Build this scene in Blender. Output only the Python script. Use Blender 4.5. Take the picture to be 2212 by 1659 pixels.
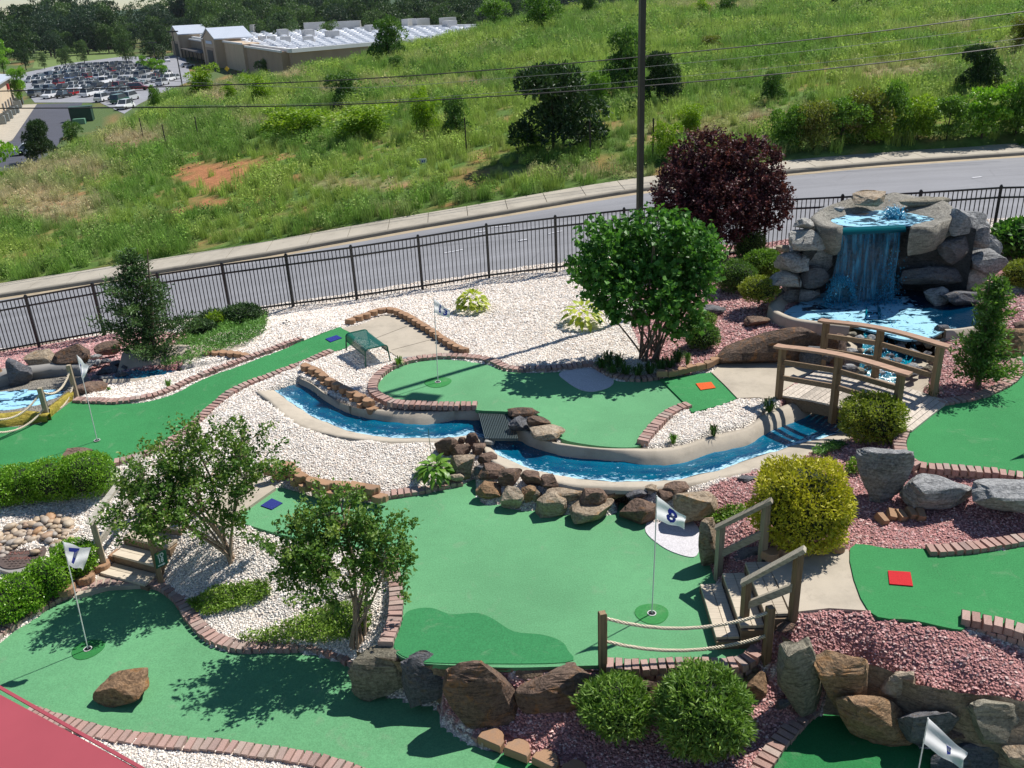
import bpy, math, random
import numpy as np
from mathutils import Vector, Matrix
for o in list(bpy.data.objects): bpy.data.objects.remove(o, do_unlink=True)
SC = bpy.context.scene; COL = SC.collection
RND = random.Random(7); NR = np.random.default_rng(11)
PI = math.pi
# ------------------------------------------------------------------ camera
FPX, CX, CY = 1916.0, 1106.0, 829.5          # focal length and centre in a 2212 x 1659 frame
PITCH, ROLL, CAMZ = math.radians(23.65), math.radians(2.8), 7.0
CR, SR, CP, SP = math.cos(ROLL), math.sin(ROLL), math.cos(PITCH), math.sin(PITCH)
cam = bpy.data.cameras.new('camera'); camo = bpy.data.objects.new('camera', cam); COL.objects.link(camo)
cam.sensor_width = 36.0; cam.lens = FPX / 2212 * 36; cam.clip_start = 0.1; cam.clip_end = 9000
_X, _D, _F = Vector((1, 0, 0)), Vector((0, -SP, -CP)), Vector((0, CP, -SP))
_xi = _X * CR + _D * SR; _dn = _X * -SR + _D * CR
camo.matrix_world = Matrix(((_xi.x, -_dn.x, -_F.x, 0), (_xi.y, -_dn.y, -_F.y, 0), (_xi.z, -_dn.z, -_F.z, CAMZ), (0, 0, 0, 1)))
SC.camera = camo
# ------------------------------------------------------------------ sky and sun
SUN_AZ, SUN_EL = math.radians(33), math.radians(54)    # direction towards the sun
W = bpy.data.worlds.new('World'); SC.world = W; W.use_nodes = True
_n = W.node_tree.nodes; _l = W.node_tree.links
_bg = _n['Background']; _sky = _n.new('ShaderNodeTexSky'); _sky.sky_type = 'NISHITA'; _sky.sun_disc = False
_sky.dust_density = 0.0; _sky.ozone_density = 4.0; _sky.sun_elevation = SUN_EL; _sky.sun_rotation = PI / 2 - SUN_AZ
_l.new(_sky.outputs[0], _bg.inputs[0]); _bg.inputs[1].default_value = 0.075
_s = bpy.data.lights.new('sun', 'SUN'); _s.energy = 4.8; _s.angle = math.radians(0.53); _s.color = (1.0, 0.955, 0.89)
_so = bpy.data.objects.new('sun', _s); COL.objects.link(_so)
SUNV = Vector((math.cos(SUN_EL) * math.cos(SUN_AZ), math.cos(SUN_EL) * math.sin(SUN_AZ), math.sin(SUN_EL)))
_so.rotation_euler = SUNV.to_track_quat('Z', 'Y').to_euler(); _so.location = (20, 20, 40)
SC.view_settings.view_transform = 'Standard'; SC.view_settings.look = 'None'; SC.view_settings.exposure = 0.35; SC.view_settings.gamma = 1
SC.cycles.use_denoising = True; SC.cycles.max_bounces = 6; SC.cycles.diffuse_bounces = 3; SC.cycles.transparent_max_bounces = 8
SC.cycles.caustics_reflective = False; SC.cycles.caustics_refractive = False
# ------------------------------------------------------------------ where a point of the photograph lies in the place
def ray(p):
    ux, uy = p[0] - CX, p[1] - CY; a = ux * CR - uy * SR; b = ux * SR + uy * CR
    return np.array([a, FPX * CP - b * SP, -FPX * SP - b * CP])
def at(p, z=0.0):
    v = ray(p); return np.array([0, 0, CAMZ]) + v * ((z - CAMZ) / v[2])
def proj(P):
    P = np.asarray(P, float); x, y, z = P[..., 0], P[..., 1], P[..., 2] - CAMZ
    fw = y * CP - z * SP; dn = -y * SP - z * CP; a = x / fw * FPX; b = dn / fw * FPX
    return np.stack([CX + a * CR + b * SR, CY - a * SR + b * CR], -1)
def depth(P): return P[1] * CP - (P[2] - CAMZ) * SP
def q(c, r, pts): return [(737.3 + 0 * c if False else 737.3 * c + x / 3.0, 553.0 * r + y / 3.0) for x, y in pts]
def inpoly(P, poly):
    x, y = P[..., 0], P[..., 1]; r = np.zeros(x.shape, bool); n = len(poly); j = n - 1
    for i in range(n):
        xi, yi = poly[i]; xj, yj = poly[j]
        c = ((yi > y) != (yj > y)) & (x < (xj - xi) * (y - yi) / ((yj - yi) if yj != yi else 1e-9) + xi)
        r ^= c; j = i
    return r
def smooth(pts, n=4, closed=False):
    P = [np.array(p, float) for p in pts]; out = []; m = len(P)
    rng = range(m if closed else m - 1)
    for i in rng:
        p0 = P[(i - 1) % m] if closed or i > 0 else P[0] * 2 - P[1]; p1 = P[i]; p2 = P[(i + 1) % m]
        p3 = P[(i + 2) % m] if closed or i + 2 < m else P[-1] * 2 - P[-2]
        for k in range(n):
            t = k / n
            out.append(.5 * (2 * p1 + (p2 - p0) * t + (2 * p0 - 5 * p1 + 4 * p2 - p3) * t * t + (3 * p1 - p0 - 3 * p2 + p3) * t ** 3))
    if not closed: out.append(P[-1])
    return out
def resample(P, step=None, n=None):
    P = np.array(P, float); d = np.r_[0, np.cumsum(np.linalg.norm(np.diff(P, axis=0), axis=1))]
    if n is None: n = max(2, int(round(d[-1] / step)) + 1)
    t = np.linspace(0, d[-1], n); return np.stack([np.interp(t, d, P[:, k]) for k in range(P.shape[1])], 1)
# ------------------------------------------------------------------ smooth noise on arrays
_G = NR.random((64, 64))
def n2(x, y, s=1.0, ox=0.0):
    x = np.asarray(x) * s + ox; y = np.asarray(y) * s + ox * 1.7; xi = np.floor(x).astype(int); yi = np.floor(y).astype(int)
    fx = x - xi; fy = y - yi; fx = fx * fx * (3 - 2 * fx); fy = fy * fy * (3 - 2 * fy); g = lambda a, b: _G[a % 64, b % 64]
    return (g(xi, yi) * (1 - fx) + g(xi + 1, yi) * fx) * (1 - fy) + (g(xi, yi + 1) * (1 - fx) + g(xi + 1, yi + 1) * fx) * fy
def fbm(x, y, s=1.0, o=3, ox=0.0):
    r = 0; a = .5
    for k in range(o): r = r + a * n2(x, y, s * 2 ** k, ox + 7.3 * k); a *= .5
    return r / (1 - .5 ** o)
# ------------------------------------------------------------------ objects
ORG = {}
def link(o, parent=None):
    COL.objects.link(o)
    if parent is not None: o.parent = parent
    return o
def tag(o, label=None, cat=None, group=None, kind=None):
    if label: o['label'] = label
    if cat: o['category'] = cat
    if group: o['group'] = group
    if kind: o['kind'] = kind
    return o
def thing(name, label, cat, loc, group=None, kind=None):
    o = bpy.data.objects.new(name, None); o.empty_display_size = .1; o.location = tuple(float(v) for v in loc); link(o)
    ORG[o.name] = np.array(loc, float); return tag(o, label, cat, group, kind)
def mk_mesh(name, V, F, mats=None, mi=None, smooth_=False, attrs=None, uv=None):
    V = np.asarray(V, np.float32); me = bpy.data.meshes.new(name)
    me.vertices.add(len(V)); me.vertices.foreach_set('co', V.ravel())
    if isinstance(F, np.ndarray):
        nf, k = F.shape; lv = F.ravel().astype(np.int32); ls = np.arange(0, nf * k, k, dtype=np.int32); lt = np.full(nf, k, np.int32)
    else:
        lt = np.array([len(f) for f in F], np.int32); lv = np.array([i for f in F for i in f], np.int32); ls = np.r_[0, np.cumsum(lt)[:-1]].astype(np.int32); nf = len(F)
    me.loops.add(len(lv)); me.loops.foreach_set('vertex_index', lv)
    me.polygons.add(nf); me.polygons.foreach_set('loop_start', ls); me.polygons.foreach_set('loop_total', lt)
    if mi is not None: me.polygons.foreach_set('material_index', np.asarray(mi, np.int32))
    me.polygons.foreach_set('use_smooth', np.full(nf, bool(smooth_)))
    for m in (mats or []): me.materials.append(m)
    for an, (dom, arr) in (attrs or {}).items():
        arr = np.asarray(arr, np.float32)
        if arr.ndim == 1: a = me.attributes.new(an, 'FLOAT', dom); a.data.foreach_set('value', arr)
        else: a = me.attributes.new(an, 'FLOAT_COLOR', dom); a.data.foreach_set('color', np.c_[arr, np.ones(len(arr), np.float32)].ravel())
    if uv is not None:
        u = me.uv_layers.new(name='UVMap'); u.data.foreach_set('uv', np.asarray(uv, np.float32)[lv].ravel())
    me.update(calc_edges=True); me.validate(); return me
def put(name, V, F, mat, parent=None, loc=None, label=None, cat=None, group=None, kind=None, **kw):
    """V in world coordinates; the object's origin is loc (or the parent's origin)."""
    V = np.asarray(V, float); mats = mat if isinstance(mat, (list, tuple)) else [mat]
    org = np.array(loc, float) if loc is not None else (ORG[parent.name] if parent is not None else np.zeros(3))
    me = mk_mesh(name, V - org, F, mats, **kw); o = bpy.data.objects.new(name, me); link(o, parent)
    par = ORG[parent.name] if parent is not None else np.zeros(3)
    o.location = tuple(org - par); ORG[o.name] = org
    return tag(o, label, cat, group, kind)
def inst(name, me, loc, rotz=0, scale=(1, 1, 1), parent=None, rot=None, label=None, cat=None, group=None, kind=None):
    o = bpy.data.objects.new(name, me); link(o, parent); par = ORG[parent.name] if parent is not None else np.zeros(3)
    o.location = tuple(np.array(loc, float) - par); o.rotation_euler = rot if rot is not None else (0, 0, rotz); o.scale = scale
    ORG[o.name] = np.array(loc, float); return tag(o, label, cat, group, kind)
class MB:
    """collects boxes, tubes and sheets into one mesh"""
    def __init__(s): s.V = []; s.F = []; s.n = 0; s.M = []
    def add(s, V, F, m=0):
        V = np.asarray(V, float); s.V.append(V); s.F += [tuple(int(i) + s.n for i in f) for f in F]; s.M += [m] * len(F); s.n += len(V); return s
    def box(s, c, size, rz=0, m=0, ax=None, bev=0.0):
        h = np.array(size, float) / 2; c = np.array(c, float)
        if ax is None: ax = np.array([[math.cos(rz), math.sin(rz), 0], [-math.sin(rz), math.cos(rz), 0], [0, 0, 1]])
        if bev <= 0:
            P = np.array([[x, y, z] for z in (-1, 1) for y in (-1, 1) for x in (-1, 1)], float) * h
            return s.add(c + P @ np.asarray(ax), [(0, 2, 3, 1), (4, 5, 7, 6), (0, 1, 5, 4), (2, 6, 7, 3), (0, 4, 6, 2), (1, 3, 7, 5)], m)
        b = min(bev, .45 * min(h)); o = [(-1, -1), (1, -1), (1, 1), (-1, 1)]; rings = []
        for z, i in ((-h[2], b), (-h[2] + b, 0), (h[2] - b, 0), (h[2], b)):
            for sx, sy in o:
                for k in ((1, 0), (0, 1)) if sx * sy > 0 else ((0, 1), (1, 0)):
                    rings.append([sx * (h[0] - i - k[0] * b * (1 if i == 0 else .0)), sy * (h[1] - i - k[1] * b * (1 if i == 0 else .0)), z])
        P = np.array(rings); F = []
        for r in range(3):
            for k in range(8): F.append((r * 8 + k, r * 8 + (k + 1) % 8, r * 8 + 8 + (k + 1) % 8, r * 8 + 8 + k))
        F += [tuple(range(7, -1, -1)), tuple(range(24, 32))]
        return s.add(c + P @ np.asarray(ax), F, m)
    def bar(s, a, b, w, h, m=0, up=(0, 0, 1)):
        a = np.array(a, float); b = np.array(b, float); d = b - a; L = np.linalg.norm(d); d /= L
        u = np.array(up, float); u = u - d * (u @ d); u /= np.linalg.norm(u); v = np.cross(u, d)
        return s.box((a + b) / 2, (L, w, h), ax=np.array([d, v, u]), m=m)
    def tube(s, pts, r, n=6, m=0, cap=True):
        P = np.array(pts, float); k = len(P); r = np.full(k, r) if np.isscalar(r) else np.array(r, float)
        T = np.gradient(P, axis=0); T /= np.linalg.norm(T, axis=1)[:, None] + 1e-12
        ref = np.array([0, 0, 1.0]) if abs(T[0][2]) < .9 else np.array([1.0, 0, 0]); V = []
        for i in range(k):
            u = ref - T[i] * (ref @ T[i]); u /= np.linalg.norm(u); ref = u; w = np.cross(T[i], u)
            for j in range(n): a = 2 * PI * j / n; V.append(P[i] + r[i] * (math.cos(a) * u + math.sin(a) * w))
        F = [(i * n + j, i * n + (j + 1) % n, (i + 1) * n + (j + 1) % n, (i + 1) * n + j) for i in range(k - 1) for j in range(n)]
        if cap: F += [tuple(range(n - 1, -1, -1)), tuple((k - 1) * n + j for j in range(n))]
        return s.add(V, F, m)
    def prism(s, poly, z0, z1, m=0):
        P = np.array(poly, float); n = len(P)
        if P.shape[1] == 2: A = np.c_[P, np.full(n, z0)]; B = np.c_[P, np.full(n, z1)]
        else: A = P + [0, 0, z0]; B = P + [0, 0, z1]
        ar = sum(P[i][0] * P[(i + 1) % n][1] - P[(i + 1) % n][0] * P[i][1] for i in range(n))
        if ar < 0: A = A[::-1]; B = B[::-1]
        return s.add(np.r_[A, B], [tuple(range(n - 1, -1, -1)), tuple(range(n, 2 * n))] + [(i, (i + 1) % n, n + (i + 1) % n, n + i) for i in range(n)], m)
    def put(s, name, mat, parent=None, **kw):
        mi = s.M if any(s.M) else None
        return put(name, np.concatenate(s.V), s.F, mat, parent, mi=mi, **kw)
    def mesh(s, name, mats, **kw):
        return mk_mesh(name, np.concatenate(s.V), s.F, mats, mi=s.M if any(s.M) else None, **kw)
# ------------------------------------------------------------------ materials
def srgb(r, g, b):
    f = lambda c: c / 12.92 if c <= .04045 else ((c + .055) / 1.055) ** 2.4
    return tuple(f(v / 255.0) for v in (r, g, b))
class NT:
    def __init__(s, name):
        s.m = bpy.data.materials.new(name); s.m.use_nodes = True; s.t = s.m.node_tree; s.N = s.t.nodes; s.L = s.t.links
        s.b = s.N['Principled BSDF']; s.out = s.N['Material Output']; s.geo = None
    def node(s, ty, **kw):
        n = s.N.new(ty)
        for k, v in kw.items(): setattr(n, k, v)
        return n
    def sock(s, v, i):
        if hasattr(v, 'is_output') or isinstance(v, bpy.types.NodeSocket): s.L.new(v, i)
        elif isinstance(v, (tuple, list)): i.default_value = tuple(v) if len(v) == len(i.default_value) else tuple(v) + (1.0,)
        else: i.default_value = v
    def pos(s):
        if not s.geo: s.geo = s.node('ShaderNodeNewGeometry')
        return s.geo.outputs['Position']
    def objco(s): return s.node('ShaderNodeTexCoord').outputs['Object']
    def vmul(s, v, k):
        n = s.node('ShaderNodeVectorMath', operation='MULTIPLY'); s.sock(v, n.inputs[0]); s.sock(k, n.inputs[1]); return n.outputs[0]
    def noise(s, scale, detail=3, rough=.55, co=None, dist=0.0):
        n = s.node('ShaderNodeTexNoise'); s.sock(co if co is not None else s.pos(), n.inputs['Vector']); n.inputs['Scale'].default_value = scale
        n.inputs['Detail'].default_value = detail; n.inputs['Roughness'].default_value = rough; n.inputs['Distortion'].default_value = dist; return n.outputs['Fac']
    def voro(s, scale, out='Distance', feat='F1', co=None, rnd=1.0):
        n = s.node('ShaderNodeTexVoronoi', feature=feat); s.sock(co if co is not None else s.pos(), n.inputs['Vector']); n.inputs['Scale'].default_value = scale
        n.inputs['Randomness'].default_value = rnd; return n.outputs[out]
    def ramp(s, f, stops, interp='LINEAR'):
        n = s.node('ShaderNodeValToRGB'); s.L.new(f, n.inputs[0]); cr = n.color_ramp; cr.interpolation = interp
        while len(cr.elements) < len(stops): cr.elements.new(.5)
        for e, (p, c) in zip(cr.elements, stops):
            e.position = p; e.color = (tuple(c) + (1,)) if isinstance(c, (tuple, list)) else (c, c, c, 1)
        return n.outputs['Color']
    def math(s, op, a, b=0.0, clamp=False):
        n = s.node('ShaderNodeMath', operation=op, use_clamp=clamp); s.sock(a, n.inputs[0]); s.sock(b, n.inputs[1]); return n.outputs[0]
    def mix(s, f, a, b, mode='MIX'):
        n = s.node('ShaderNodeMix', data_type='RGBA', blend_type=mode); s.sock(f, n.inputs[0]); s.sock(a, n.inputs[6]); s.sock(b, n.inputs[7]); return n.outputs[2]
    def attr(s, name, out='Fac'): return s.node('ShaderNodeAttribute', attribute_name=name).outputs[out]
    def rand(s): return s.node('ShaderNodeObjectInfo').outputs['Random']
    def bump(s, h, strength=.3, dist=.02, nrm=None):
        n = s.node('ShaderNodeBump'); s.L.new(h, n.inputs['Height']); n.inputs['Strength'].default_value = strength; n.inputs['Distance'].default_value = dist
        if nrm is not None: s.L.new(nrm, n.inputs['Normal'])
        s.L.new(n.outputs[0], s.b.inputs['Normal']); return n.outputs[0]
    def set(s, col=None, rough=None, **kw):
        if col is not None: s.sock(col, s.b.inputs['Base Color'])
        if rough is not None: s.sock(rough, s.b.inputs['Roughness'])
        for k, v in kw.items(): s.sock(v, s.b.inputs[k.replace('_', ' ')])
        return s
def scl(c, k): return tuple(min(1, v * k) for v in c)
MATS = {}
def plain(name, col, rough=.6, var=.12, scale=6.0, bump=0.0, **kw):
    """one colour broken up by worn, uneven noise in the object's own space"""
    if name in MATS: return MATS[name]
    t = NT(name); n = t.noise(scale, 4, .6, t.objco()); c = t.ramp(n, [(.25, scl(col, 1 - var)), (.75, scl(col, 1 + var))])
    t.set(c, rough, **kw)
    if bump: t.bump(t.noise(scale * 6, 3, .6, t.objco()), .5, bump)
    MATS[name] = t.m; return t.m
# ================================================================== ground materials
def m_turf(name, col, fade=.34):
    t = NT(name); n = t.noise(.55, 5, .62, None, .4); f = t.noise(230, 2, .7); w = t.noise(6, 4, .65); sm = t.noise(1.0, 4, .7, t.vmul(t.pos(), (1.1, 5.0, 1.0)), .5)
    c = t.ramp(n, [(.3, scl(col, 1 - fade)), (.5, col), (.72, scl(col, 1 + fade * .8))])
    c = t.mix(t.ramp(w, [(.35, .30), (.62, 0.0)]), c, scl(col, .62)); c = t.mix(t.ramp(sm, [(.5, 0.0), (.75, .30)]), c, scl(col, .6))
    c = t.mix(.36, c, t.ramp(f, [(.3, scl(col, .42)), (.7, scl(col, 1.55))])); c = t.mix(.4, c, t.ramp(t.noise(48, 3, .75), [(.3, scl(col, .5)), (.7, scl(col, 1.5))]))
    c = t.mix(t.ramp(t.noise(2.3, 6, .75, None, .8), [(.58, 0.0), (.74, .34)]), c, (.27, .31, .22)); c = t.mix(t.ramp(t.noise(38, 3, .8), [(.70, 0.0), (.78, .5)]), c, scl(col, .35))
    t.set(c, .92, Specular_IOR_Level=.12); t.bump(f, .7, .008); return t.m
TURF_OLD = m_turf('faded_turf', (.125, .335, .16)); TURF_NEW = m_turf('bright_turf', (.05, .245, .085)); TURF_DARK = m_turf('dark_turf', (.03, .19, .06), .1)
def m_concrete(name, col, sc=1.0):
    t = NT(name); n = t.noise(1.6 * sc, 5, .65); g = t.noise(90, 2, .6)
    c = t.ramp(n, [(.28, scl(col, .74)), (.5, col), (.78, scl(col, 1.14))]); c = t.mix(.16, c, t.ramp(g, [(.3, scl(col, .6)), (.7, scl(col, 1.3))]))
    c = t.mix(t.ramp(t.noise(3.5, 6, .75), [(.56, 0.0), (.72, .45)]), c, scl(col, .5))
    t.set(c, .85, Specular_IOR_Level=.25); t.bump(t.noise(55, 4, .6), .35, .006); return t.m
CONC = m_concrete('concrete', (.44, .385, .305)); CONC_STREAM = m_concrete('stream_concrete', (.45, .395, .315), 1.4); CONC_GREY = m_concrete('grey_concrete', (.30, .29, .27))
def m_bed():
    t = NT('gravel_bed'); z = t.attr('bed', 'Color'); v = t.voro(34, 'Color'); d = t.voro(34, 'Distance')
    sp = t.node('ShaderNodeSeparateColor'); t.L.new(v, sp.inputs[0])
    c = t.mix(1.0, z, t.ramp(sp.outputs[0], [(.0, .55), (.5, .9), (1.0, 1.12)]), 'MULTIPLY')
    c = t.mix(1.0, c, t.ramp(d, [(.3, 1.05), (.75, .6)]), 'MULTIPLY')
    t.set(c, .9, Specular_IOR_Level=.2); t.bump(d, .9, .03); t.N['Bump'].invert = True; return t.m
BED = m_bed()
# ================================================================== putting greens, pads and water, as outlines on level or tilted planes
def zf(z): return z if callable(z) else (lambda x, y: z + 0 * x)
def onplane(p, z):
    f = zf(z); zz = float(f(0.0, 15.0))
    for _ in range(12): P = at(p, zz); zz = float(f(P[0], P[1]))
    return at(p, zz)
Z13, Z8, Z7, ZR, ZM, ZB = 0.0, -.5, -1.2, .25, .02, -.9
ZL = lambda x, y: np.clip(-.4 + (y - 15.15) * .1, -.75, .03)
T13 = q(1, 1, [(230, 850), (270, 790), (330, 745), (420, 705), (520, 680), (650, 672), (800, 680), (920, 700), (990, 720), (1080, 748), (1200, 757), (1400, 752), (1600, 730), (1690, 768), (1760, 800), (1850, 815), (2065, 795), (2240, 960), (2190, 990), (2130, 1010), (2070, 1060), (2010, 1125), (1960, 1180), (1925, 1232), (1800, 1240), (1600, 1222), (1430, 1185), (1380, 1120), (1300, 1040), (1100, 1010), (880, 998), (865, 965), (600, 965), (400, 950), (300, 925), (240, 885)])
TEE13 = q(1, 1, [(2065, 795), (2212, 775)]) + q(2, 1, [(190, 755), (270, 830), (355, 920), (250, 965), (60, 1012), (20, 960), (-40, 900)])
T8 = [(508, 1118), (550, 1082), (590, 1052), (640, 1062), (700, 1078), (800, 1085), (900, 1070), (985, 1052), (1022, 1036), (1032, 1042), (1030, 1066), (1050, 1092), (1085, 1088), (1105, 1100), (1150, 1102), (1180, 1096), (1200, 1108), (1250, 1112), (1325, 1112), (1338, 1088), (1352, 1090), (1385, 1118), (1425, 1132), (1470, 1120), (1520, 1150), (1530, 1200), (1545, 1256), (1570, 1315), (1598, 1379), (1622, 1395), (1610, 1418), (1575, 1433), (1475, 1439), (1310, 1437), (1200, 1440), (1100, 1442), (1000, 1438), (900, 1430), (850, 1402), (867, 1339), (870, 1306), (869, 1269), (855, 1230), (820, 1195), (760, 1180), (680, 1168), (590, 1150)]
T7 = q(0, 2, [(-300, 1020), (-120, 930), (0, 850), (100, 770), (230, 690), (330, 620), (480, 545), (600, 510), (750, 495), (900, 490), (1030, 510), (1120, 570), (1180, 650), (1220, 720), (1280, 800), (1370, 870), (1480, 910), (1600, 920), (1750, 915), (1900, 910), (2050, 930), (2150, 960)]) + q(1, 2, [(60, 1000), (110, 1120), (330, 1190), (640, 1260), (650, 1340), (700, 1420), (830, 1500), (940, 1545), (1050, 1560), (1150, 1600), (1300, 1650), (1500, 1760), (1300, 2000), (600, 1900), (0, 1700)]) + q(0, 2, [(1950, 1585), (1800, 1553), (1600, 1528), (1400, 1508), (1200, 1493), (1000, 1478), (800, 1453), (600, 1412), (450, 1372), (300, 1325), (0, 1250), (-300, 1180)])
TL = q(0, 1, [(1955, 552), (1850, 600), (1700, 655), (1550, 715), (1400, 765), (1250, 830), (1180, 870), (1080, 910), (950, 945), (800, 960), (650, 957), (500, 946), (470, 938), (330, 1040), (230, 1092), (0, 1115), (-400, 1160), (-400, 1480), (0, 1430), (300, 1390), (700, 1370), (760, 1335), (960, 1275), (1120, 1190), (1250, 1095), (1330, 1030), (1420, 960), (1530, 880), (1600, 850), (1700, 805), (1850, 745), (1950, 705), (2050, 662), (2145, 622), (2212, 605)]) + q(1, 1, [(50, 580), (85, 520), (10, 472), (-30, 466)])
TR = q(2, 1, [(2212, 640), (2190, 700), (2180, 770), (2100, 850), (1980, 910), (1880, 935), (1700, 972), (1640, 985), (1530, 1060), (1420, 1125), (1465, 1160), (1440, 1200), (1460, 1260), (1500, 1320), (1560, 1350), (1700, 1365), (1900, 1388), (2100, 1412), (2212, 1428), (2700, 1480), (2800, 900), (2400, 600)])
TM = q(2, 2, [(1085, 235), (1350, 238), (1590, 240), (1620, 278), (1800, 272), (2000, 255), (2212, 225), (2600, 150), (2600, 800), (2212, 745), (2000, 703), (1900, 682), (1812, 678), (1810, 762), (1500, 700), (1205, 640)])
TB = q(2, 2, [(850, 1315), (1000, 1280), (1110, 1300), (1200, 1340), (1480, 1470), (1600, 1530), (1850, 1610), (2212, 1690), (2500, 1850), (2200, 2100), (500, 2000), (480, 1800), (560, 1659), (600, 1570), (700, 1450)])
PAD1 = q(1, 1, [(10, 470), (110, 448), (220, 405), (300, 378), (370, 392), (440, 430), (560, 510), (680, 600), (765, 648), (600, 657), (420, 664), (385, 664), (300, 610), (200, 550), (90, 522)])
PAD2 = q(2, 1, [(190, 755), (250, 690), (370, 640), (600, 650), (720, 690), (860, 735), (760, 800), (640, 880), (600, 925), (480, 915), (355, 920), (270, 832)])
PAD3 = q(2, 2, [(545, 320), (640, 300), (860, 270), (1072, 240), (1140, 440), (1203, 638), (950, 622), (740, 645), (700, 650), (620, 470)])
PAD4 = q(0, 2, [(480, 545), (520, 500), (650, 410), (790, 300), (900, 340), (1060, 410), (1060, 470), (900, 475), (700, 485)])
PAD5 = q(0, 1, [(1330, 1690), (1420, 1560), (1540, 1450), (1700, 1450), (1790, 1500), (1660, 1590), (1520, 1690), (1450, 1760)])
SURF = [('T13', T13, Z13), ('TEE13', TEE13, .03), ('T8', T8, Z8), ('T7', T7, Z7), ('TL', TL, ZL), ('TR', TR, ZR), ('TM', TM, ZM), ('TB', TB, ZB), ('PAD1', PAD1, 0.0), ('PAD2', PAD2, .05), ('PAD3', PAD3, 0.0), ('PAD4', PAD4, -1.13), ('PAD5', PAD5, -.45)]
# stream banks: rim and water's edge on both sides
U_FR = q(0, 1, [(1935, 790), (2020, 830), (2100, 890), (2200, 945)]) + q(1, 1, [(100, 985), (200, 992), (400, 998), (700, 1002), (890, 1002)])
U_FW = q(0, 1, [(1940, 835), (2050, 872), (2130, 932), (2200, 995)]) + q(1, 1, [(150, 1055), (300, 1080), (450, 1097), (560, 1097), (700, 1075), (800, 1050), (900, 1030)])
U_NW = q(0, 1, [(1780, 862), (1860, 922), (1950, 990), (2050, 1050), (2150, 1090)]) + q(1, 1, [(0, 1115), (150, 1150), (350, 1175), (550, 1182), (700, 1178), (830, 1160), (935, 1180)])
U_NR = q(0, 1, [(1660, 880), (1740, 940), (1820, 1020), (1900, 1080), (2000, 1125), (2150, 1160)]) + q(1, 1, [(0, 1170), (200, 1197), (350, 1207), (550, 1205), (700, 1200), (905, 1205)])
L_FR = q(1, 1, [(1080, 1040), (1150, 1100), (1230, 1140), (1330, 1195), (1440, 1215), (1600, 1237), (1750, 1247), (1900, 1247), (2050, 1247)]) + q(2, 1, [(0, 1225), (150, 1175), (300, 1140), (420, 1105), (520, 1030), (640, 975), (760, 935), (900, 890)])
L_FW = q(1, 1, [(1060, 1150), (1130, 1190), (1250, 1240), (1400, 1290), (1600, 1320), (1800, 1340), (2000, 1360), (2150, 1358)]) + q(2, 1, [(0, 1345), (120, 1305), (300, 1262), (420, 1230), (560, 1150), (700, 1090), (850, 1025), (1000, 960)])
L_NW = q(1, 1, [(930, 1180), (960, 1215), (1020, 1290), (1150, 1350), (1300, 1400), (1500, 1435), (1700, 1455), (1900, 1460), (2100, 1455)]) + q(2, 1, [(0, 1440), (100, 1420), (250, 1380), (420, 1320), (600, 1262), (750, 1215), (900, 1180), (1060, 1125), (1200, 1060)])
L_NR = q(1, 1, [(905, 1205), (930, 1260), (985, 1335), (1150, 1410), (1300, 1447), (1500, 1487), (1800, 1502), (2090, 1497)]) + q(2, 1, [(0, 1480), (110, 1467), (300, 1422), (500, 1387), (700, 1332), (850, 1292), (1000, 1215), (1180, 1145), (1300, 1085)])
def wq(pts): return [(1646.8 + x * .25575, 393.1 + y * .25575) for x, y in pts]
POOL = wq([(180, 1110), (250, 1055), (330, 1010), (480, 860), (700, 840), (1000, 840), (1300, 850), (1700, 950), (1860, 1080), (1870, 1180), (1780, 1240), (1560, 1250), (1450, 1300), (1380, 1320), (1200, 1330), (1000, 1280), (830, 1235), (600, 1190), (400, 1165), (250, 1145)])
POOLZ = .35
LPOOL = q(0, 1, [(-300, 900), (0, 880), (200, 862), (430, 862), (470, 890), (400, 950), (330, 1005), (300, 1035), (0, 1045), (-300, 1060)])
LPOOLZ = -.62
LS_F = q(0, 1, [(760, 750), (900, 728), (1050, 722), (1200, 728), (1400, 738), (1560, 720)]); LS_N = q(0, 1, [(700, 805), (900, 800), (1100, 780), (1250, 775), (1400, 765), (1560, 735)])
# ================================================================== height of the course
HX0, HX1, HY0, HY1, HS = -20.0, 19.0, 5.0, 24.6, .08
gx = np.arange(HX0, HX1, HS); gy = np.arange(HY0, HY1, HS); GX, GY = np.meshgrid(gx, gy)
def fence_z(x): x = np.asarray(x, float); return np.where(x < 0, -.12 + .112 * x, -.12 + .055 * x)
FIX = np.zeros(GX.shape, bool); HZ = np.full(GX.shape, np.nan); TOP = np.zeros(GX.shape, bool)
def maskof(poly, z):
    zz = zf(z)(GX, GY) + 0 * GX; return inpoly(proj(np.stack([GX, GY, zz], -1)), poly), zz
for _nm, _p, _z in SURF:
    m, zz = maskof(smooth(_p, 3, True), _z); HZ[m] = zz[m]; FIX |= m; TOP |= m
_st = []
def rimline(pts, z0, z1):
    P = resample(pts, n=60); zs = np.linspace(z0, z1, 60)
    for p, z in zip(P, zs):
        X = at(p, z); _st.append((X[0], X[1], z))
rimline(U_FR, -.1, -.06); rimline(U_NR, -.18, -.18); rimline(L_FR, -.05, .02); rimline(L_NR, -.17, -.07)
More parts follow.
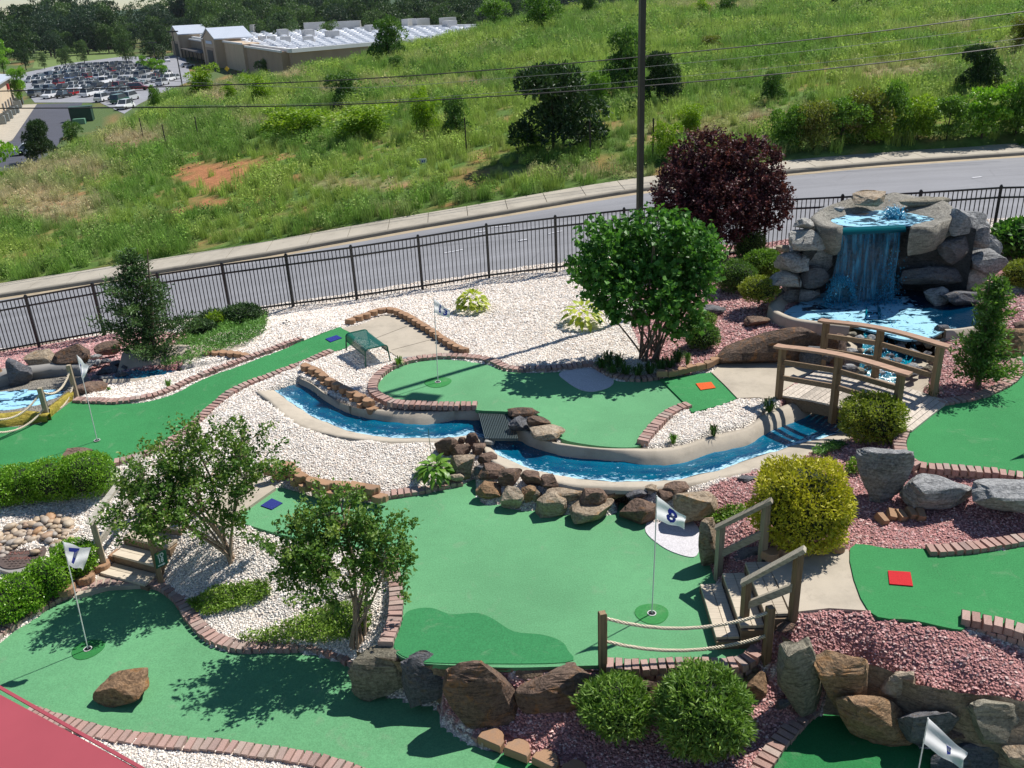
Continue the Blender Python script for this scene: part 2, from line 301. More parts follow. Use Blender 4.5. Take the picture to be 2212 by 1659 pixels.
for p, z in [((1700, 690), .30), ((1690, 640), .4), ((1560, 560), .2), ((2180, 640), .5), ((2190, 700), .35), ((1560, 690), .1), ((1480, 720), .05), ((1650, 720), .25), ((2060, 760), .2),
             ((1900, 1130), .06), ((2150, 1140), .05), ((1600, 1130), -.05), ((1560, 1190), -.12), ((1700, 1010), .0), ((1800, 1000), .06), ((1840, 960), .15), ((2050, 1190), .0), ((2200, 1180), .0), ((2000, 1060), .05),
             ((1750, 1340), -.06), ((1900, 1370), -.08), ((2080, 1420), -.1), ((2200, 1480), -.1), ((1790, 1420), -.12), ((2000, 1460), -.14), ((1700, 1360), -.12),
             ((1100, 1560), -1.1), ((1300, 1560), -1.02), ((1500, 1600), -1.0), ((1620, 1500), -.85), ((1250, 1640), -1.1), ((1640, 1600), -.9), ((1480, 1490), -.72),
             ((60, 1190), -.85), ((20, 1250), -.95), ((100, 1120), -.75), ((230, 1100), -.7), ((0, 1060), -.62), ((170, 1240), -1.05), ((330, 1060), -.5), ((60, 1310), -1.15), ((300, 1120), -.6),
             ((500, 1215), -.85), ((400, 1260), -1.08), ((600, 1270), -.9), ((700, 1330), -1.0), ((640, 1200), -.62), ((800, 1340), -.75), ((560, 1330), -1.1), ((790, 1300), -.62), ((760, 1220), -.5),
             ((300, 1600), -1.15), ((600, 1650), -1.15), ((300, 850), -.5), ((260, 830), -.5), ((650, 780), .0), ((700, 820), -.02), ((600, 900), -.15), ((700, 960), -.2), ((800, 1020), -.3), ((900, 1020), -.3), ((650, 1020), -.38), ((500, 960), -.3),
             ((420, 770), -.35), ((500, 740), -.25), ((330, 760), -.6), ((230, 750), -.9), ((120, 760), -1.15), ((60, 800), -.75), ((150, 790), -.75), ((0, 815), -.75), ((620, 690), -.12), ((250, 790), -.55),
             ((1100, 650), -.03), ((900, 690), -.02), ((1200, 700), .0), ((1330, 720), .02), ((1500, 900), 0.0), ((1600, 880), 0.02), ((700, 700), -.05)]:
    X = at(p, z); _st.append((X[0], X[1], z))
for x in np.arange(-20, 19, .25):
    _st.append((x, 23.55, float(fence_z(x)))); _st.append((x, 24.3, float(fence_z(x)) - .02))
for x, y, z in [(-20, 10, -1.0), (-20, 16, -.9), (-20, 6, -1.4), (0, 5, -1.35), (10, 5, -1.0), (19, 6, -.6), (19, 12, .1), (19, 18, .5), (15.5, 20, .5), (14, 16, .35)]: _st.append((x, y, z))
for x, y, z in _st:
    i = int(round((y - HY0) / HS)); j = int(round((x - HX0) / HS))
    if 0 <= i < GX.shape[0] and 0 <= j < GX.shape[1] and not TOP[i, j]: HZ[i, j] = z; FIX[i, j] = True
def relax(Z, M, it):
    for _ in range(it):
        P = np.pad(Z, 1, mode='edge'); A = (P[:-2, 1:-1] + P[2:, 1:-1] + P[1:-1, :-2] + P[1:-1, 2:]) * .25
        Z = np.where(M, Z, A)
    return Z
def solve(Z, M):
    if min(Z.shape) > 24:
        h, w = (Z.shape[0] + 1) // 2, (Z.shape[1] + 1) // 2; Zp = np.full((h * 2, w * 2), np.nan); Mp = np.zeros((h * 2, w * 2), bool)
        Zp[:Z.shape[0], :Z.shape[1]] = np.where(M, Z, 0); Mp[:Z.shape[0], :Z.shape[1]] = M; Zp = np.nan_to_num(Zp)
        cnt = Mp.reshape(h, 2, w, 2).sum((1, 3)); sm = (Zp * Mp).reshape(h, 2, w, 2).sum((1, 3))
        C = solve(np.where(cnt > 0, sm / np.maximum(cnt, 1), 0), cnt > 0); I = np.repeat(np.repeat(C, 2, 0), 2, 1)[:Z.shape[0], :Z.shape[1]]
        return relax(np.where(M, Z, I), M, 60)
    Z = np.where(M, Z, Z[M].mean() if M.any() else 0); return relax(Z, M, 400)
HZ = solve(np.nan_to_num(HZ), FIX)
SMOOTHZ = HZ.copy()
HZ = HZ + np.where(TOP, 0, (fbm(GX, GY, 1.6, 3) - .5) * .10)
HZ[TOP] -= .05
CH = np.zeros(GX.shape, bool)
for a, b, z in ((U_FR, U_NR, -.15), (L_FR, L_NR, -.1)):
    m, _ = maskof(list(map(tuple, a)) + list(map(tuple, b))[::-1], z); CH |= m
CASC = wq([(640, 1230), (1000, 1275), (1300, 1320), (1555, 1260), (1560, 1420), (1500, 1560), (1420, 1720), (1300, 1850), (600, 1800), (520, 1720), (610, 1400)])
GRT = q(1, 1, [(860, 990), (1110, 990), (1190, 1210), (900, 1225)])
for pl, z in ((GRT, -.12), (CASC, .15), (POOL, POOLZ), (LPOOL, LPOOLZ), (LS_F + LS_N[::-1], -.45)):
    m, _ = maskof(pl, z); CH |= m
CHe = CH & np.roll(CH, 1, 0) & np.roll(CH, -1, 0) & np.roll(CH, 1, 1) & np.roll(CH, -1, 1)
HZ[CHe] -= .55
def hz(x, y, A=None):
    A = HZ if A is None else A
    u = np.clip((np.asarray(x, float) - HX0) / HS, 0, GX.shape[1] - 1.001); v = np.clip((np.asarray(y, float) - HY0) / HS, 0, GX.shape[0] - 1.001)
    j = u.astype(int); i = v.astype(int); fu = u - j; fv = v - i
    return (A[i, j] * (1 - fu) + A[i, j + 1] * fu) * (1 - fv) + (A[i + 1, j] * (1 - fu) + A[i + 1, j + 1] * fu) * fv
def G(p, dz=0.0, A=None):
    """the point of the course seen at p"""
    v = ray(p); A = SMOOTHZ if A is None else A; o = np.array([0, 0, CAMZ]); t = np.linspace(7, 32, 1200) / np.linalg.norm(v)
    P = o + v * t[:, None]; d = P[:, 2] - hz(P[:, 0], P[:, 1], A); k = np.argmax(d < 0)
    if k == 0: return at(p, 0)
    f = d[k - 1] / (d[k - 1] - d[k]); X = P[k - 1] * (1 - f) + P[k] * f; X[2] += dz; return X
# beds: white marble chips or red lava rock
RED = [[(1395, 770), (1365, 700), (1390, 600), (1480, 540), (1560, 500), (2400, 500), (2400, 860), (2000, 862), (1800, 900), (1690, 870), (1560, 765), (1480, 812), (1420, 800)],
       [(1480, 1080), (1560, 1040), (1700, 990), (1800, 950), (1840, 930), (1940, 930), (1950, 1000), (2212, 1040), (2400, 1060), (2400, 1160), (2010, 1195), (1840, 1192), (1660, 1230), (1540, 1260), (1490, 1150)],
       [(1590, 1380), (1660, 1330), (1720, 1315), (1870, 1312), (2080, 1360), (2212, 1400), (2400, 1420), (2400, 1640), (2100, 1600), (1800, 1540), (1660, 1440)],
       [(955, 1540), (900, 1480), (860, 1425), (1000, 1445), (1300, 1442), (1640, 1440), (1780, 1540), (1650, 1700), (1640, 1900), (1400, 1900), (1060, 1605)],
       [(-100, 830), (-100, 775), (0, 760), (280, 715), (420, 720), (390, 800), (230, 830)]]
PX = proj(np.stack([GX, GY, SMOOTHZ], -1)); REDM = np.zeros(GX.shape, bool)
for p in RED: REDM |= inpoly(PX, p)
_w = np.array((.90, .83, .74)); _r = np.array((.48, .235, .22)); _n1 = fbm(GX, GY, .7, 3, 3.0)[..., None]
BEDC = np.where(REDM[..., None], _r * (.8 + .4 * _n1), _w * (.86 + .28 * _n1))
NOCHIP = inpoly(PX, q(0, 1, [(-300, 790), (0, 770), (300, 745), (560, 760), (620, 830), (500, 945), (330, 1060), (0, 1150), (-300, 1190)])); BEDC[NOCHIP] = (.34, .31, .26)
_ny, _nx = GX.shape; _id = np.arange(_ny * _nx).reshape(_ny, _nx)
_F = np.stack([_id[:-1, :-1], _id[:-1, 1:], _id[1:, 1:], _id[1:, :-1]], -1).reshape(-1, 4)
put('ground', np.stack([GX, GY, HZ], -1).reshape(-1, 3), _F, BED, kind='structure', label='landscaped ground of white and red stone beds', smooth_=True, attrs={'bed': ('POINT', BEDC.reshape(-1, 3))})
# ------------------------------------------------------------------ loose stone chips on the beds
def chips(name, mask, dens, size, cols, label, mat):
    lo_x, hi_x = GX[mask].min(), GX[mask].max(); lo_y, hi_y = GY[mask].min(), GY[mask].max()
    n = int((hi_x - lo_x) * (hi_y - lo_y) * dens); x = NR.uniform(lo_x, hi_x, n); y = NR.uniform(lo_y, hi_y, n)
    i = np.clip(((y - HY0) / HS + .5).astype(int), 0, _ny - 1); j = np.clip(((x - HX0) / HS + .5).astype(int), 0, _nx - 1)
    P = proj(np.stack([x, y, hz(x, y)], -1)); ok = mask[i, j] & (P[:, 0] > -60) & (P[:, 0] < 2270) & (P[:, 1] < 1720)
    far = np.hypot(x, y); ok &= NR.random(n) < np.clip(1.5 - far / 28, .25, 1)
    x, y, far = x[ok], y[ok], far[ok]; n = len(x); s = size * NR.uniform(.55, 1.35, n) * np.clip(far / 14, .9, 1.5); z = hz(x, y) + s * .22
    B = np.array([[1, 0, 0], [0, 1, 0], [-1, 0, 0], [0, -1, 0], [0, 0, .75], [0, 0, -.75]]) * .62
    V = B[None] * (1 + NR.uniform(-.38, .38, (n, 6, 1))) * s[:, None, None] * np.stack([NR.uniform(.8, 1.4, n), NR.uniform(.7, 1.1, n), NR.uniform(.42, .8, n)], -1)[:, None]
    a = NR.uniform(0, 2 * PI, n); b = NR.uniform(-.6, .6, n); ca, sa, cb, sb = np.cos(a)[:, None], np.sin(a)[:, None], np.cos(b)[:, None], np.sin(b)[:, None]
    X, Y, Z = V[..., 0], V[..., 1], V[..., 2]; X, Z = X * cb - Z * sb, X * sb + Z * cb; X, Y = X * ca - Y * sa, X * sa + Y * ca
    V = np.stack([X + x[:, None], Y + y[:, None], Z + z[:, None]], -1)
    T = np.array([[0, 1, 4], [1, 2, 4], [2, 3, 4], [3, 0, 4], [1, 0, 5], [2, 1, 5], [3, 2, 5], [0, 3, 5]])
    F = (T[None] + (np.arange(n) * 6)[:, None, None]).reshape(-1, 3); ci = np.array(cols)[NR.integers(0, len(cols), n)] * NR.uniform(.8, 1.12, (n, 1))
    put(name, V.reshape(-1, 3), F, mat, kind='stuff', label=label, cat='gravel', attrs={'bed': ('POINT', np.repeat(ci, 6, 0))})
def m_chip():
    t = NT('stone_chip'); t.set(t.attr('bed', 'Color'), .8, Specular_IOR_Level=.3); return t.m
CHIP = m_chip(); FREE = ~TOP & ~CH & ~NOCHIP
chips('white_gravel', FREE & ~REDM, 1150, .026, [(.89, .83, .76), (.88, .80, .71), (.90, .86, .81), (.82, .69, .57), (.87, .78, .68), (.74, .63, .54), (.90, .85, .79)], 'white marble chips spread over the beds between the greens', CHIP)
chips('red_lava_rock', FREE & REDM, 950, .031, [(.60, .31, .295), (.54, .27, .26), (.66, .39, .365), (.64, .38, .36), (.42, .225, .215), (.71, .51, .46), (.31, .215, .21)], 'red lava rock mulch spread under the shrubs', CHIP)
# ------------------------------------------------------------------ greens and pads
def slab(name, poly, z, mat, label, cat=None, kind=None, thick=.07, dz=0.0, sm=4, parent=None):
    f = zf(z); P = [onplane(p, z) for p in (smooth(poly, sm, True) if sm else poly)]; P = np.array(P); P[:, 2] = f(P[:, 0], P[:, 1]) + dz
    b = MB(); b.prism(P, -thick, 0.0); return b.put(name, mat, parent, label=label, cat=cat, kind=kind, loc=P.mean(0) if parent is None else None)
slab('putting_green', T13, Z13, TURF_OLD, 'faded green turf around the flag marked 13', 'putting green')
slab('putting_green', T8, Z8, TURF_OLD, 'large faded green turf around the flag marked 8', 'putting green')
slab('putting_green', T7, Z7, TURF_OLD, 'faded turf in dappled tree shade around the flag marked 7', 'putting green')
slab('putting_green', TL, ZL, TURF_NEW, 'long bright green turf lane crossing over the stream', 'putting green')
slab('putting_green', TR, ZR, TURF_NEW, 'bright green turf beyond the footbridge with a flag shadow', 'putting green')
slab('putting_green', TM, ZM, TURF_NEW, 'bright green turf holding the red tee mat', 'putting green')
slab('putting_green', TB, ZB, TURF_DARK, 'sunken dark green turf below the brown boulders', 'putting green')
slab('tee_turf', TEE13, .03, TURF_NEW, 'bright green turf piece under the orange tee mat', 'tee', sm=0)
slab('path', PAD1, 0.0, CONC, 'pale concrete path behind the green bench', kind='structure', sm=3, thick=.1)
slab('path', PAD2, .05, CONC, 'pale concrete path leading onto the footbridge', kind='structure', sm=0, thick=.1)
slab('path', PAD3, 0.0, CONC, 'pale concrete landing at the top of the wooden steps', kind='structure', sm=0, thick=.3)
slab('path', PAD4, -1.13, CONC, 'shaded concrete landing below the wooden steps', kind='structure', sm=0, thick=.1)
slab('path', PAD5, -.45, CONC, 'concrete strip beside the blue tee mat', kind='structure', sm=0, thick=.1)
BUNK = m_turf('white_turf', (.62, .60, .62), .08)
for poly, z, lab in ((q(1, 1, [(1410, 770), (1450, 745), (1500, 740), (1600, 728), (1660, 745), (1710, 780), (1765, 808), (1740, 850), (1640, 880), (1560, 872), (1500, 843), (1460, 815)]), Z13, 'white turf bunker half in the shade of the round-leaved tree'),
                     ([(1395, 1150), (1400, 1125), (1420, 1105), (1450, 1098), (1490, 1118), (1512, 1150), (1512, 1180), (1500, 1204), (1460, 1196), (1425, 1178)], Z8, 'white turf bunker behind the flag marked 8')):
    slab('bunker', poly, z, BUNK, lab, 'bunker', thick=.02, dz=.012)
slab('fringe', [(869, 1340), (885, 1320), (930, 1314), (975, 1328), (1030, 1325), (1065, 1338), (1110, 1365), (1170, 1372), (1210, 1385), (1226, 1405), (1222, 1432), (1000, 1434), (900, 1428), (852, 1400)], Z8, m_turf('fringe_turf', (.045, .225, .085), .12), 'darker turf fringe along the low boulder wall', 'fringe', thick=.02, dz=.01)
slab('fringe', q(1, 2, [(1050, 1562), (1150, 1602), (1300, 1652), (1420, 1740), (900, 1760), (985, 1668)]), Z7, TURF_NEW, 'brighter turf corner beside the tan edging stones', 'fringe', thick=.02, dz=.01, sm=0)
# ------------------------------------------------------------------ concrete stream channels with dyed water
def m_water(name, deep=(.0, .045, .12), teal=(.0, .17, .29), foam=(.42, .70, .84), amt=.6, near=1.0, glossy=.08):
    t = NT(name); uv = t.node('ShaderNodeUVMap').outputs[0]; sx = t.node('ShaderNodeSeparateXYZ'); t.L.new(uv, sx.inputs[0]); a = sx.outputs[1]
    st = t.vmul(uv, (2.0, 3.2, 1.0)); n1 = t.noise(1.6, 6, .68, st, .6); n2_ = t.noise(7.0, 4, .7, st, .3)
    c = t.ramp(t.noise(1.1, 3, .6, st), [(.3, deep), (.62, scl(teal, .55)), (.8, teal)])
    edge = t.math('POWER', a, 5.0); edge2 = t.math('POWER', t.math('SUBTRACT', 1.0, a), 6.0); c = t.mix(t.math('MULTIPLY', edge2, .7), c, teal)
    f = t.math('ADD', t.math('MULTIPLY', n1, .55), t.math('MULTIPLY', n2_, .45)); f = t.math('ADD', f, t.math('MULTIPLY', edge, .17 * near))
    k = t.ramp(f, [(.60 - .1 * (amt - .5), 0.0), (.66 - .1 * (amt - .5), 1.0)]); k = t.math('MULTIPLY', k, .92)
    t.set(t.mix(k, c, foam), t.math('ADD', t.math('MULTIPLY', k, .5), glossy), Specular_IOR_Level=.5); t.bump(t.noise(14, 4, .6, t.pos()), .45, .03); return t.m
WATER = m_water('stream_water'); WATER_CALM = m_water('calm_water', near=.35, amt=.4)
def loft(lines, zs, n=70):
    out = []
    for pts, z in zip(lines, zs):
        P = resample(smooth(pts, 5), n=n); z = np.linspace(z[0], z[1], n) if isinstance(z, tuple) else np.full(n, z)
        out.append(np.array([at(p, zz) for p, zz in zip(P, z)]))
    return np.array(out)
def sheet(name, L, mat, parent=None, uvs=None, **kw):
    k, n, _ = L.shape; I = np.arange(k * n).reshape(k, n); F = np.stack([I[1:, :-1], I[1:, 1:], I[:-1, 1:], I[:-1, :-1]], -1).reshape(-1, 4)
    d = np.r_[0, np.cumsum(np.linalg.norm(np.diff(L[k // 2], axis=0), axis=1))]; uv = np.stack([np.tile(d, (k, 1)), np.tile(np.linspace(0, 1, k)[:, None], (1, n))], -1).reshape(-1, 2)
    return put(name, L.reshape(-1, 3), F, mat, parent, uv=uv, smooth_=True, **kw)
def channel(fr, fw, nw, nr, zfr, zw, znr, lab, wlab, n=90):
    A = loft([fr, fw, nw, nr], [zfr, zw, zw, znr], n); FRl, FWl, NWl, NRl = A
    def mixl(a, b, t, dz): r = a * (1 - t) + b * t; r = r.copy(); r[:, 2] += dz; return r
    jig = (fbm(FWl[:, 0], FWl[:, 1], 3.0, 3) - .5)[:, None] * np.array([.05, .05, .02])
    FWl = FWl + jig; NWl = NWl - jig
    L = [FRl + [0, 0, -.25], FRl, mixl(FRl, FWl, .35, .05), mixl(FRl, FWl, .75, .04), FWl, mixl(FWl, NWl, .2, -.12), mixl(FWl, NWl, .8, -.12), NWl, mixl(NWl, NRl, .35, .02), mixl(NWl, NRl, .8, .015), NRl, NRl + [0, -.03, -.1]]
    c = sheet('stream_channel', np.array(L), CONC_STREAM, label=lab, kind='structure', loc=None)
    wl = np.array([mixl(FWl, NWl, t, .0) for t in np.linspace(-.04, 1.04, 12)]); wl[:, :, 2] += .012 + (fbm(wl[:, :, 0], wl[:, :, 1], 5, 2) - .5) * .03
    sheet('stream_water', wl, WATER, label=wlab, kind='structure'); return A
UA = channel(U_FR, U_FW, U_NW, U_NR, (-.08, -.04), (-.25, -.25), (-.17, -.17), 'curving concrete stream bed above the slotted grate', 'dyed blue stream water above the slotted grate')
LA = channel(L_FR, L_FW, L_NW, L_NR, (-.03, .02), (-.25, -.18), (-.15, -.06), 'curving concrete stream bed below the footbridge', 'dyed blue stream water below the footbridge')
_A = loft([LS_F, LS_N], [-.5, -.5], 40); _far = _A[0] + [0, .45, .28]; _nr = _A[1] + [0, -.22, .12]
sheet('stream_channel', np.array([_far + [0, .3, .0], _far, _A[0], _A[0] + [0, -.05, -.12], _A[1] + [0, .05, -.12], _A[1], _nr, _nr + [0, -.05, -.25]]), CONC_STREAM, label='small concrete stream bed beside the creeping juniper', kind='structure')
sheet('stream_water', np.array([_A[0] * (1 - t) + _A[1] * t + [0, 0, .01] for t in np.linspace(-.03, 1.03, 8)]), WATER_CALM, label='dyed blue stream water beside the creeping juniper', kind='structure')
# ================================================================== road, sidewalk and the land beyond
def zr(x, y):
    x = np.asarray(x, float); xc = np.clip(x, 0, 15.5); return -.34 + .105 * np.minimum(x, 15.5) - .0033 * xc ** 2 - .02 * (y - 24)
def ext(P, a, b):
    P = np.array(P); return np.r_[[P[0] - (P[1] - P[0]) / np.linalg.norm(P[1] - P[0]) * a], P, [P[-1] + (P[-1] - P[-2]) / np.linalg.norm(P[-1] - P[-2]) * b]]
FENCE = np.array([at((a, b), c) for a, b, c in [(-190, 800, -2.05), (32, 763, -1.75), (175, 739, -1.6), (450, 697, -1.2), (590, 676, -.95), (724, 655, -.68), (855, 635, -.44), (976, 616, -.3), (1109, 597, -.12), (1400, 556, .2), (1660, 538, .45), (1830, 531, .57), (1990, 526, .64), (2133, 522, .68)]])
NEAR = ext(FENCE + [0, .42, 0], 40, 14); NEAR[:, 2] = zr(NEAR[:, 0], NEAR[:, 1])
CURB_PX = [(0, 643), (300, 597), (580, 553), (880, 498), (1137, 455), (1375, 415), (1705, 375), (1948, 353), (2212, 335)]
BACK_PX = [(0, 610), (367, 550), (737, 493), (1120, 433), (1375, 397), (1705, 350), (1948, 328), (2212, 306)]
CURB = ext(resample([onplane(p, zr) for p in CURB_PX], n=40), 60, 60); CURB[:, 2] = zr(CURB[:, 0], CURB[:, 1])
_d = np.gradient(CURB[:, :2], axis=0); _nrm = np.stack([-_d[:, 1], _d[:, 0]], 1); _nrm /= np.linalg.norm(_nrm, axis=1)[:, None]; _nrm = np.c_[_nrm, np.zeros(len(_nrm))]
def off(d, z): return CURB + _nrm * d + [0, 0, z]
def m_asphalt(name, col):
    t = NT(name); n = t.noise(.35, 4, .6); g = t.noise(70, 2, .7); c = t.ramp(n, [(.3, scl(col, .88)), (.7, scl(col, 1.1))])
    c = t.mix(.35, c, t.ramp(g, [(.35, scl(col, .6)), (.65, scl(col, 1.45))])); k = t.voro(.5, 'Distance', 'DISTANCE_TO_EDGE', t.vmul(t.pos(), (.35, 1.0, 1.0)))
    c = t.mix(t.ramp(k, [(.0, .3), (.006, 0.0)]), c, scl(col, .45)); tr = t.noise(1.0, 4, .65, t.vmul(t.pos(), (.06, 1.3, 1.0))); c = t.mix(1.0, c, t.ramp(tr, [(.3, .80), (.7, 1.10)]), 'MULTIPLY'); c = t.mix(t.ramp(t.noise(.9, 6, .75), [(.60, 0.0), (.75, .35)]), c, scl(col, .5)); t.set(c, .9); t.bump(g, .3, .005); return t.m
ASPH = m_asphalt('road_asphalt', (.232, .234, .248)); ASPH_DARK = m_asphalt('dark_asphalt', (.070, .074, .095)); ASPH_LOT = m_asphalt('lot_asphalt', (.27, .275, .30))
_nr = resample(NEAR, n=60); _cb = resample(off(-.45, 0), n=60)
_L = np.array([_nr * (1 - t) + _cb * t for t in np.linspace(0, 1, 8)]); _L[:, :, 2] = zr(_L[:, :, 0], _L[:, :, 1]); _L[:, :, 2] += .06 * np.sin(np.linspace(0, 1, 8) * PI)[:, None]
sheet('road', _L[::-1], ASPH, kind='structure', label='grey asphalt road behind the fence')
sheet('kerb', np.array([_nr + [0, 0, -.2], _nr + [0, 0, .13], _nr + [0, -.16, .14], _nr + [0, -.17, -.3]])[::-1], CONC, kind='structure', label='concrete kerb along the foot of the fence')
GUT = m_concrete('gutter_concrete', (.40, .325, .22)); WALK = m_concrete('sidewalk_concrete', (.42, .38, .31), .6)
sheet('gutter', np.array([off(0.0, -.005), off(-.47, .006)]), GUT, kind='structure', label='tan concrete gutter at the far side of the road')
kerb = sheet('kerb', np.array([off(.19, .02), off(.17, .135), off(.05, .13), off(.0, .09), off(-.01, -.1)]), m_concrete('kerb_concrete', (.27, .245, .20), .8), kind='structure', label='far concrete kerb in front of the sidewalk')
_sw = [resample(off(a, b), step=1.52) for a, b in ((1.72, .165), (.19, .13))]
for k in range(len(_sw[0]) - 1):
    a, b, c, d = _sw[1][k], _sw[1][min(k + 1, len(_sw[1]) - 1)], _sw[0][k + 1], _sw[0][k]
    if not (-70 < a[0] < 70): continue
    e = (b - a) / np.linalg.norm(b - a) * .012; b2 = MB(); b2.prism([a + e, b - e, c - e, d + e], -.08, 0.0)
    if k == 0 or 'SWALK' not in globals(): SWALK = sheet('sidewalk', np.array([off(1.7, .12), off(.2, .085)]), GUT, kind='structure', label='concrete sidewalk across the road')
    b2.put('paving_slab', WALK, SWALK)
for k, (a, b, w) in enumerate([((1025, 503), (1050, 500), .10), ((1060, 492), (1100, 488), .07), ((1120, 521), (1140, 518), .1), ((2100, 385), (2120, 383), .1), ((1185, 506), (1215, 500), .07), ((1000, 540), (960, 548), .08)]):
    A, B = onplane(a, lambda x, y: zr(x, y) + .05), onplane(b, lambda x, y: zr(x, y) + .05); m = MB(); A[2] += .02; B[2] += .02; m.bar(A, B, w, .004)
    m.put('road_marking', plain('worn_paint', (.6, .6, .62)), kind='structure', label='worn white paint mark on the road')
# --- land: linear radial basis through surveyed points
_c = []
def C(px, py, z): X = at((px, py), z); _c.append(tuple(X)); return X
for P in off(1.7, .14)[::4]: _c.append(tuple(P))
for P in NEAR[::2]: _c.append((P[0], P[1], P[2]))
for a in [(0, 500, -2.9), (200, 500, -2.2), (250, 380, -2.2), (450, 300, -1.0), (500, 450, -1.3), (700, 400, -.5), (700, 250, .2), (850, 120, 1.5), (1000, 200, 1.2), (1000, 350, .2), (1300, 300, .9), (1300, 150, 2.3), (1700, 250, 1.4), (1700, 100, 3.0), (2212, 240, 1.3), (2212, 120, 2.5), (1900, 290, 1.0), (2100, 285, .9), (1550, 300, .8)]: C(*a)
for a in [(-300, 470, -4.4), (-100, 430, -4.3), (0, 405, -4.1), (120, 345, -3.7), (230, 288, -3.3), (330, 222, -3.0), (430, 195, -2.2), (560, 172, -1.0), (680, 152, .2), (860, 108, 1.7), (1040, 62, 3.1)]:
    X = C(*a); d = X[:2] / np.linalg.norm(X[:2])
    for k, dz in ((14, 2.2), (32, 6.0)): _c.append((X[0] + d[0] * k, X[1] + d[1] * k, max(-10, X[2] - dz)))
for a in [(1250, 25, 4.4), (1400, 6, 5.0), (1700, 10, 4.3), (2212, 10, 3.7), (2600, 60, 3.0)]:
    X = C(*a); d = X[:2] / np.linalg.norm(X[:2])
    for k, dz in ((40, .5), (100, 3.5)): _c.append((X[0] + d[0] * k, X[1] + d[1] * k, X[2] - dz))
for x, y in [(-70, 100), (-60, 130), (-110, 140), (-45, 160), (-80, 180), (-130, 200), (-20, 190), (-60, 240), (0, 250), (-120, 280), (30, 300), (-40, 330), (60, 360), (-160, 330), (-150, 120), (-90, 85), (100, 420), (-250, 250), (-300, 500), (0, 550), (250, 600), (-60, 110), (-35, 145), (-85, 120), (-10, 170)]: _c.append((x, y, -10))
for x, y, z in [(180, 300, -6), (260, 250, -2), (150, 40, 2.2), (60, 28, 1.4), (90, 60, 2.5), (-60, 20, -6.5), (-120, 40, -10), (900, 900, -8), (-900, 900, -10), (400, 60, 2), (-400, 60, -10), (0, 1500, -8), (2000, 2500, -8), (-2000, 2500, -8), (0, 4000, -8)]: _c.append((x, y, z))
RC = np.array(_c); RN = len(RC); _K = np.linalg.norm(RC[:, None, :2] - RC[None, :, :2], axis=2); _P = np.c_[np.ones(RN), RC[:, :2]]
_M = np.zeros((RN + 3, RN + 3)); _M[:RN, :RN] = _K; _M[:RN, RN:] = _P; _M[RN:, :RN] = _P.T; _M[:RN, :RN] += np.eye(RN) * -.2
RW = np.linalg.solve(_M, np.r_[RC[:, 2], 0, 0, 0])
def ycurb(x): return np.interp(x, CURB[:, 0], CURB[:, 1])
def zland(x, y):
    x = np.asarray(x, float); y = np.asarray(y, float); r = np.hypot(x[..., None] - RC[:, 0], y[..., None] - RC[:, 1]) @ RW[:RN] + RW[RN] + RW[RN + 1] * x + RW[RN + 2] * y
    r = np.maximum(r, -10); k = np.clip((ycurb(x) + 1.75 - y) / .4, 0, 1); return np.where(y < 70, np.minimum(r, r * (1 - k) + (zr(x, y) - .3) * k), r)
def GL(p, far=420, A=None):
    v = ray(p); h = np.hypot(v[0], v[1]); t = np.geomspace(24, far, 900) / h; P = np.array([0, 0, CAMZ]) + v * t[:, None]; d = P[:, 2] - zland(P[:, 0], P[:, 1]); k = np.argmax(d < 0)
    if k == 0: return None
    f = d[k - 1] / (d[k - 1] - d[k]); return P[k - 1] * (1 - f) + P[k] * f
_ty = np.r_[np.linspace(23.9, 60, 110), np.geomspace(60.6, 150, 90), np.geomspace(152, 5000, 70)]; _u = np.linspace(-1.15, 1.15, 190); TU, TY = np.meshgrid(_u, _ty); TX = TU * (TY + 14) ; TZ = zland(TX, TY)
TZ[0] -= .6
TPX = proj(np.stack([TX, TY, TZ], -1))
def ell(P, cx, cy, rx, ry, seed=0.0): return np.clip(1.25 - np.hypot((P[..., 0] - cx) / rx, (P[..., 1] - cy) / ry), 0, 1)
DRY = [(60, 420, 150, 45), (180, 372, 120, 34), (290, 305, 110, 26), (70, 370, 90, 45), (280, 310, 90, 22), (170, 370, 70, 30), (470, 205, 70, 25), (840, 190, 170, 14), (1000, 185, 120, 12), (1480, 290, 100, 30), (1930, 160, 120, 22), (640, 170, 60, 10), (560, 270, 60, 14), (1240, 375, 220, 16), (800, 400, 200, 16), (120, 450, 130, 40), (1060, 107, 25, 8), (2060, 60, 60, 10), (1560, 20, 130, 12), (1640, 260, 70, 20), (850, 460, 80, 14), (740, 200, 60, 12)]
CLAY = [(470, 378, 115, 30), (540, 362, 55, 20), (470, 440, 55, 20), (450, 395, 60, 20), (640, 385, 30, 8), (400, 385, 50, 12), (570, 430, 20, 6)]
def tint(x, y, z):
    P = proj(np.stack([x, y, z], -1)); d = 0 * x; c = 0 * x
    for e in DRY: d = np.maximum(d, ell(P, *e))
    for e in CLAY: c = np.maximum(c, ell(P, *e))
    n = fbm(x, y, .16, 4, 2.0); n2_ = fbm(x, y, .9, 3, 9.0); d = np.clip(d * 1.05 + (n - .58) * 1.2 + (n2_ - .5) * .7, 0, 1); c = np.clip(c * 1.7 + (n2_ - .5) * 2.6 - .15, 0, 1); return d, c, n
_d, _cl, _nn = tint(TX, TY, TZ); _g = np.array((.11, .19, .045)); _t = np.array((.36, .29, .16)); _r = np.array((.42, .19, .09))
_col = (_g * (.75 + .5 * _nn[..., None])) * (1 - _d[..., None]) + _t * _d[..., None]; _fl = (np.hypot(TX, TY) > 140)[..., None]; _col = np.where(_fl, np.array((.10, .15, .055)), _col); _col = _col * (1 - _cl[..., None]) + _r * _cl[..., None]
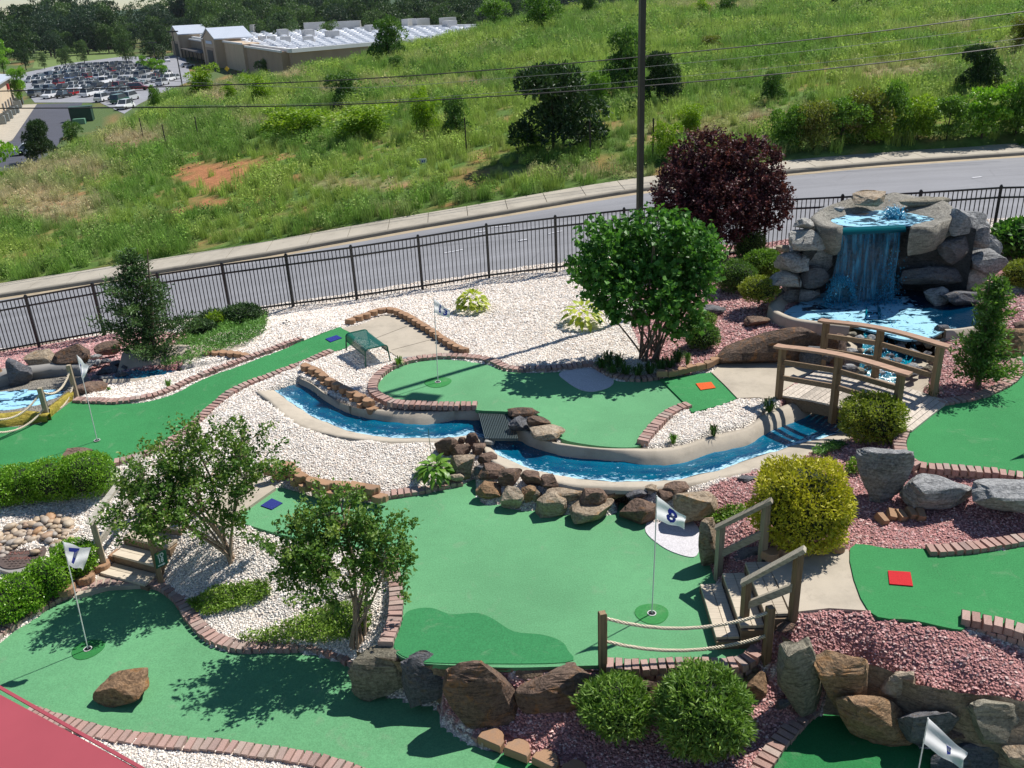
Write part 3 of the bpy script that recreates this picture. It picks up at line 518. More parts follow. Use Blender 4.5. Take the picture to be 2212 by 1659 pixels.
def m_land():
    t = NT('meadow_soil'); c = t.attr('bed', 'Color'); n = t.noise(3.0, 5, .7); c = t.mix(1.0, c, t.ramp(n, [(.25, .55), (.75, 1.25)]), 'MULTIPLY'); t.set(c, .95, Specular_IOR_Level=.1); t.bump(t.noise(9, 5, .7), .6, .08); return t.m
_ny2, _nx2 = TX.shape; _id = np.arange(_ny2 * _nx2).reshape(_ny2, _nx2); _F2 = np.stack([_id[:-1, :-1], _id[:-1, 1:], _id[1:, 1:], _id[1:, :-1]], -1).reshape(-1, 4)
put('terrain', np.stack([TX, TY, TZ], -1).reshape(-1, 3), _F2, m_land(), kind='structure', label='sloping meadow land across the road', smooth_=True, attrs={'bed': ('POINT', _col.reshape(-1, 3))})
# near side of the place, behind and beside the camera, so that the ground does not end
put('terrain', [(-900, -900, -1.6), (900, -900, -1.6), (900, 900, -12.5), (900, 4.9, -1.6), (-900, 4.9, -1.6), (-900, 900, -12.5), (-19.5, 4.9, -1.6), (-19.5, 24, -3.2), (18.5, 4.9, -1.6), (18.5, 24, -.2)], [(0, 1, 3, 4), (4, 6, 7, 5), (8, 3, 2, 9)], m_land(), kind='structure', label='land around the course', attrs={'bed': ('POINT', np.tile(np.array([.1, .15, .05]), (10, 1)))})
# ================================================================== aluminium picket fence
BLACK = plain('black_metal', (.012, .012, .014), .45, .2)
def fence():
    P = resample(ext(FENCE[:, :3], .1, .1)[:, :], step=1.83); k = len(P); root = thing('picket_fence', 'black metal picket fence between the course and the road', 'fence', P[0])
    for i in range(k): P[i, 2] = max(hz(P[i, 0], min(P[i, 1], 24.4)), fence_z(P[i, 0]) - .1) if P[i, 1] < 24.5 else fence_z(P[i, 0])
    turn = [P[-1] + [1.62, -.85, .03], P[-1] + [2.9, -2.15, .05]]; P = np.r_[P, turn]; P[:, 2] = fence_z(P[:, 0]) * (P[:, 0] < 14) + .7 * (P[:, 0] >= 14)
    pm = MB(); pm.box((0, 0, .77), (.072, .072, 1.54)); pm.box((0, 0, 1.55), (.075, .075, .03)); pm.box((0, 0, 1.575), (.045, .045, .03)); pme = pm.mesh('post', [BLACK])
    km = MB(); km.box((0, 0, .75), (.021, .021, 1.46)); kme = km.mesh('picket', [BLACK])
    for i in range(len(P)):
        a = P[i]; b = P[min(i + 1, len(P) - 1)]; rz = math.atan2((b - a)[1], (b - a)[0]) if i < len(P) - 1 else 0
        inst('post', pme, a + [0, 0, -.02], rz, parent=root)
        if i == len(P) - 1: break
        r = MB()
        r.bar(a + [0, 0, 1.49], b + [0, 0, 1.49], .034, .045); o = r.put('fence_panel', BLACK, root, loc=a)
        for h in (1.25, .12): r = MB(); r.bar(a + [0, 0, h], b + [0, 0, h], .034, .045); r.put('rail', BLACK, o, loc=a)
        for j in range(1, 17):
            t = j / 17; inst('picket', kme, a * (1 - t) + b * t + [0, 0, .02], rz, parent=o)
fence()
# ================================================================== brick and block edging
def m_brick(name, cols):
    t = NT(name); r = t.rand(); c = t.ramp(r, [(i / (len(cols) - 1), c) for i, c in enumerate(cols)]); n = t.noise(60, 3, .7, t.objco()); m = t.noise(9, 4, .6)
    c = t.mix(.3, c, t.ramp(n, [(.3, scl(cols[0], .5)), (.7, scl(cols[-1], 1.3))])); c = t.mix(t.ramp(m, [(.5, 0.0), (.8, .5)]), c, (.20, .17, .15)); t.set(c, .88, Specular_IOR_Level=.2); t.bump(n, .5, .006); return t.m
BRICK = m_brick('edging_brick', [(.30, .18, .15), (.39, .25, .21), (.44, .29, .25), (.27, .19, .17), (.41, .34, .29), (.38, .215, .18), (.47, .33, .28)])
TANB = m_brick('tan_block', [(.34, .20, .115), (.42, .255, .15), (.37, .225, .135), (.30, .185, .115)])
_bm = []
for _k in range(4):
    _b = MB(); _b.box((0, 0, 0), (.1, .2, .1), bev=.007); _v = np.concatenate(_b.V); _v = _v + NR.uniform(-.0022, .0022, _v.shape); _bm.append(mk_mesh('brick', _v, _b.F, [BRICK]))
def edging(label, pts, z, top=.06, step=.108, courses=1, deep=1.0, mat=None, dz=0.0):
    P = resample([onplane(p, z) for p in smooth(pts, 4)], step=step); root = thing('brick_edging', label, 'edging', P[len(P) // 2])
    T = np.gradient(P, axis=0); dd = np.linalg.norm(P[0] - P[1]) / .108
    for c in range(courses):
        for i, p in enumerate(P):
            if c and i == len(P) - 1: break
            x = p + (T[i] * .5 if c else 0); a = math.atan2(T[i][1], T[i][0]) + RND.uniform(-.07, .07)
            inst('brick', _bm[RND.randrange(4)], x + [RND.uniform(-.006, .006), RND.uniform(-.008, .008), top - .05 - c * .103 + RND.uniform(-.006, .006)], a, (.94 * dd, deep, 1), parent=root, rot=(RND.uniform(-.025, .025), RND.uniform(-.03, .03), a))
    return root
edging('brick edging curving all round the upper side of the green with flag 13', q(1, 1, [(865, 975), (700, 978), (500, 972), (350, 962), (270, 932), (215, 893), (205, 850), (230, 800), (290, 745), (370, 710), (470, 680), (600, 662), (750, 658), (900, 672), (1000, 700), (1080, 735), (1200, 742), (1320, 740), (1450, 728), (1560, 713), (1640, 713), (1700, 750), (1780, 785), (1880, 803), (1970, 803), (2060, 790)]), Z13, .07)
edging('short brick edging arc beside the small gravel bed with grass tufts', q(1, 1, [(2240, 985), (2190, 1000), (2130, 1028), (2080, 1068), (2030, 1118), (1985, 1170), (1955, 1215)]), Z13, .08)
edging('brick edging on the pool side of the long turf lane', q(0, 1, [(500, 937), (600, 942), (750, 946), (880, 932), (1000, 906), (1100, 872), (1180, 832), (1250, 802), (1330, 766), (1450, 721), (1600, 666), (1750, 615), (1860, 571), (1950, 541)]), ZL, .05)
edging('brick edging on the gravel side of the long turf lane', q(0, 1, [(2140, 625), (2060, 660), (1960, 705), (1850, 745), (1720, 795), (1620, 830), (1550, 860), (1480, 902), (1420, 952), (1350, 1012), (1290, 1072), (1250, 1107), (1150, 1180), (1050, 1240), (960, 1282), (850, 1322), (760, 1342)]), ZL, .06)
edging('brick edging winding along the upper side of the green with flag 7', q(0, 2, [(-60, 850), (0, 805), (40, 775), (120, 722), (230, 657), (340, 592), (430, 548), (530, 515), (640, 490), (760, 472), (880, 466), (990, 476), (1080, 507), (1150, 562), (1200, 622), (1240, 692), (1290, 752), (1360, 812), (1440, 857), (1540, 882), (1640, 891), (1760, 887), (1880, 886), (1990, 882), (2080, 897), (2150, 922)]) + q(1, 2, [(0, 935), (40, 960), (85, 985)]), Z7, .08)
edging('brick edging along the lower side of the green with flag 7', q(0, 2, [(200, 1305), (290, 1340), (400, 1372), (500, 1402), (650, 1442), (800, 1472), (950, 1490), (1100, 1505), (1250, 1518), (1400, 1530), (1550, 1547), (1700, 1570), (1850, 1590), (1990, 1612), (2100, 1640), (2212, 1672), (2350, 1720)]), Z7, .06)
edging('short brick edging curve in front of the red mulch bed with two bushes', q(1, 2, [(680, 1290), (715, 1340), (760, 1388), (820, 1428), (880, 1460), (940, 1495)]), Z7, .09)
edging('brick edging on the gravel side of the green with flag 8', q(1, 2, [(300, 330), (335, 400), (352, 470), (360, 560), (356, 640), (350, 700), (332, 760), (312, 805), (292, 855)]), Z8, .07)
edging('brick edging below the rope barrier', q(1, 2, [(1740, 1005), (1850, 1013), (1980, 1014), (2100, 1009), (2212, 1000)]) + q(2, 2, [(150, 1005), (270, 1008), (350, 998), (420, 968), (470, 930), (492, 880)]), Z8, .07, courses=2)
edging('brick edging below the leafy hosta beside the rock pile', q(1, 1, [(-60, 1540), (80, 1565), (230, 1570), (400, 1547), (550, 1522), (680, 1493), (765, 1478)]), Z8, .07)
edging('brick edging above the grey boulders', q(2, 1, [(1430, 1150), (1405, 1215), (1412, 1280), (1450, 1332), (1510, 1366), (1600, 1384), (1750, 1394), (1900, 1405), (2050, 1420), (2212, 1448), (2400, 1480)]), ZR, .07, courses=3)
edging('brick edging at the foot of the tall conifer', q(2, 1, [(2150, 655), (2172, 720), (2150, 790), (2080, 842), (2000, 882), (1900, 916), (1800, 937), (1690, 955)]), ZR, .04)
edging('brick edging behind the turf with the red tee mat', q(2, 2, [(1610, 262), (1700, 260), (1850, 246), (2000, 224), (2212, 192), (2400, 160)]), ZM, .07)
edging('two-course brick edging in front of the turf with the red tee mat', q(2, 2, [(1830, 708), (1900, 722), (2000, 742), (2100, 768), (2212, 800), (2400, 850)]), ZM, .09, courses=2)
edging('brick edging on the mulch side of the sunken turf', q(2, 2, [(830, 1300), (765, 1350), (705, 1420), (645, 1480), (595, 1550), (545, 1620), (500, 1690), (480, 1750)]), ZB, .06)
def m_scallop():
    a = np.linspace(0, PI, 7); pts = [(-.15, .09), (.15, .09), (.15, .0)] + [(.115 * math.cos(t), -.03 - .085 * math.sin(t)) for t in a] + [(-.15, .0)]
    b = MB(); P = np.array(pts); b.prism(P * .97, -.055, .04); b2 = MB(); n = len(P); A = np.c_[P * .97, np.full(n, .04)]; B = np.c_[P * .9, np.full(n, .052)]
    b.F = [f for f in b.F if len(f) == 4 or min(f) < n]; V = np.concatenate(b.V); b.V = [V]; b.F = [f for f in b.F if not (len(f) > 4 and min(f) >= n)]; b.M = [0] * len(b.F)
    k = len(V); b.add(B[::-1] if sum(P[i][0] * P[(i + 1) % n][1] - P[(i + 1) % n][0] * P[i][1] for i in range(n)) < 0 else B, []); b.F += [tuple(range(k, k + n))] + [(n + i, n + (i + 1) % n, k + (i + 1) % n, k + i) for i in range(n)]; b.M = [0] * len(b.F)
    return b.mesh('block', [TANB])
SCAL = m_scallop()
def blocks(label, pts, flip=1, sc=1.0, z=None, rows=1, dz=0.0, step=.29):
    P = resample([G(p) if z is None else onplane(p, z) for p in smooth(pts, 4)], step=step * sc); T = np.gradient(P, axis=0); root = thing('block_edging', label, 'edging', P[len(P) // 2])
    for r in range(rows):
        for i, p in enumerate(P):
            a = math.atan2(T[i][1], T[i][0]) + (PI if flip < 0 else 0) + RND.uniform(-.08, .08); n = np.array([-math.sin(a), math.cos(a), 0])
            inst('block', SCAL, p + [0, 0, .05 + dz - r * .11 + RND.uniform(-.008, .008)] - n * r * .03 + T[i] * (.5 if r % 2 else 0), parent=root, rot=(RND.uniform(-.05, .05), RND.uniform(-.05, .05), a), scale=(sc * RND.uniform(.93, 1.0), sc * RND.uniform(.9, 1.05), 1.05))
blocks('tan scalloped blocks around the concrete path behind the bench', q(1, 1, [(65, 432), (140, 407), (200, 384), (265, 366), (325, 366), (380, 382), (420, 402), (460, 424), (525, 464), (595, 508), (660, 553), (740, 602), (790, 625)]), 1, .9, z=.03, step=.262)
blocks('tan scalloped block wall above the stream beside the bench gravel', q(0, 1, [(1985, 748), (2070, 782), (2130, 835), (2200, 875)]) + q(1, 1, [(0, 880), (60, 912), (120, 945), (175, 972)]), 1, .95, rows=2, dz=.04)
blocks('tan scalloped block wall behind the blue tee mat', q(0, 1, [(1765, 1430), (1870, 1400), (1930, 1460), (2010, 1495), (2090, 1520), (2180, 1530)]) + q(1, 1, [(60, 1530), (200, 1555)]), 1, .95, z=-.36, rows=2, dz=.07)
blocks('short run of tan blocks at the edge of the creeping juniper', q(0, 1, [(1350, 645), (1430, 645), (1520, 650), (1590, 660)]), 1, .9)
blocks('low tan scalloped edging between the concrete path and the red mulch', q(1, 1, [(2075, 775), (2150, 768)]) + q(2, 1, [(60, 740), (150, 720), (210, 690), (280, 650), (350, 615)]), -1, .75, z=.1)
blocks('low tan edging stones along the front of the red mulch bed', q(1, 2, [(985, 1490), (1080, 1530), (1180, 1575), (1300, 1620), (1420, 1660), (1520, 1700)]), -1, 1.1, z=-1.14)
blocks('tan edging stones beside the lower concrete landing', q(0, 2, [(440, 520), (540, 465), (640, 390), (720, 330), (775, 292)]), 1, 1.0, z=-1.1)
blocks('weathered edging stones above the concrete landing at the steps', q(2, 2, [(570, 292), (680, 275), (780, 262), (880, 252), (1000, 240)]), 1, .9, z=.02)
# ================================================================== rocks
def m_rock(name, a, b, c, vein=None, rough=.85):
    t = NT(name); o = t.objco(); n = t.noise(2.2, 6, .65, o, .6); r = t.rand(); nn = t.math('ADD', n, t.math('MULTIPLY', t.math('SUBTRACT', r, .5), .3))
    col = t.ramp(nn, [(.28, a), (.5, b), (.72, c)]); f = t.noise(26, 5, .7, o); col = t.mix(.5, col, t.ramp(f, [(.3, scl(a, .45)), (.7, scl(c, 1.25))]))
    if vein: col = t.mix(t.ramp(t.noise(4.5, 5, .7, o, 1.2), [(.52, 0.0), (.66, .8)]), col, vein)
    stt = t.noise(1.0, 5, .7, t.vmul(o, (5.0, 7.0, 26.0)), .8); col = t.mix(t.ramp(stt, [(.36, .62), (.5, 0.0)]), col, scl(a, .4)); col = t.mix(t.ramp(stt, [(.58, 0.0), (.75, .5)]), col, scl(c, 1.25)); ck = t.voro(4.2, 'Distance', 'DISTANCE_TO_EDGE', t.mix(.25, o, t.noise(5, 4, .7, o))); col = t.mix(t.ramp(t.math('MULTIPLY', ck, t.ramp(t.noise(2.5, 3, .6, o), [(.45, 6.0), (.6, 1.0)])), [(.0, .45), (.02, 0.0)]), col, scl(a, .25))
    col = t.mix(t.ramp(t.noise(7, 6, .75, o), [(.6, 0.0), (.75, .5)]), col, scl(a, .3)); t.set(col, rough, Specular_IOR_Level=.3)
    h = t.math('ADD', t.math('ADD', t.math('MULTIPLY', t.noise(7, 6, .7, o, .4), .6), t.math('MULTIPLY', f, .3)), t.math('MULTIPLY', stt, .35)); t.bump(h, 1.0, .09); return t.m
ROCK = {'brown': m_rock('brown_rock', (.07, .044, .034), (.175, .11, .08), (.28, .195, .145), (.28, .145, .06)),
        'rust': m_rock('rust_rock', (.11, .062, .036), (.28, .165, .085), (.42, .28, .165), (.40, .20, .07)),
        'tan': m_rock('tan_rock', (.19, .135, .085), (.40, .31, .21), (.55, .46, .35), (.42, .25, .11)),
        'grey': m_rock('grey_rock', (.12, .122, .125), (.29, .295, .30), (.50, .50, .49)),
        'pale': m_rock('pale_rock', (.27, .26, .24), (.43, .42, .39), (.55, .53, .48)),
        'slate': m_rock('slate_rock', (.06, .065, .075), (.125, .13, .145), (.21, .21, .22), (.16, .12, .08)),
        'dark': m_rock('dark_rock', (.06, .044, .036), (.145, .095, .07), (.24, .165, .12), (.30, .14, .05)),
        'olive': m_rock('olive_rock', (.10, .09, .062), (.24, .215, .155), (.38, .345, .265))}
def ico(sub):
    import bmesh; b = bmesh.new(); bmesh.ops.create_icosphere(b, subdivisions=sub, radius=1); V = np.array([v.co[:] for v in b.verts]); F = np.array([[v.index for v in f.verts] for f in b.faces]); b.free(); return V, F
ICO = {k: ico(k) for k in (1, 2, 3, 4)}
def n3(P, s, o=0.0):
    return (n2(P[:, 0] * 1.1 + P[:, 2] * .7, P[:, 1] + P[:, 2] * .6, s, o) + n2(P[:, 1] * 1.05 - P[:, 2] * .8, P[:, 0] * .9 + P[:, 2], s, o + 3.1) + n2(P[:, 2] * 1.2 + P[:, 0] * .3, P[:, 1] - P[:, 0] * .4, s, o + 5.7)) / 3 - .5
def rock_shape(seed, sub=3, cuts=9, rough=.1, lo=.46, hi=.8, p=.72):
    r = np.random.default_rng(seed); V, F = ICO[sub]; V = np.sign(V) * np.abs(V) ** p; V = V / np.abs(V).max(); V = V * (1 + .4 * n3(V, .9, seed * 1.37)[:, None])
    for _ in range(cuts):
        n = r.normal(size=3); n /= np.linalg.norm(n); d = r.uniform(lo, hi) * (np.abs(n).sum() / 1.5); k = V @ n; V = V - np.outer(np.clip(k - d, 0, None), n)
    for _ in range(9):
        n = r.normal(size=3); n /= np.linalg.norm(n); k = V @ n; d = k.max() * r.uniform(.66, .92); V = V - np.outer(np.clip(k - d, 0, None), n)
    V = V + V * (n3(V, 2.3, seed * .77) * rough * 2.4 + n3(V, 6.0, seed * .31) * rough * 1.3 + n3(V, 15.0, seed * .13) * rough * .7)[:, None]
    st = np.round(V[:, 2] * 7 + n3(V, 1.7, seed * .9) * 3); V = V * (1 + .035 * np.sin(st * 12.9 + seed))[:, None]
    lo_, hi_ = V.min(0), V.max(0); return (V - (lo_ + hi_) / 2) / ((hi_ - lo_) / 2), F
def wz(p, y):
    v = ray(p); t = y / v[1]; return np.array([v[0] * t, y, CAMZ + v[2] * t])
_rs = [100]
def rbox(bb, ratio=.8, zb=None, emb=.25, hard=False):
    """size and middle of a rounded thing that fills the box bb of the view and rests on the ground (or on level zb)"""
    x0, y0, x1, y1 = bb; cx, cy = (x0 + x1) / 2, (y0 + y1) / 2; P = G((cx, y1 - (y1 - y0) * .15)) if zb is None else at((cx, y1), zb)
    for _ in range(4):
        s = depth(P) / FPX; d = np.array(P) - [0, 0, CAMZ]; sa = -d[2] / np.linalg.norm(d); ca = math.sqrt(1 - sa * sa); a = (x1 - x0) / 2 * s; h = (y1 - y0) / 2 * s; b = min(a * ratio, h / sa * .8); c = (math.sqrt(max(h * h - (b * sa) ** 2, .01 * h * h)) if not hard else max(h * 1.13 - b * sa, .35 * h)) / ca
        P = G((cx, cy), A=SMOOTHZ + c * (1 - emb)) if zb is None else at((cx, cy), zb + c * (1 - emb))
    return P, a, b, c
def rock(label, bb, kind, ratio=.8, zb=None, emb=.25, yb=None, sub=3, cuts=9, cat='boulder', group=None, name='boulder', rot=None, seed=None, rough=.1, lo=.46, hi=.8, p=.72, lean=0.0):
    x0, y0, x1, y1 = bb; e = .035; bb = (x0 - (x1 - x0) * e, y0 - (y1 - y0) * e, x1 + (x1 - x0) * e, y1 + (y1 - y0) * e); P, a, b, c = rbox(bb, ratio, zb, emb, True)
    if yb is not None: P = wz(((bb[0] + bb[2]) / 2, (bb[1] + bb[3]) / 2), yb); k = depth(P) / FPX; a = (bb[2] - bb[0]) / 2 * k; hh_ = (bb[3] - bb[1]) / 2 * k; b = min(a * ratio, hh_ * 1.2); c = max(hh_ * 1.1 - b * .32, .5 * hh_) / .95
    _rs[0] += 1; V, F = rock_shape(seed or _rs[0], sub, cuts, rough, lo, hi, p)
    rz = rot if rot is not None else RND.uniform(-.12, .12); V = V * [a, b, c]; V[:, 0] = V[:, 0] * (1 - .28 * abs(lean)) - lean * .42 * a * V[:, 2] / c; cr, sr = math.cos(rz), math.sin(rz); V = np.c_[V[:, 0] * cr - V[:, 1] * sr, V[:, 0] * sr + V[:, 1] * cr, V[:, 2]]
    return put(name, V + P, F, ROCK[kind], loc=P - [0, 0, c * .7], label=label, cat=cat, group=group)
def bbq(c, r, b): (x0, y0), (x1, y1) = q(c, r, [(b[0], b[1]), (b[2], b[3])]); return (x0, y0, x1, y1)
def rq(b): return (935.2 + b[0] * .28187, 921.7 + b[1] * .28187, 935.2 + b[2] * .28187, 921.7 + b[3] * .28187)
def lq(pts): return [(x * .21446, 718.4 + y * .21446) for x, y in pts]
def l2q(pts): return [(x * .21446, 1070.8 + y * .21446) for x, y in pts]
def bq(pts): return [(1626.5 + x * .21446, 664.1 + y * .21446) for x, y in pts]
def eq(pts): return [(711.6 + x * .12255, 677.7 + y * .12255) for x, y in pts]
def bbf(f, b): (x0, y0), (x1, y1) = f([(b[0], b[1]), (b[2], b[3])]); return (x0, y0, x1, y1)
PILE = 'rock pile between the stream and the green with flag 8'
for b, k, lab in [((20, 60, 190, 235), 'brown', 'brown boulder at the left end of the rock pile above the hosta'), ((245, 40, 358, 155), 'brown', 'reddish brown block at the very top of the rock pile'), ((140, 115, 292, 250), 'brown', 'wide brown rock below the topmost block of the pile'), ((298, 125, 402, 218), 'brown', 'small brown rock beside the stream at the top of the pile'),
                  ((190, 72, 250, 135), 'dark', 'small dark rock wedged between the top two of the pile'), ((345, 190, 490, 295), 'brown', 'grey brown rock on the concrete rim of the stream'), ((140, 210, 328, 405), 'tan', 'large tan rock right beside the hosta'), ((105, 330, 242, 445), 'tan', 'tan rock touching the brick edging below the hosta'),
                  ((312, 285, 418, 395), 'slate', 'dark grey rock in the middle of the rock pile'), ((350, 275, 562, 420), 'brown', 'reddish brown slanted rock above the orange one'), ((498, 295, 682, 455), 'brown', 'purple brown rock bulging from the pile'), ((335, 408, 522, 565), 'rust', 'orange rock jutting onto the turf at the end of the pile'),
                  ((513, 450, 692, 640), 'tan', 'tan and orange rock jutting furthest of the left group onto the turf'), ((680, 328, 828, 475), 'brown', 'brown pointed rock by the stream rim'), ((683, 445, 792, 575), 'rust', 'rust brown rock squeezed behind a tan one'), ((755, 480, 832, 585), 'tan', 'thin tan rock leaning in the gap of the pile'),
                  ((818, 358, 958, 485), 'brown', 'rounded brown rock on the concrete beside the stream'), ((788, 475, 1012, 705), 'tan', 'tan ridged rock sitting alone out on the turf'), ((872, 428, 1152, 595), 'tan', 'flat layered tan rock below the stream rim'), ((1058, 540, 1388, 760), 'tan', 'broad pale U-shaped rock resting on the turf'),
                  ((1128, 448, 1334, 640), 'brown', 'brown block sitting on the broad pale rock'), ((1283, 418, 1512, 565), 'rust', 'flat orange tan slab by the stream'), ((1438, 520, 1720, 765), 'brown', 'dark brown sloping boulder left of the white bunker'), ((1478, 448, 1645, 548), 'slate', 'grey brown rock above the sloping boulder'),
                  ((1628, 438, 1732, 505), 'tan', 'small pale rock on the stream rim'), ((1718, 478, 1852, 575), 'brown', 'brown layered rock behind the flag marked 8'), ((1762, 403, 1958, 515), 'brown', 'brown rounded rock at the right end of the stream rim'), ((1850, 440, 2182, 745), 'tan', 'big leaning reddish tan slab behind the flag marked 8'),
                  ((393, 83, 472, 142), 'pale', 'small pale rock in the stream beside the grate')]:
    rock(lab, rq(b), k, .8, group=PILE, emb=.3, lo=.55, hi=.88, p=.62, cuts=10)
rock('tall tan boulder at the foot of the wooden steps', (1507, 1124, 1562, 1236), 'tan', .7, zb=-.5)
rock('grey boulder tucked behind the step railing', bbq(2, 2, (330, 215, 520, 400)), 'slate', .6, zb=-.4)
# low boulder wall above the green with flag 7
for b, k, lab, z in [((70, 852, 480, 1208), 'olive', 'pale grey tan boulder at the left end of the low boulder wall', Z7), ((398, 925, 698, 1282), 'slate', 'blue grey boulder second in the low boulder wall', Z7), ((678, 922, 1168, 1385), 'dark', 'big square purple brown boulder in the low boulder wall', -1.12), ((1142, 953, 1752, 1355), 'dark', 'long dark rusty boulder behind the smaller clipped bush', -1.08), ((1740, 1075, 2085, 1350), 'brown', 'grey brown layered boulder between the two clipped bushes', -.98)]:
    rock(lab, bbq(1, 2, b), k, .5, zb=z, emb=.1, sub=4, cuts=9, rough=.07, lo=.66, hi=.95, p=.5, rot=0)
rock('tan brown boulder right of the larger clipped bush', bbq(2, 2, (335, 1050, 562, 1300)), 'rust', .6, zb=-.95)
rock('small grey stone at the edge of the mulch beside the sunken turf', bbq(2, 2, (605, 1180, 715, 1290)), 'slate', .7, name='stone', cat='stone')
for b, k, lab, rt, z in [((565, 835, 950, 1335), 'olive', 'tall grey green boulder leaning right of the rope post', .45, -.85), ((845, 900, 1275, 1370), 'rust', 'orange brown boulder second in the high rock wall', .5, -.85), ((1275, 978, 1515, 1240), 'tan', 'pale yellow pointed rock on top of the high rock wall', .7, -.55), ((1485, 1078, 1832, 520), 'tan', 'square tan boulder in the high rock wall', .6, -.7), ((1838, 1155, 2330, 1580), 'olive', 'large layered grey tan boulder at the right end of the high rock wall', .5, -.85),
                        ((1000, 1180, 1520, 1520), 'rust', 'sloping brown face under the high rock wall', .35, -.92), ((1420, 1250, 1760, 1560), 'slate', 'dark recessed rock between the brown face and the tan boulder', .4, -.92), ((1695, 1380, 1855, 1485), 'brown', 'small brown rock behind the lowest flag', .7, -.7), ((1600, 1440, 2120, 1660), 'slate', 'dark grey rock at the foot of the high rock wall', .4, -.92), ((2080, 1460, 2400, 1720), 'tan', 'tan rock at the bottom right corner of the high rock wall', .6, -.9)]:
    rock(lab, bbq(2, 2, b), k, rt, zb=z, emb=.1, sub=4, cuts=9, rough=.08, lo=.6, hi=.92, p=.55, lean={565: .95, 845: .6, 1000: .7, 1838: .3}.get(b[0], 0.0))
rock('small brown rock beside the foot of the step post', bbq(2, 2, (598, 690, 728, 785)), 'brown', .8)
for b, k, lab in [((1133, 1222, 1452, 1600), 'grey', 'tall pale grey boulder beside the golden bush'), ((1443, 1393, 1872, 1662), 'grey', 'wide dark grey boulder in the middle of the grey row'), ((1868, 1425, 2330, 1720), 'grey', 'pale grey boulder at the right end of the grey row')]:
    rock(lab, bbq(2, 1, b), k, .6, emb=.12, sub=4, cuts=10, rough=.11, lo=.6, hi=.9, p=.6)
for b, k, lab, rt in [((238, 452, 895, 700), 'dark', 'long dark brown boulder behind the concrete path to the footbridge', .3), ((885, 510, 1065, 705), 'brown', 'grey brown boulder behind the far footbridge post', .6), ((775, 580, 1005, 725), 'slate', 'dark grey rock at the far left foot of the footbridge', .6), ((1015, 700, 1115, 795), 'slate', 'small dark wet rock under the footbridge rail', .8), ((400, 383, 558, 462), 'brown', 'small flat brown rock in the red mulch below the pool rim', .8), ((115, 308, 272, 385), 'slate', 'dark grey rock in the mulch behind the round-leaved tree', .8),
                      ((2045, 468, 2235, 662), 'rust', 'orange brown boulder right of the tall conifer', .8), ((2150, 415, 2330, 525), 'brown', 'brown boulder at the right edge above the orange one', .8), ((350, 1418, 480, 1462), 'slate', 'flat dark stone in the mulch below the stream', .9), ((700, 905, 770, 950), 'tan', 'small tan stone under the footbridge', .8)]:
    rock(lab, bbq(2, 1, b), k, rt, emb=.15)
rock('brown wedge-shaped rock out on the turf beside the flag marked 7', bbq(0, 2, (622, 1022, 958, 1262)), 'rust', .75, zb=Z7, emb=.12, cuts=14, sub=4)
rock('small brown rock behind the clipped hedge', bbq(0, 1, (430, 1242, 592, 1335)), 'brown', .7, emb=.1)
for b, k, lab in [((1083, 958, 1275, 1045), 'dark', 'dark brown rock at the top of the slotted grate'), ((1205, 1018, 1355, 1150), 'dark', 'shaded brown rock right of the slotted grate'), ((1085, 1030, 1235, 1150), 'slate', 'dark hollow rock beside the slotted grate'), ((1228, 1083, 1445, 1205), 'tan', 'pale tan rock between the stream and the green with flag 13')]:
    rock(lab, bbq(1, 1, b), k, .7, emb=.2)
for b, k, lab, z in [((40, 258, 312, 545), 'slate', 'grey boulder at the left end of the wall above the small pool', -.72), ((295, 178, 605, 415), 'tan', 'orange tan boulder in the wall above the small pool', -.72), ((555, 118, 918, 405), 'dark', 'big dark brown boulder behind the small flag', -.72), ((955, 88, 1215, 225), 'dark', 'dark brown boulder under the conifer', -.62), ((-120, 300, 45, 500), 'rust', 'rusty boulder at the left edge above the small pool', -.72),
                     ((775, 488, 1065, 645), 'brown', 'flat reddish rock between the rope post and the white gravel', -.52), ((1018, 428, 1132, 482), 'pale', 'pale rock at the outlet of the small stream', -.5), ((478, 690, 595, 765), 'brown', 'brown rock inside the small pool beside the post', -.62)]:
    rock(lab, bbf(lq, b), k, .6, zb=z, emb=.12)
for i, b in enumerate([(895, 208, 1012, 275), (935, 268, 1015, 345), (885, 268, 952, 345), (1000, 255, 1110, 330), (1050, 330, 1180, 425), (1100, 270, 1230, 350), (960, 350, 1080, 440), (1160, 380, 1290, 470), (900, 420, 1010, 500), (1000, 430, 1090, 500), (1210, 320, 1300, 400)]):
    rock('grey cobble in the small cascade above the little stream', bbf(lq, b), 'grey' if i < 3 else 'slate', .8, zb=-.55, cat='stone', name='cobble', group='cobbles of the small cascade', sub=2)
MORT = m_rock('mortar_bank', (.16, .115, .075), (.29, .215, .14), (.40, .31, .21))
def bank(top, bot, zt, zb_, label):
    A = np.array([onplane(p, zt) for p in resample(smooth(top, 4), n=60)]); B = np.array([onplane(p, zb_) for p in resample(smooth(bot, 4), n=60)]); L = []
    for t in np.linspace(0, 1, 9): X = A * (1 - t) + B * t; L.append(X + np.c_[0 * X[:, 0], (fbm(X[:, 0], X[:, 2] * 2, 3.0, 3) - .5) * .18, (fbm(X[:, 0], X[:, 2], 4.0, 2, 4.0) - .5) * .05 * np.ones(60)])
    sheet('mortared_bank', np.array(L), MORT, label=label, cat='bank')
bank(q(2, 2, [(640, 800), (760, 860), (900, 930), (1280, 1010), (1500, 1100), (1830, 1180), (2350, 1230)]), q(2, 2, [(800, 1290), (930, 1310), (1080, 1330), (1480, 1490), (1850, 1630), (2350, 1780)][:6]), -.16, -.9, 'rough mortared bank behind the high rock wall')
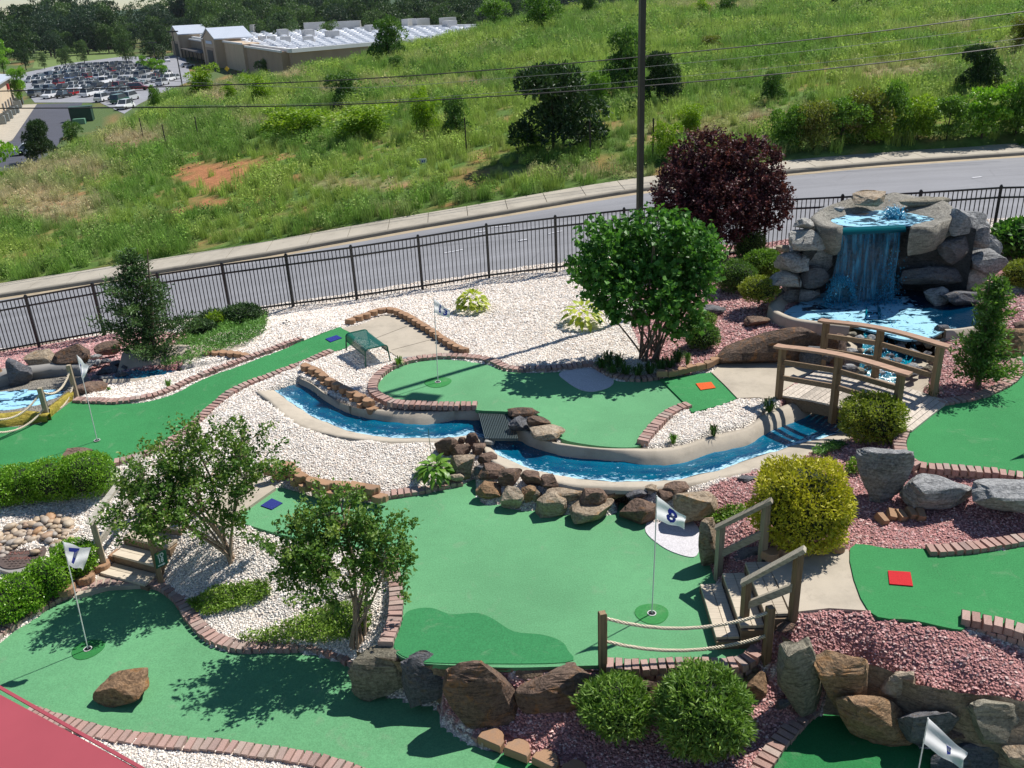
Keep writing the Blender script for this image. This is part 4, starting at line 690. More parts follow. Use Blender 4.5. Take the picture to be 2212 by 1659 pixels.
bank([(768, 1405), (870, 1432), (1000, 1442), (1300, 1446), (1500, 1450), (1640, 1440)], [(780, 1470), (860, 1490), (960, 1525), (1130, 1555), (1300, 1555), (1500, 1545), (1630, 1520)], -.53, -1.14, 'rough mortared bank behind the low boulder wall')
# left pool: concrete basin, yellow painted rim, water
_P = np.array([onplane(p, LPOOLZ) for p in smooth(LPOOL, 4, True)])
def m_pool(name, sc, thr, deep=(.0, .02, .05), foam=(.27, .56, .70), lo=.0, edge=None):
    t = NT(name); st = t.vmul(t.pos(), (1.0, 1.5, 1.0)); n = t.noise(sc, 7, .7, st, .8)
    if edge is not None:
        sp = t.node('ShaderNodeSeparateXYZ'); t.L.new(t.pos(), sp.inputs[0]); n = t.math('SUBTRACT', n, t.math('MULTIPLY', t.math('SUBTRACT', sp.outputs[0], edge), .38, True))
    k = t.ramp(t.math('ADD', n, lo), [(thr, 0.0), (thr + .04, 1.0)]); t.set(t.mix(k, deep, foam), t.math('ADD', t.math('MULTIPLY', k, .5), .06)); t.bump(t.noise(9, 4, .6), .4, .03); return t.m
POOLW = m_pool('pool_water', 2.3, .43, edge=at(wq([(1330, 1130)])[0], POOLZ)[0])  # foam thins out rightwards, putting the shade on the pool into its colour
_b = MB(); _b.prism(_P, -.04, .0); _b.put('pool_water', m_pool('small_pool_water', 1.3, .44, foam=(.33, .62, .80)), label='foamy blue water of the small pool behind the rope', kind='structure')
_b = MB(); _w = [onplane(p, -.72) for p in q(0, 1, [(-300, 880), (0, 850), (150, 815), (330, 790), (480, 800), (560, 830)])]; _w2 = [onplane(p, -.6) + [0, .1, .12] for p in q(0, 1, [(-300, 860), (0, 825), (150, 800), (330, 775), (480, 770), (560, 790)])]
sheet('basin_wall', np.array([np.array(_w2) + [0, .5, .02], np.array(_w2), np.array([(a + b) / 2 + [0, .06, -.02] for a, b in zip(_w, _w2)]), np.array(_w) + [0, 0, -.1]]), CONC_GREY, kind='structure', label='sloping grey concrete bank behind the small pool')
YEL = m_rock('yellow_painted_rock', (.30, .22, .03), (.46, .36, .05), (.55, .46, .09))
def rim(name, top, bot, z1, z0, mat, label, n=40, thick=.16, back=(0, 1, 0)):
    A = np.array([onplane(p, z1) for p in resample(smooth(top, 4), n=n)]); B = np.array([onplane(p, z0) for p in resample(smooth(bot, 4), n=n)]); bk = np.array(back, float) * thick
    w = (fbm(A[:, 0] * 3, A[:, 1] * 3, 1, 3)[:, None] - .5) * .08; return sheet(name, np.array([A + bk + [0, 0, -.3], A + bk, A + w * [0, 1, .5], (A + B) / 2 + [0, -.05, 0] + w, B + [0, 0, -.04]]), mat, label=label, cat='rim')
rim('painted_rim', q(0, 1, [(-200, 1045), (0, 1040), (120, 1025), (220, 1030), (300, 1040)]), q(0, 1, [(-200, 1140), (0, 1130), (120, 1120), (230, 1105), (325, 1085)]), -.16, -.40, YEL, 'yellow painted rock rim along the front of the small pool')
rim('painted_rim', q(0, 1, [(325, 990), (400, 930), (450, 890), (480, 880)]), q(0, 1, [(340, 1055), (400, 1010), (450, 970), (490, 945)]), -.12, -.36, YEL, 'yellow painted rim sloping up to the rope post', 20, .12, (-.7, .5, 0))
# ================================================================== waterfall grotto
PB = at(wq([(900, 1005)])[0], POOLZ); YB = PB[1]
GROT = thing('waterfall', 'rock waterfall grotto with dyed blue water falling into a pool', 'waterfall', PB)
_pl = np.array([onplane(p, POOLZ) for p in smooth(POOL, 4, True)])
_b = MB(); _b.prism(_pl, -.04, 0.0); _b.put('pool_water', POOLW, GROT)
# rim of the pool
_rim = np.array([onplane(p, POOLZ + .12) for p in smooth(wq([(480, 900), (300, 905), (150, 960), (75, 1020), (75, 1060), (130, 1105), (260, 1155), (420, 1180), (600, 1200), (740, 1215)]), 5)])
_n = np.gradient(_rim, axis=0); _n = np.stack([_n[:, 1], -_n[:, 0], 0 * _n[:, 0]], 1); _n /= np.linalg.norm(_n, axis=1)[:, None]; _n = -_n if _n[len(_n) // 2][1] > 0 else _n
sheet('rim', np.array([_rim - _n * .30 + [0, 0, -.2], _rim - _n * .10 + [0, 0, -.01], _rim, _rim + _n * .04 + [0, 0, -.03], _rim + _n * .06 + [0, 0, -.35]])[::-1], CONC_STREAM, GROT)
_r2 = np.array([onplane(p, POOLZ + .1) for p in smooth(wq([(1555, 1255), (1650, 1250), (1760, 1235), (1850, 1215), (1900, 1160)]), 5)]); sheet('rim', np.array([_r2 + [0, .1, -.2], _r2 + [0, .08, 0], _r2, _r2 + [0, -.02, -.3]]), CONC_STREAM, GROT)
# back wall: a concave wet rock face
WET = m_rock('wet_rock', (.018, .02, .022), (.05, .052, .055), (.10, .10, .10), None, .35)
u = np.linspace(0, 1, 64); v = np.linspace(0, 1, 34); UU, VV = np.meshgrid(u, v)
xl = wz(wq([(300, 900)])[0], YB)[0]; xr = wz(wq([(1700, 900)])[0], YB)[0]; ZT = wz(wq([(900, 400)])[0], YB + .1)[2]
WX = xl + (xr - xl) * UU; WY = YB - .12 + .95 * np.sin(UU * PI) ** .5 * (1 - .45 * VV); WZ = POOLZ - .1 + (ZT + .05 - POOLZ) * VV
dsp = (fbm(WX * 1.0, WZ * 1.6, 1.5, 4, 4.0) - .5) * .9 + (np.floor(fbm(WX, WZ * 1.4, .9, 2, 8.0) * 6) / 6 - .5) * .35; WY = WY - dsp * np.sin(UU * PI)
sheet('grotto_wall', np.stack([WX, WY, WZ], -1)[::-1], WET, GROT)
# upper basin: rock rim on the back and sides, open glassy lip at the front
ZL2 = ZT + .02
_wp = np.array([onplane(p, ZL2) for p in smooth(wq([(580, 322), (720, 285), (920, 246), (1080, 250), (1300, 280), (1455, 316), (1330, 345), (1255, 372), (960, 384), (680, 368)]), 4, True)]); _ctr = _wp.mean(0)
BO = wq([(672, 392), (600, 405), (500, 385), (430, 345), (410, 312), (480, 270), (700, 205), (860, 190), (1050, 152), (1180, 142), (1400, 172), (1565, 205), (1620, 262), (1590, 330), (1450, 385), (1330, 398), (1262, 398)])
BI = wq([(676, 372), (640, 362), (600, 340), (580, 326), (590, 318), (650, 300), (760, 275), (860, 258), (1000, 246), (1100, 252), (1250, 272), (1380, 298), (1440, 312), (1430, 325), (1360, 340), (1290, 356), (1256, 374)])
_bo = np.array([onplane(p, ZL2 + .1) for p in resample(smooth(BO, 4), n=70)]); _bi = np.array([onplane(p, ZL2) for p in resample(smooth(BI, 4), n=70)]); _h = .06 + .12 * np.clip((_bo[:, 1] - _ctr[1]) * 1.4, 0, 1) + (fbm(_bo[:, 0], _bo[:, 1], 3.2, 3) - .5) * .16
_hz = np.c_[np.zeros((70, 2)), _h]; _jj = np.c_[(fbm(_bo[:, 0], _bo[:, 1], 4.0, 3, 5.0) - .5) * .14, (fbm(_bo[:, 0], _bo[:, 1], 4.0, 3, 9.0) - .5) * .14, np.zeros(70)]
_lay = [_bo * .55 + _bi * .45 + [0, 0, -.62], _bo * .9 + _bi * .1 + _jj + [0, 0, -.42], _bo + _jj * 1.2 + [0, 0, -.16], _bo + _jj + _hz * .6, _bo * .8 + _bi * .2 + _hz, _bo * .45 + _bi * .55 + _hz * .5 - [0, 0, .02], _bi + [0, 0, .01], _bi + (_ctr - _bi) * .25 - [0, 0, .14]]
sheet('upper_basin', np.array(_lay)[::-1], m_rock('basin_rock', (.20, .185, .155), (.33, .31, .265), (.42, .40, .34)), GROT)
_b = MB(); _b.prism(_wp + (_wp - _ctr) * [.05, .05, 0] + [0, 0, .015], -.03, 0.0); _b.put('basin_water', m_pool('basin_foam', 3.2, .46, (.01, .05, .09)), GROT)
# falling sheet of water
def m_fall():
    t = NT('falling_water'); st = t.vmul(t.pos(), (9.0, 2.0, .9)); n = t.noise(1.0, 5, .7, st, .5); f = t.noise(1.0, 4, .75, t.vmul(t.pos(), (30, 8, 7.0)))
    col = t.ramp(n, [(.33, (.0, .035, .075)), (.54, (.0, .14, .26)), (.72, (.09, .44, .64))]); t.set(col, .12); a = t.ramp(t.math('ADD', t.math('MULTIPLY', n, .7), t.math('MULTIPLY', f, .3)), [(.32, .25), (.56, .92)]); t.sock(a, t.b.inputs['Alpha']); t.bump(f, .6, .03); return t.m  # streak colours darkened, so the shade on the fall is painted in
u = np.linspace(0, 1, 40); v = np.linspace(0, 1, 30); UU, VV = np.meshgrid(u, v); xa, xb = wz(wq([(690, 390)])[0], YB)[0], wz(wq([(1170, 390)])[0], YB)[0]
FX = xa + (xb - xa) * UU + (UU - .5) * VV * .25 - .12 * VV; FZ = ZT + .03 - (ZT - POOLZ) * VV; yl = _wp[:, 1].min() - .04
FYs = yl - .16 * np.sqrt(VV) + (n2(FX * 5, FZ * 1.2) - .5) * .10; sheet('falling_water', np.stack([FX, FYs, FZ], -1), m_fall(), GROT)
LIPT = NT('glassy_lip'); LIPT.set((.0, .10, .115), .08); _lx = np.linspace(xa - .05, xb + .12, 24); _ly = np.full(24, yl)
sheet('lip_water', np.array([np.stack([_lx, _ly + .12, np.full(24, ZT + .045)], 1), np.stack([_lx, _ly + .0, np.full(24, ZT + .05)], 1), np.stack([_lx, _ly - .06, np.full(24, ZT)], 1), np.stack([_lx, _ly - .08, np.full(24, ZT - .07)], 1)]), LIPT.m, GROT)
DROP = NT('blue_spray'); DROP.set((.06, .42, .68), .15, Transmission_Weight=.2)
def spray(name, n, fx, fy, fz, s, parent=GROT, lab=None):
    x, y, z = fx(n), fy(n), fz(n); B = np.array([[1, 0, -.5], [-.5, .87, -.5], [-.5, -.87, -.5], [0, 0, 1]]); sz = s * NR.uniform(.4, 1.5, n); V = B[None] * sz[:, None, None] * NR.uniform(.5, 1.3, (n, 4, 1)) * np.array([1, 1, 1.6]) + np.stack([x, y, z], -1)[:, None]
    F = (np.array([[0, 1, 3], [1, 2, 3], [2, 0, 3], [0, 2, 1]])[None] + (np.arange(n) * 4)[:, None, None]).reshape(-1, 3); return put(name, V.reshape(-1, 3), F, DROP.m, parent, kind='stuff', smooth_=True)
c0 = wz(wq([(660, 900)])[0], YB - .15); c1 = wz(wq([(1060, 900)])[0], YB - .12)
def arc(n):
    global _t; _t = NR.uniform(0, PI, n); return c0[0] + .30 * np.cos(_t) + NR.normal(0, .035, n)
spray('splash', 900, arc, lambda n: YB - .2 + NR.normal(0, .08, n), lambda n: POOLZ + .05 + .62 * np.sin(_t) * NR.uniform(.55, 1.05, n) ** .5 + NR.normal(0, .04, n), .014)
spray('splash', 700, lambda n: c1[0] + NR.normal(0, .14, n), lambda n: YB - .18 + NR.normal(0, .06, n), lambda n: POOLZ + np.abs(NR.normal(0, .45, n)), .011)
spray('splash', 500, lambda n: NR.uniform(c0[0] - .4, c1[0] + .3, n), lambda n: YB - .25 + NR.normal(0, .1, n), lambda n: POOLZ + np.abs(NR.normal(0, .05, n)), .014)
fc = onplane(wq([(1110, 300)])[0], ZT + .05)
spray('bubbling_jet', 1300, lambda n: fc[0] + NR.normal(0, .10, n), lambda n: fc[1] + NR.normal(0, .08, n), lambda n: ZT + .02 + np.abs(NR.normal(0, .11, n)), .015)
for b, k, lab, rt, z in [((222, 388, 520, 585), 'pale', 'pale grey boulder at the left shoulder of the waterfall', .7, 1.35), ((270, 293, 440, 420), 'pale', 'grey boulder on top of the left shoulder of the waterfall', .8, 1.9), ((465, 188, 695, 285), 'grey', 'grey boulder behind the left rim of the upper basin', .7, 2.0), ((130, 565, 372, 775), 'grey', 'grey boulder halfway down the left side of the waterfall', .8, .85), ((38, 728, 305, 895), 'pale', 'white grey boulder low on the left side of the waterfall', .8, .42), ((105, 885, 255, 985), 'slate', 'small dark rock at the left foot of the waterfall', .8, .36), ((112, 528, 225, 605), 'tan', 'pale rock behind the left side of the waterfall', .8, .6),
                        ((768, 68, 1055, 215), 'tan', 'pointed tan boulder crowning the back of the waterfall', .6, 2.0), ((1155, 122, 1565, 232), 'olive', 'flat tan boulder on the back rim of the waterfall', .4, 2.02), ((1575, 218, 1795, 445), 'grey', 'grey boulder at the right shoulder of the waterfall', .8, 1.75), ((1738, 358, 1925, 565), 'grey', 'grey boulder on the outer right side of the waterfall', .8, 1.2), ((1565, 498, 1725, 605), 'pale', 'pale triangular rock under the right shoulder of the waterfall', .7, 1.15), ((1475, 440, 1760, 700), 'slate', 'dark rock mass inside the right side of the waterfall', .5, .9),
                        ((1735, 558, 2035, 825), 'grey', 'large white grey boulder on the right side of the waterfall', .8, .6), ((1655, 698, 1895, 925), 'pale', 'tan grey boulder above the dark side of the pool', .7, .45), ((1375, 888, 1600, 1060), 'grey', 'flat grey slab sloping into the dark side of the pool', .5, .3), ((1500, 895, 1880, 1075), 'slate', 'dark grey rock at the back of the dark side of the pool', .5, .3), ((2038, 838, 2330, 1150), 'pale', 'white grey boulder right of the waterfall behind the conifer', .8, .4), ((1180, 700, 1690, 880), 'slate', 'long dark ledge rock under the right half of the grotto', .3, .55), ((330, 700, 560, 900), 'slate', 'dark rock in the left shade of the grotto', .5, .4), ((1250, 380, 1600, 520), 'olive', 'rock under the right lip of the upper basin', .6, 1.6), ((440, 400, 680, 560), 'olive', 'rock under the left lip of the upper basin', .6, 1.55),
                        ((150, 880, 475, 1050), 'grey', 'smooth sloping rock at the left edge of the pool', .5, .25), ((1462, 1198, 1568, 1275), 'slate', 'square grey stone at the head of the cascade', .8, .3), ((735, 1185, 830, 1240), 'tan', 'pale tan stone on the front rim of the pool', .8, .32)]:
    ys = None if z < .4 else (YB + .12 if z < 1.4 else (YB + .25 if b[3] > 390 else YB + 1.55))
    if 'back rim' in lab or 'crowning' in lab or 'behind the left rim' in lab: ys = YB + 1.5
    rock(lab, bbf(wq, b), k, rt, zb=z, emb=.15, yb=ys, cuts=10, rough=.09, lo=.56, hi=.9, p=.6)
rock('bulky grey rock core behind the upper basin of the waterfall', bbf(wq, (300, 230, 1800, 900)), 'grey', .35, zb=.3, yb=YB + 1.25, sub=4, cuts=12, rough=.1, lo=.6, hi=.9, p=.55)
rock('bulky rock filling the left flank of the waterfall', bbf(wq, (170, 420, 560, 960)), 'grey', .6, zb=.3, yb=YB + .55, sub=4, cuts=12, rough=.1, lo=.6, hi=.9, p=.55)
rock('bulky rock filling the right flank of the waterfall', bbf(wq, (1560, 420, 1960, 960)), 'grey', .6, zb=.3, yb=YB + .6, sub=4, cuts=12, rough=.1, lo=.6, hi=.9, p=.55)
# cascade of cobbles below the pool
_ca = [(705, 1255, 790, 1310), (780, 1290, 860, 1355), (700, 1300, 770, 1350), (860, 1310, 920, 1370), (800, 1350, 880, 520), (700, 1395, 810, 1465), (800, 1400, 860, 1460), (860, 1400, 930, 1460), (690, 1440, 760, 1490), (890, 1290, 955, 1350), (930, 1340, 1000, 520), (1370, 1300, 1450, 1360), (1440, 1270, 1510, 1330), (1430, 1330, 1520, 1390), (1500, 1320, 1550, 1390), (1390, 1240, 1460, 1300), (1350, 1350, 1430, 1410), (1240, 1400, 1340, 1480), (1170, 1410, 1240, 1460), (1200, 1520, 1320, 1590), (1310, 1560, 1360, 1610), (1360, 1420, 1430, 1490), (1390, 1480, 1470, 1540), (1360, 1540, 1440, 1600), (1450, 1390, 1530, 1460), (1010, 1470, 1090, 1530), (920, 1470, 1000, 1540), (860, 1530, 930, 1600), (780, 1560, 880, 1640), (700, 1530, 780, 1600), (1100, 1480, 1180, 1540), (1120, 1360, 1200, 1420), (1260, 1320, 1340, 1380), (1480, 1470, 1540, 1530), (1000, 1390, 1060, 1440), (1440, 1560, 1510, 1620), (1240, 1590, 1320, 1650), (960, 1590, 1030, 1650), (1080, 1600, 1150, 1650), (1150, 1330, 1220, 1370), (1050, 1440, 1110, 1490), (940, 1420, 1000, 1470)]
CZ = lambda x, y: POOLZ + .02 - (YP0 - y) * .32
YP0 = at(wq([(1100, 1270)])[0], POOLZ)[1]
_wx = [np.array([onplane(p, CZ) for p in resample(smooth(l, 4), n=24)]) for l in (wq([(990, 1290), (930, 520), (830, 1520), (700, 1700)]), wq([(1300, 1300), (1290, 1420), (1230, 1560), (1150, 1720)]))]
sheet('cascade_water', np.array([_wx[0] * (1 - t) + _wx[1] * t + [0, 0, -.05] for t in np.linspace(0, 1, 8)])[::-1], m_water('cascade_blue', (.0, .07, .13), (.0, .26, .36), (.35, .72, .86), .75, .2), label='dyed blue water running down the cobble cascade to the footbridge', kind='structure')
_bk = [np.array([onplane(p, CZ) for p in resample(l, n=16)]) for l in (wq([(640, 1235), (620, 520), (560, 1560), (520, 1720)]), wq([(1560, 1280), (1560, 1420), (1500, 1560), (1420, 1720)]))]
sheet('cascade_bed', np.array([_bk[0] * (1 - t) + _bk[1] * t + [0, 0, -.16 - .1 * math.sin(t * PI)] for t in np.linspace(0, 1, 8)])[::-1], CONC_STREAM, label='sloping concrete bed of the cobble cascade', kind='structure')
for i, b in enumerate(_ca):
    x0, y0, x1, y1 = bbf(wq, b); P = onplane(((x0 + x1) / 2, y1), CZ); side = b[0] < 880 or b[2] > 1360
    rock('rounded grey cobble set in the blue cascade under the footbridge', (x0, y0, x1, y1), ('olive', 'grey', 'tan', 'olive')[i % 4] if side else ('slate', 'grey')[i % 2], .85, zb=P[2] - .05, sub=2, cuts=5, cat='stone', name='cobble', group='cobbles of the pool cascade')
_ci = NR.integers(0, 24, 520); _ct = NR.random((520, 1)); _cp = _wx[0][_ci] * (1 - _ct) + _wx[1][_ci] * _ct + NR.normal(0, .05, (520, 3)) * [1, 1, 0]
spray('splash', 520, lambda n: _cp[:, 0], lambda n: _cp[:, 1], lambda n: _cp[:, 2] + .0 + np.abs(NR.normal(0, .035, n)), .018, parent=GROT)
# ================================================================== footbridge
def m_wood(name, col, ax=0):
    t = NT(name); o = t.objco(); r = t.rand(); k = (2.5, 40, 40); k = (k[1], k[0], k[1]) if ax == 1 else ((40, 40, 2.5) if ax == 2 else k); n = t.noise(1.0, 4, .6, t.vmul(o, k)); n2_ = t.noise(3, 3, .6, o)
    c = t.ramp(n, [(.25, scl(col, .55)), (.5, col), (.8, scl(col, 1.22))]); c = t.mix(1.0, c, t.ramp(t.math('ADD', r, t.math('MULTIPLY', n2_, .3)), [(.1, .72), (1.1, 1.15)]), 'MULTIPLY'); t.set(c, .85, Specular_IOR_Level=.2); t.bump(n, .4, .004); return t.m
DECKW = m_wood('weathered_deck', (.50, .44, .37), 1); POSTW = m_wood('brown_post', (.25, .175, .105), 2); RAILW = m_wood('brown_rail', (.24, .17, .11), 0); CAPW = m_wood('cap_rail', (.42, .27, .19), 0); GREYW = m_wood('grey_post', (.33, .28, .205), 2); GREYR = m_wood('grey_rail', (.36, .32, .25), 0); STEPW = m_wood('step_plank', (.52, .45, .35), 0)
def bridge():
    A, B, Cc, Dd = at(bq([(262, 872)])[0], .08), at(bq([(1485, 1195)])[0], .27), at(bq([(1842, 915)])[0], .27), at(bq([(660, 612)])[0], .08)
    root = thing('footbridge', 'arched wooden footbridge with two railings over the stream', 'bridge', (A + B + Cc + Dd) / 4); n = 21
    def pt(t, s, h=0.0): P = (A * (1 - s) + Dd * s) * (1 - t) + (B * (1 - s) + Cc * s) * t; return P + [0, 0, 0.08 * math.sin(PI * min(max(t, 0), 1)) + h]
    for i in range(n + 2):
        t0, t1 = (i + .04) / n, (i + .96) / n; m = MB(); V = [pt(t0, -.03), pt(t1, -.03), pt(t1, 1.03), pt(t0, 1.03)]; m.prism(np.array(V) + [0, 0, RND.uniform(-.003, .003)], -.035, .0); m.put('plank', DECKW, root, loc=(V[0] + V[2]) / 2)
    for s in (0.0, 1.0):
        m = MB(); L = [pt(t, s, -.04) for t in np.linspace(0, 1, 13)]
        for a, b in zip(L[:-1], L[1:]): m.bar(a + [0, 0, -.11], b + [0, 0, -.11], .05, .2)
        m.put('beam', RAILW, root)
        s2 = s + (-.045 if s == 0 else .045)
        for t, dn in ((.015, .2), (.49, .32), (.965, .2)):
            b0 = pt(t, s2, -dn); m = MB(); m.box(b0 + [0, 0, (dn + .93) / 2], (.1, .1, dn + .93), rz=.25); m.put('post', POSTW, root, loc=b0)
        for h in (.36, .66):
            for ta, tb in ((.02, .49), (.49, .96)):
                m = MB(); m.bar(pt(ta, s2, h), pt(tb, s2, h), .04, .09); m.put('rail', RAILW, root, loc=pt((ta + tb) / 2, s2, h))
        L = [pt(t, s2, .95) for t in np.linspace(-.05, 1.03, 15)]; m = MB(); d = (Dd - A) / np.linalg.norm(Dd - A) * .085
        for k, (a, b) in enumerate(zip(L[:-1], L[1:])): V = [a - d, b - d, b + d, a + d]; m.prism(np.array(V), -.02, .02)
        m.put('cap_rail', CAPW, root)
bridge()
# ================================================================== wooden steps with railings
def steps(label, A0, A1, out, zs, nd=.29, planks=2):
    A0, A1, out = np.array(A0), np.array(A1), np.array(out, float); out = out / np.linalg.norm(out); root = thing('wooden_steps', label, 'steps', A0 * [1, 1, 0] + [0, 0, zs[-1] - .17])
    for i, z in enumerate(zs):
        a = A0 * [1, 1, 0] + [0, 0, z] + out * nd * i; b = A1 * [1, 1, 0] + [0, 0, z] + out * nd * i; w = nd / planks
        for k in range(planks):
            V = [a + out * (w * k + .004), b + out * (w * k + .004), b + out * (w * (k + 1) - .004), a + out * (w * (k + 1) - .004)]; m = MB(); m.prism(np.array(V), -.04, 0.0); m.put('tread', STEPW, root, loc=(V[0] + V[2]) / 2)
        e = out * (nd - .03); m = MB(); m.bar(a + e + [0, 0, -.11], b + e + [0, 0, -.11], .03, .14); m.put('riser', RAILW, root)
    for P in (A0, A1):
        e = (A1 - A0) / np.linalg.norm(A1 - A0) * .02 * (-1 if P is A0 else 1)
        for i, z in enumerate(zs):
            c = P * [1, 1, 0] + [0, 0, (z + zs[-1] - .17) / 2 - .03] + out * (nd * (i + .5)) + e; m = MB(); m.box(c, (nd - .01, .035, z - zs[-1] + .13), rz=math.atan2(out[1], out[0])); m.put('stringer', RAILW, root)
    return root
_a0, _a1 = at(q(2, 2, [(548, 318)])[0], 0), at(q(2, 2, [(692, 652)])[0], 0); _o = np.array([-(_a1 - _a0)[1], (_a1 - _a0)[0], 0]); _o = _o if _o[0] < 0 else -_o
steps('three weathered wooden steps from the turf up to the concrete landing', _a0, _a1, _o, [-.01, -.175, -.34])
def railing(label, posts, rails, mat, rmat, w=.085):
    """posts: (foot, height); rails: (i, h_i, j, h_j, over)"""
    root = thing('step_railing', label, 'railing', posts[0][0])
    for f, h in posts: m = MB(); m.box(np.array(f) + [0, 0, h / 2 - .03], (w, w, h + .06), rz=.35); m.put('post', mat, root, loc=f)
    for i, hi, j, hj, ov, t in rails:
        a = np.array(posts[i][0]) + [0, 0, hi]; b = np.array(posts[j][0]) + [0, 0, hj]; d = (b - a) / np.linalg.norm(b - a) * ov; m = MB(); m.bar(a - d, b + d, w * (1.25 if t else .5), .05 if t else .09); m.put('rail', rmat, root, loc=a)
pa, pb, pc, pd = at(q(2, 2, [(228, 440)])[0], -.5), at(q(2, 2, [(515, 308)])[0], -.05), at(q(2, 2, [(390, 818)])[0], -.5), at(q(2, 2, [(712, 690)])[0], -.06)
railing('weathered wooden railing on the bush side of the steps', [(pa, .86), (pb, .86)], [(0, .88, 1, .88, .08, 1), (0, .42, 1, .42, 0, 0)], GREYW, GREYR)
railing('weathered wooden railing on the rope side of the steps', [(pc, .86), (pd, .94)], [(0, .88, 1, .96, .08, 1), (0, .50, 1, .48, 0, 0)], POSTW, GREYR)
s0, s1 = at(l2q([(1150, 675)])[0], -1.08), at(l2q([(1590, 790)])[0], -1.08); _o = np.array([-(s1 - s0)[1], (s1 - s0)[0], 0]); _o = _o if _o[1] < 0 else -_o; _o /= np.linalg.norm(_o)
steps('wooden steps under the small tree beside the sign', s0 - _o * .87, s1 - _o * .87, _o, [-.6, -.76, -.92, -1.08], .29, 2)
pe = at(l2q([(1050, 695)])[0], -1.05); pf = pe - _o * 1.1 + [0, 0, .5]; railing('weathered white railing post beside the river stones', [(pe, .82), (pf, .85)], [(0, .84, 1, .86, .08, 1), (0, .4, 1, .42, 0, 0)], GREYW, m_wood('bleached_rail', (.5, .46, .38), 0))
ps = at(l2q([(1618, 850)])[0], -1.1); pg = ps - _o * 1.1 + [0, 0, .5]; railing('brown railing post carrying the green sign', [(ps, .95), (pg, .9)], [(0, .95, 1, .93, .06, 1)], POSTW, RAILW)
# ------------------------------------------------------------------ sign
def textmesh(body, size=1.0, bold=0.0):
    c = bpy.data.curves.new('txt', 'FONT'); c.body = body; c.size = size; c.align_x = 'CENTER'; c.align_y = 'CENTER'; c.offset = bold; c.resolution_u = 2; c.space_line = .9
    o = bpy.data.objects.new('txt', c); COL.objects.link(o); dg = bpy.context.evaluated_depsgraph_get(); dg.update(); me = bpy.data.meshes.new_from_object(o.evaluated_get(dg)); bpy.data.objects.remove(o)
    V = np.array([v.co[:] for v in me.vertices]); F = [tuple(p.vertices) for p in me.polygons]; bpy.data.meshes.remove(me); return V, F
SG = [wz(p, ps[1] - .07) for p in l2q([(1552, 592), (1667, 540), (1690, 685), (1575, 740)])]
def quadmap(Q, u, v): u = np.asarray(u)[:, None]; v = np.asarray(v)[:, None]; return (Q[0] * (1 - u) + Q[1] * u) * (1 - v) + (Q[3] * (1 - u) + Q[2] * u) * v
sgn = thing('sign', 'small green sign reading TO 18 with an arrow', 'sign', SG[3])
m = MB(); m.add(np.r_[np.array(SG), np.array(SG) + [0, .02, 0]], [(0, 3, 2, 1), (4, 5, 6, 7), (0, 1, 5, 4), (1, 2, 6, 5), (2, 3, 7, 6), (3, 0, 4, 7)]); m.put('board', plain('sign_green', (.01, .105, .055), .5), sgn)
WHITE = plain('white_paint', (.72, .73, .74), .5, .06)
for body, cv, sz in (('TO', .24, .40), ('18', .56, .44)):
    V, F = textmesh(body, 1.0, .03); W3 = quadmap([np.array(s) for s in SG], .5 + V[:, 0] * sz * 1.05, cv - V[:, 1] * sz); put('lettering', W3 + [0, -.006, 0], F, WHITE, sgn)
m = MB(); S_ = [np.array(s) for s in SG]; V = quadmap(S_, [.18, .62, .62, .84, .62, .62, .18], [.82, .82, .76, .86, .96, .90, .90]); m.add(V + [0, -.006, 0], [(0, 6, 5, 1), (2, 1, 5), (2, 5, 4), (2, 4, 3)]); m.put('arrow', WHITE, sgn)
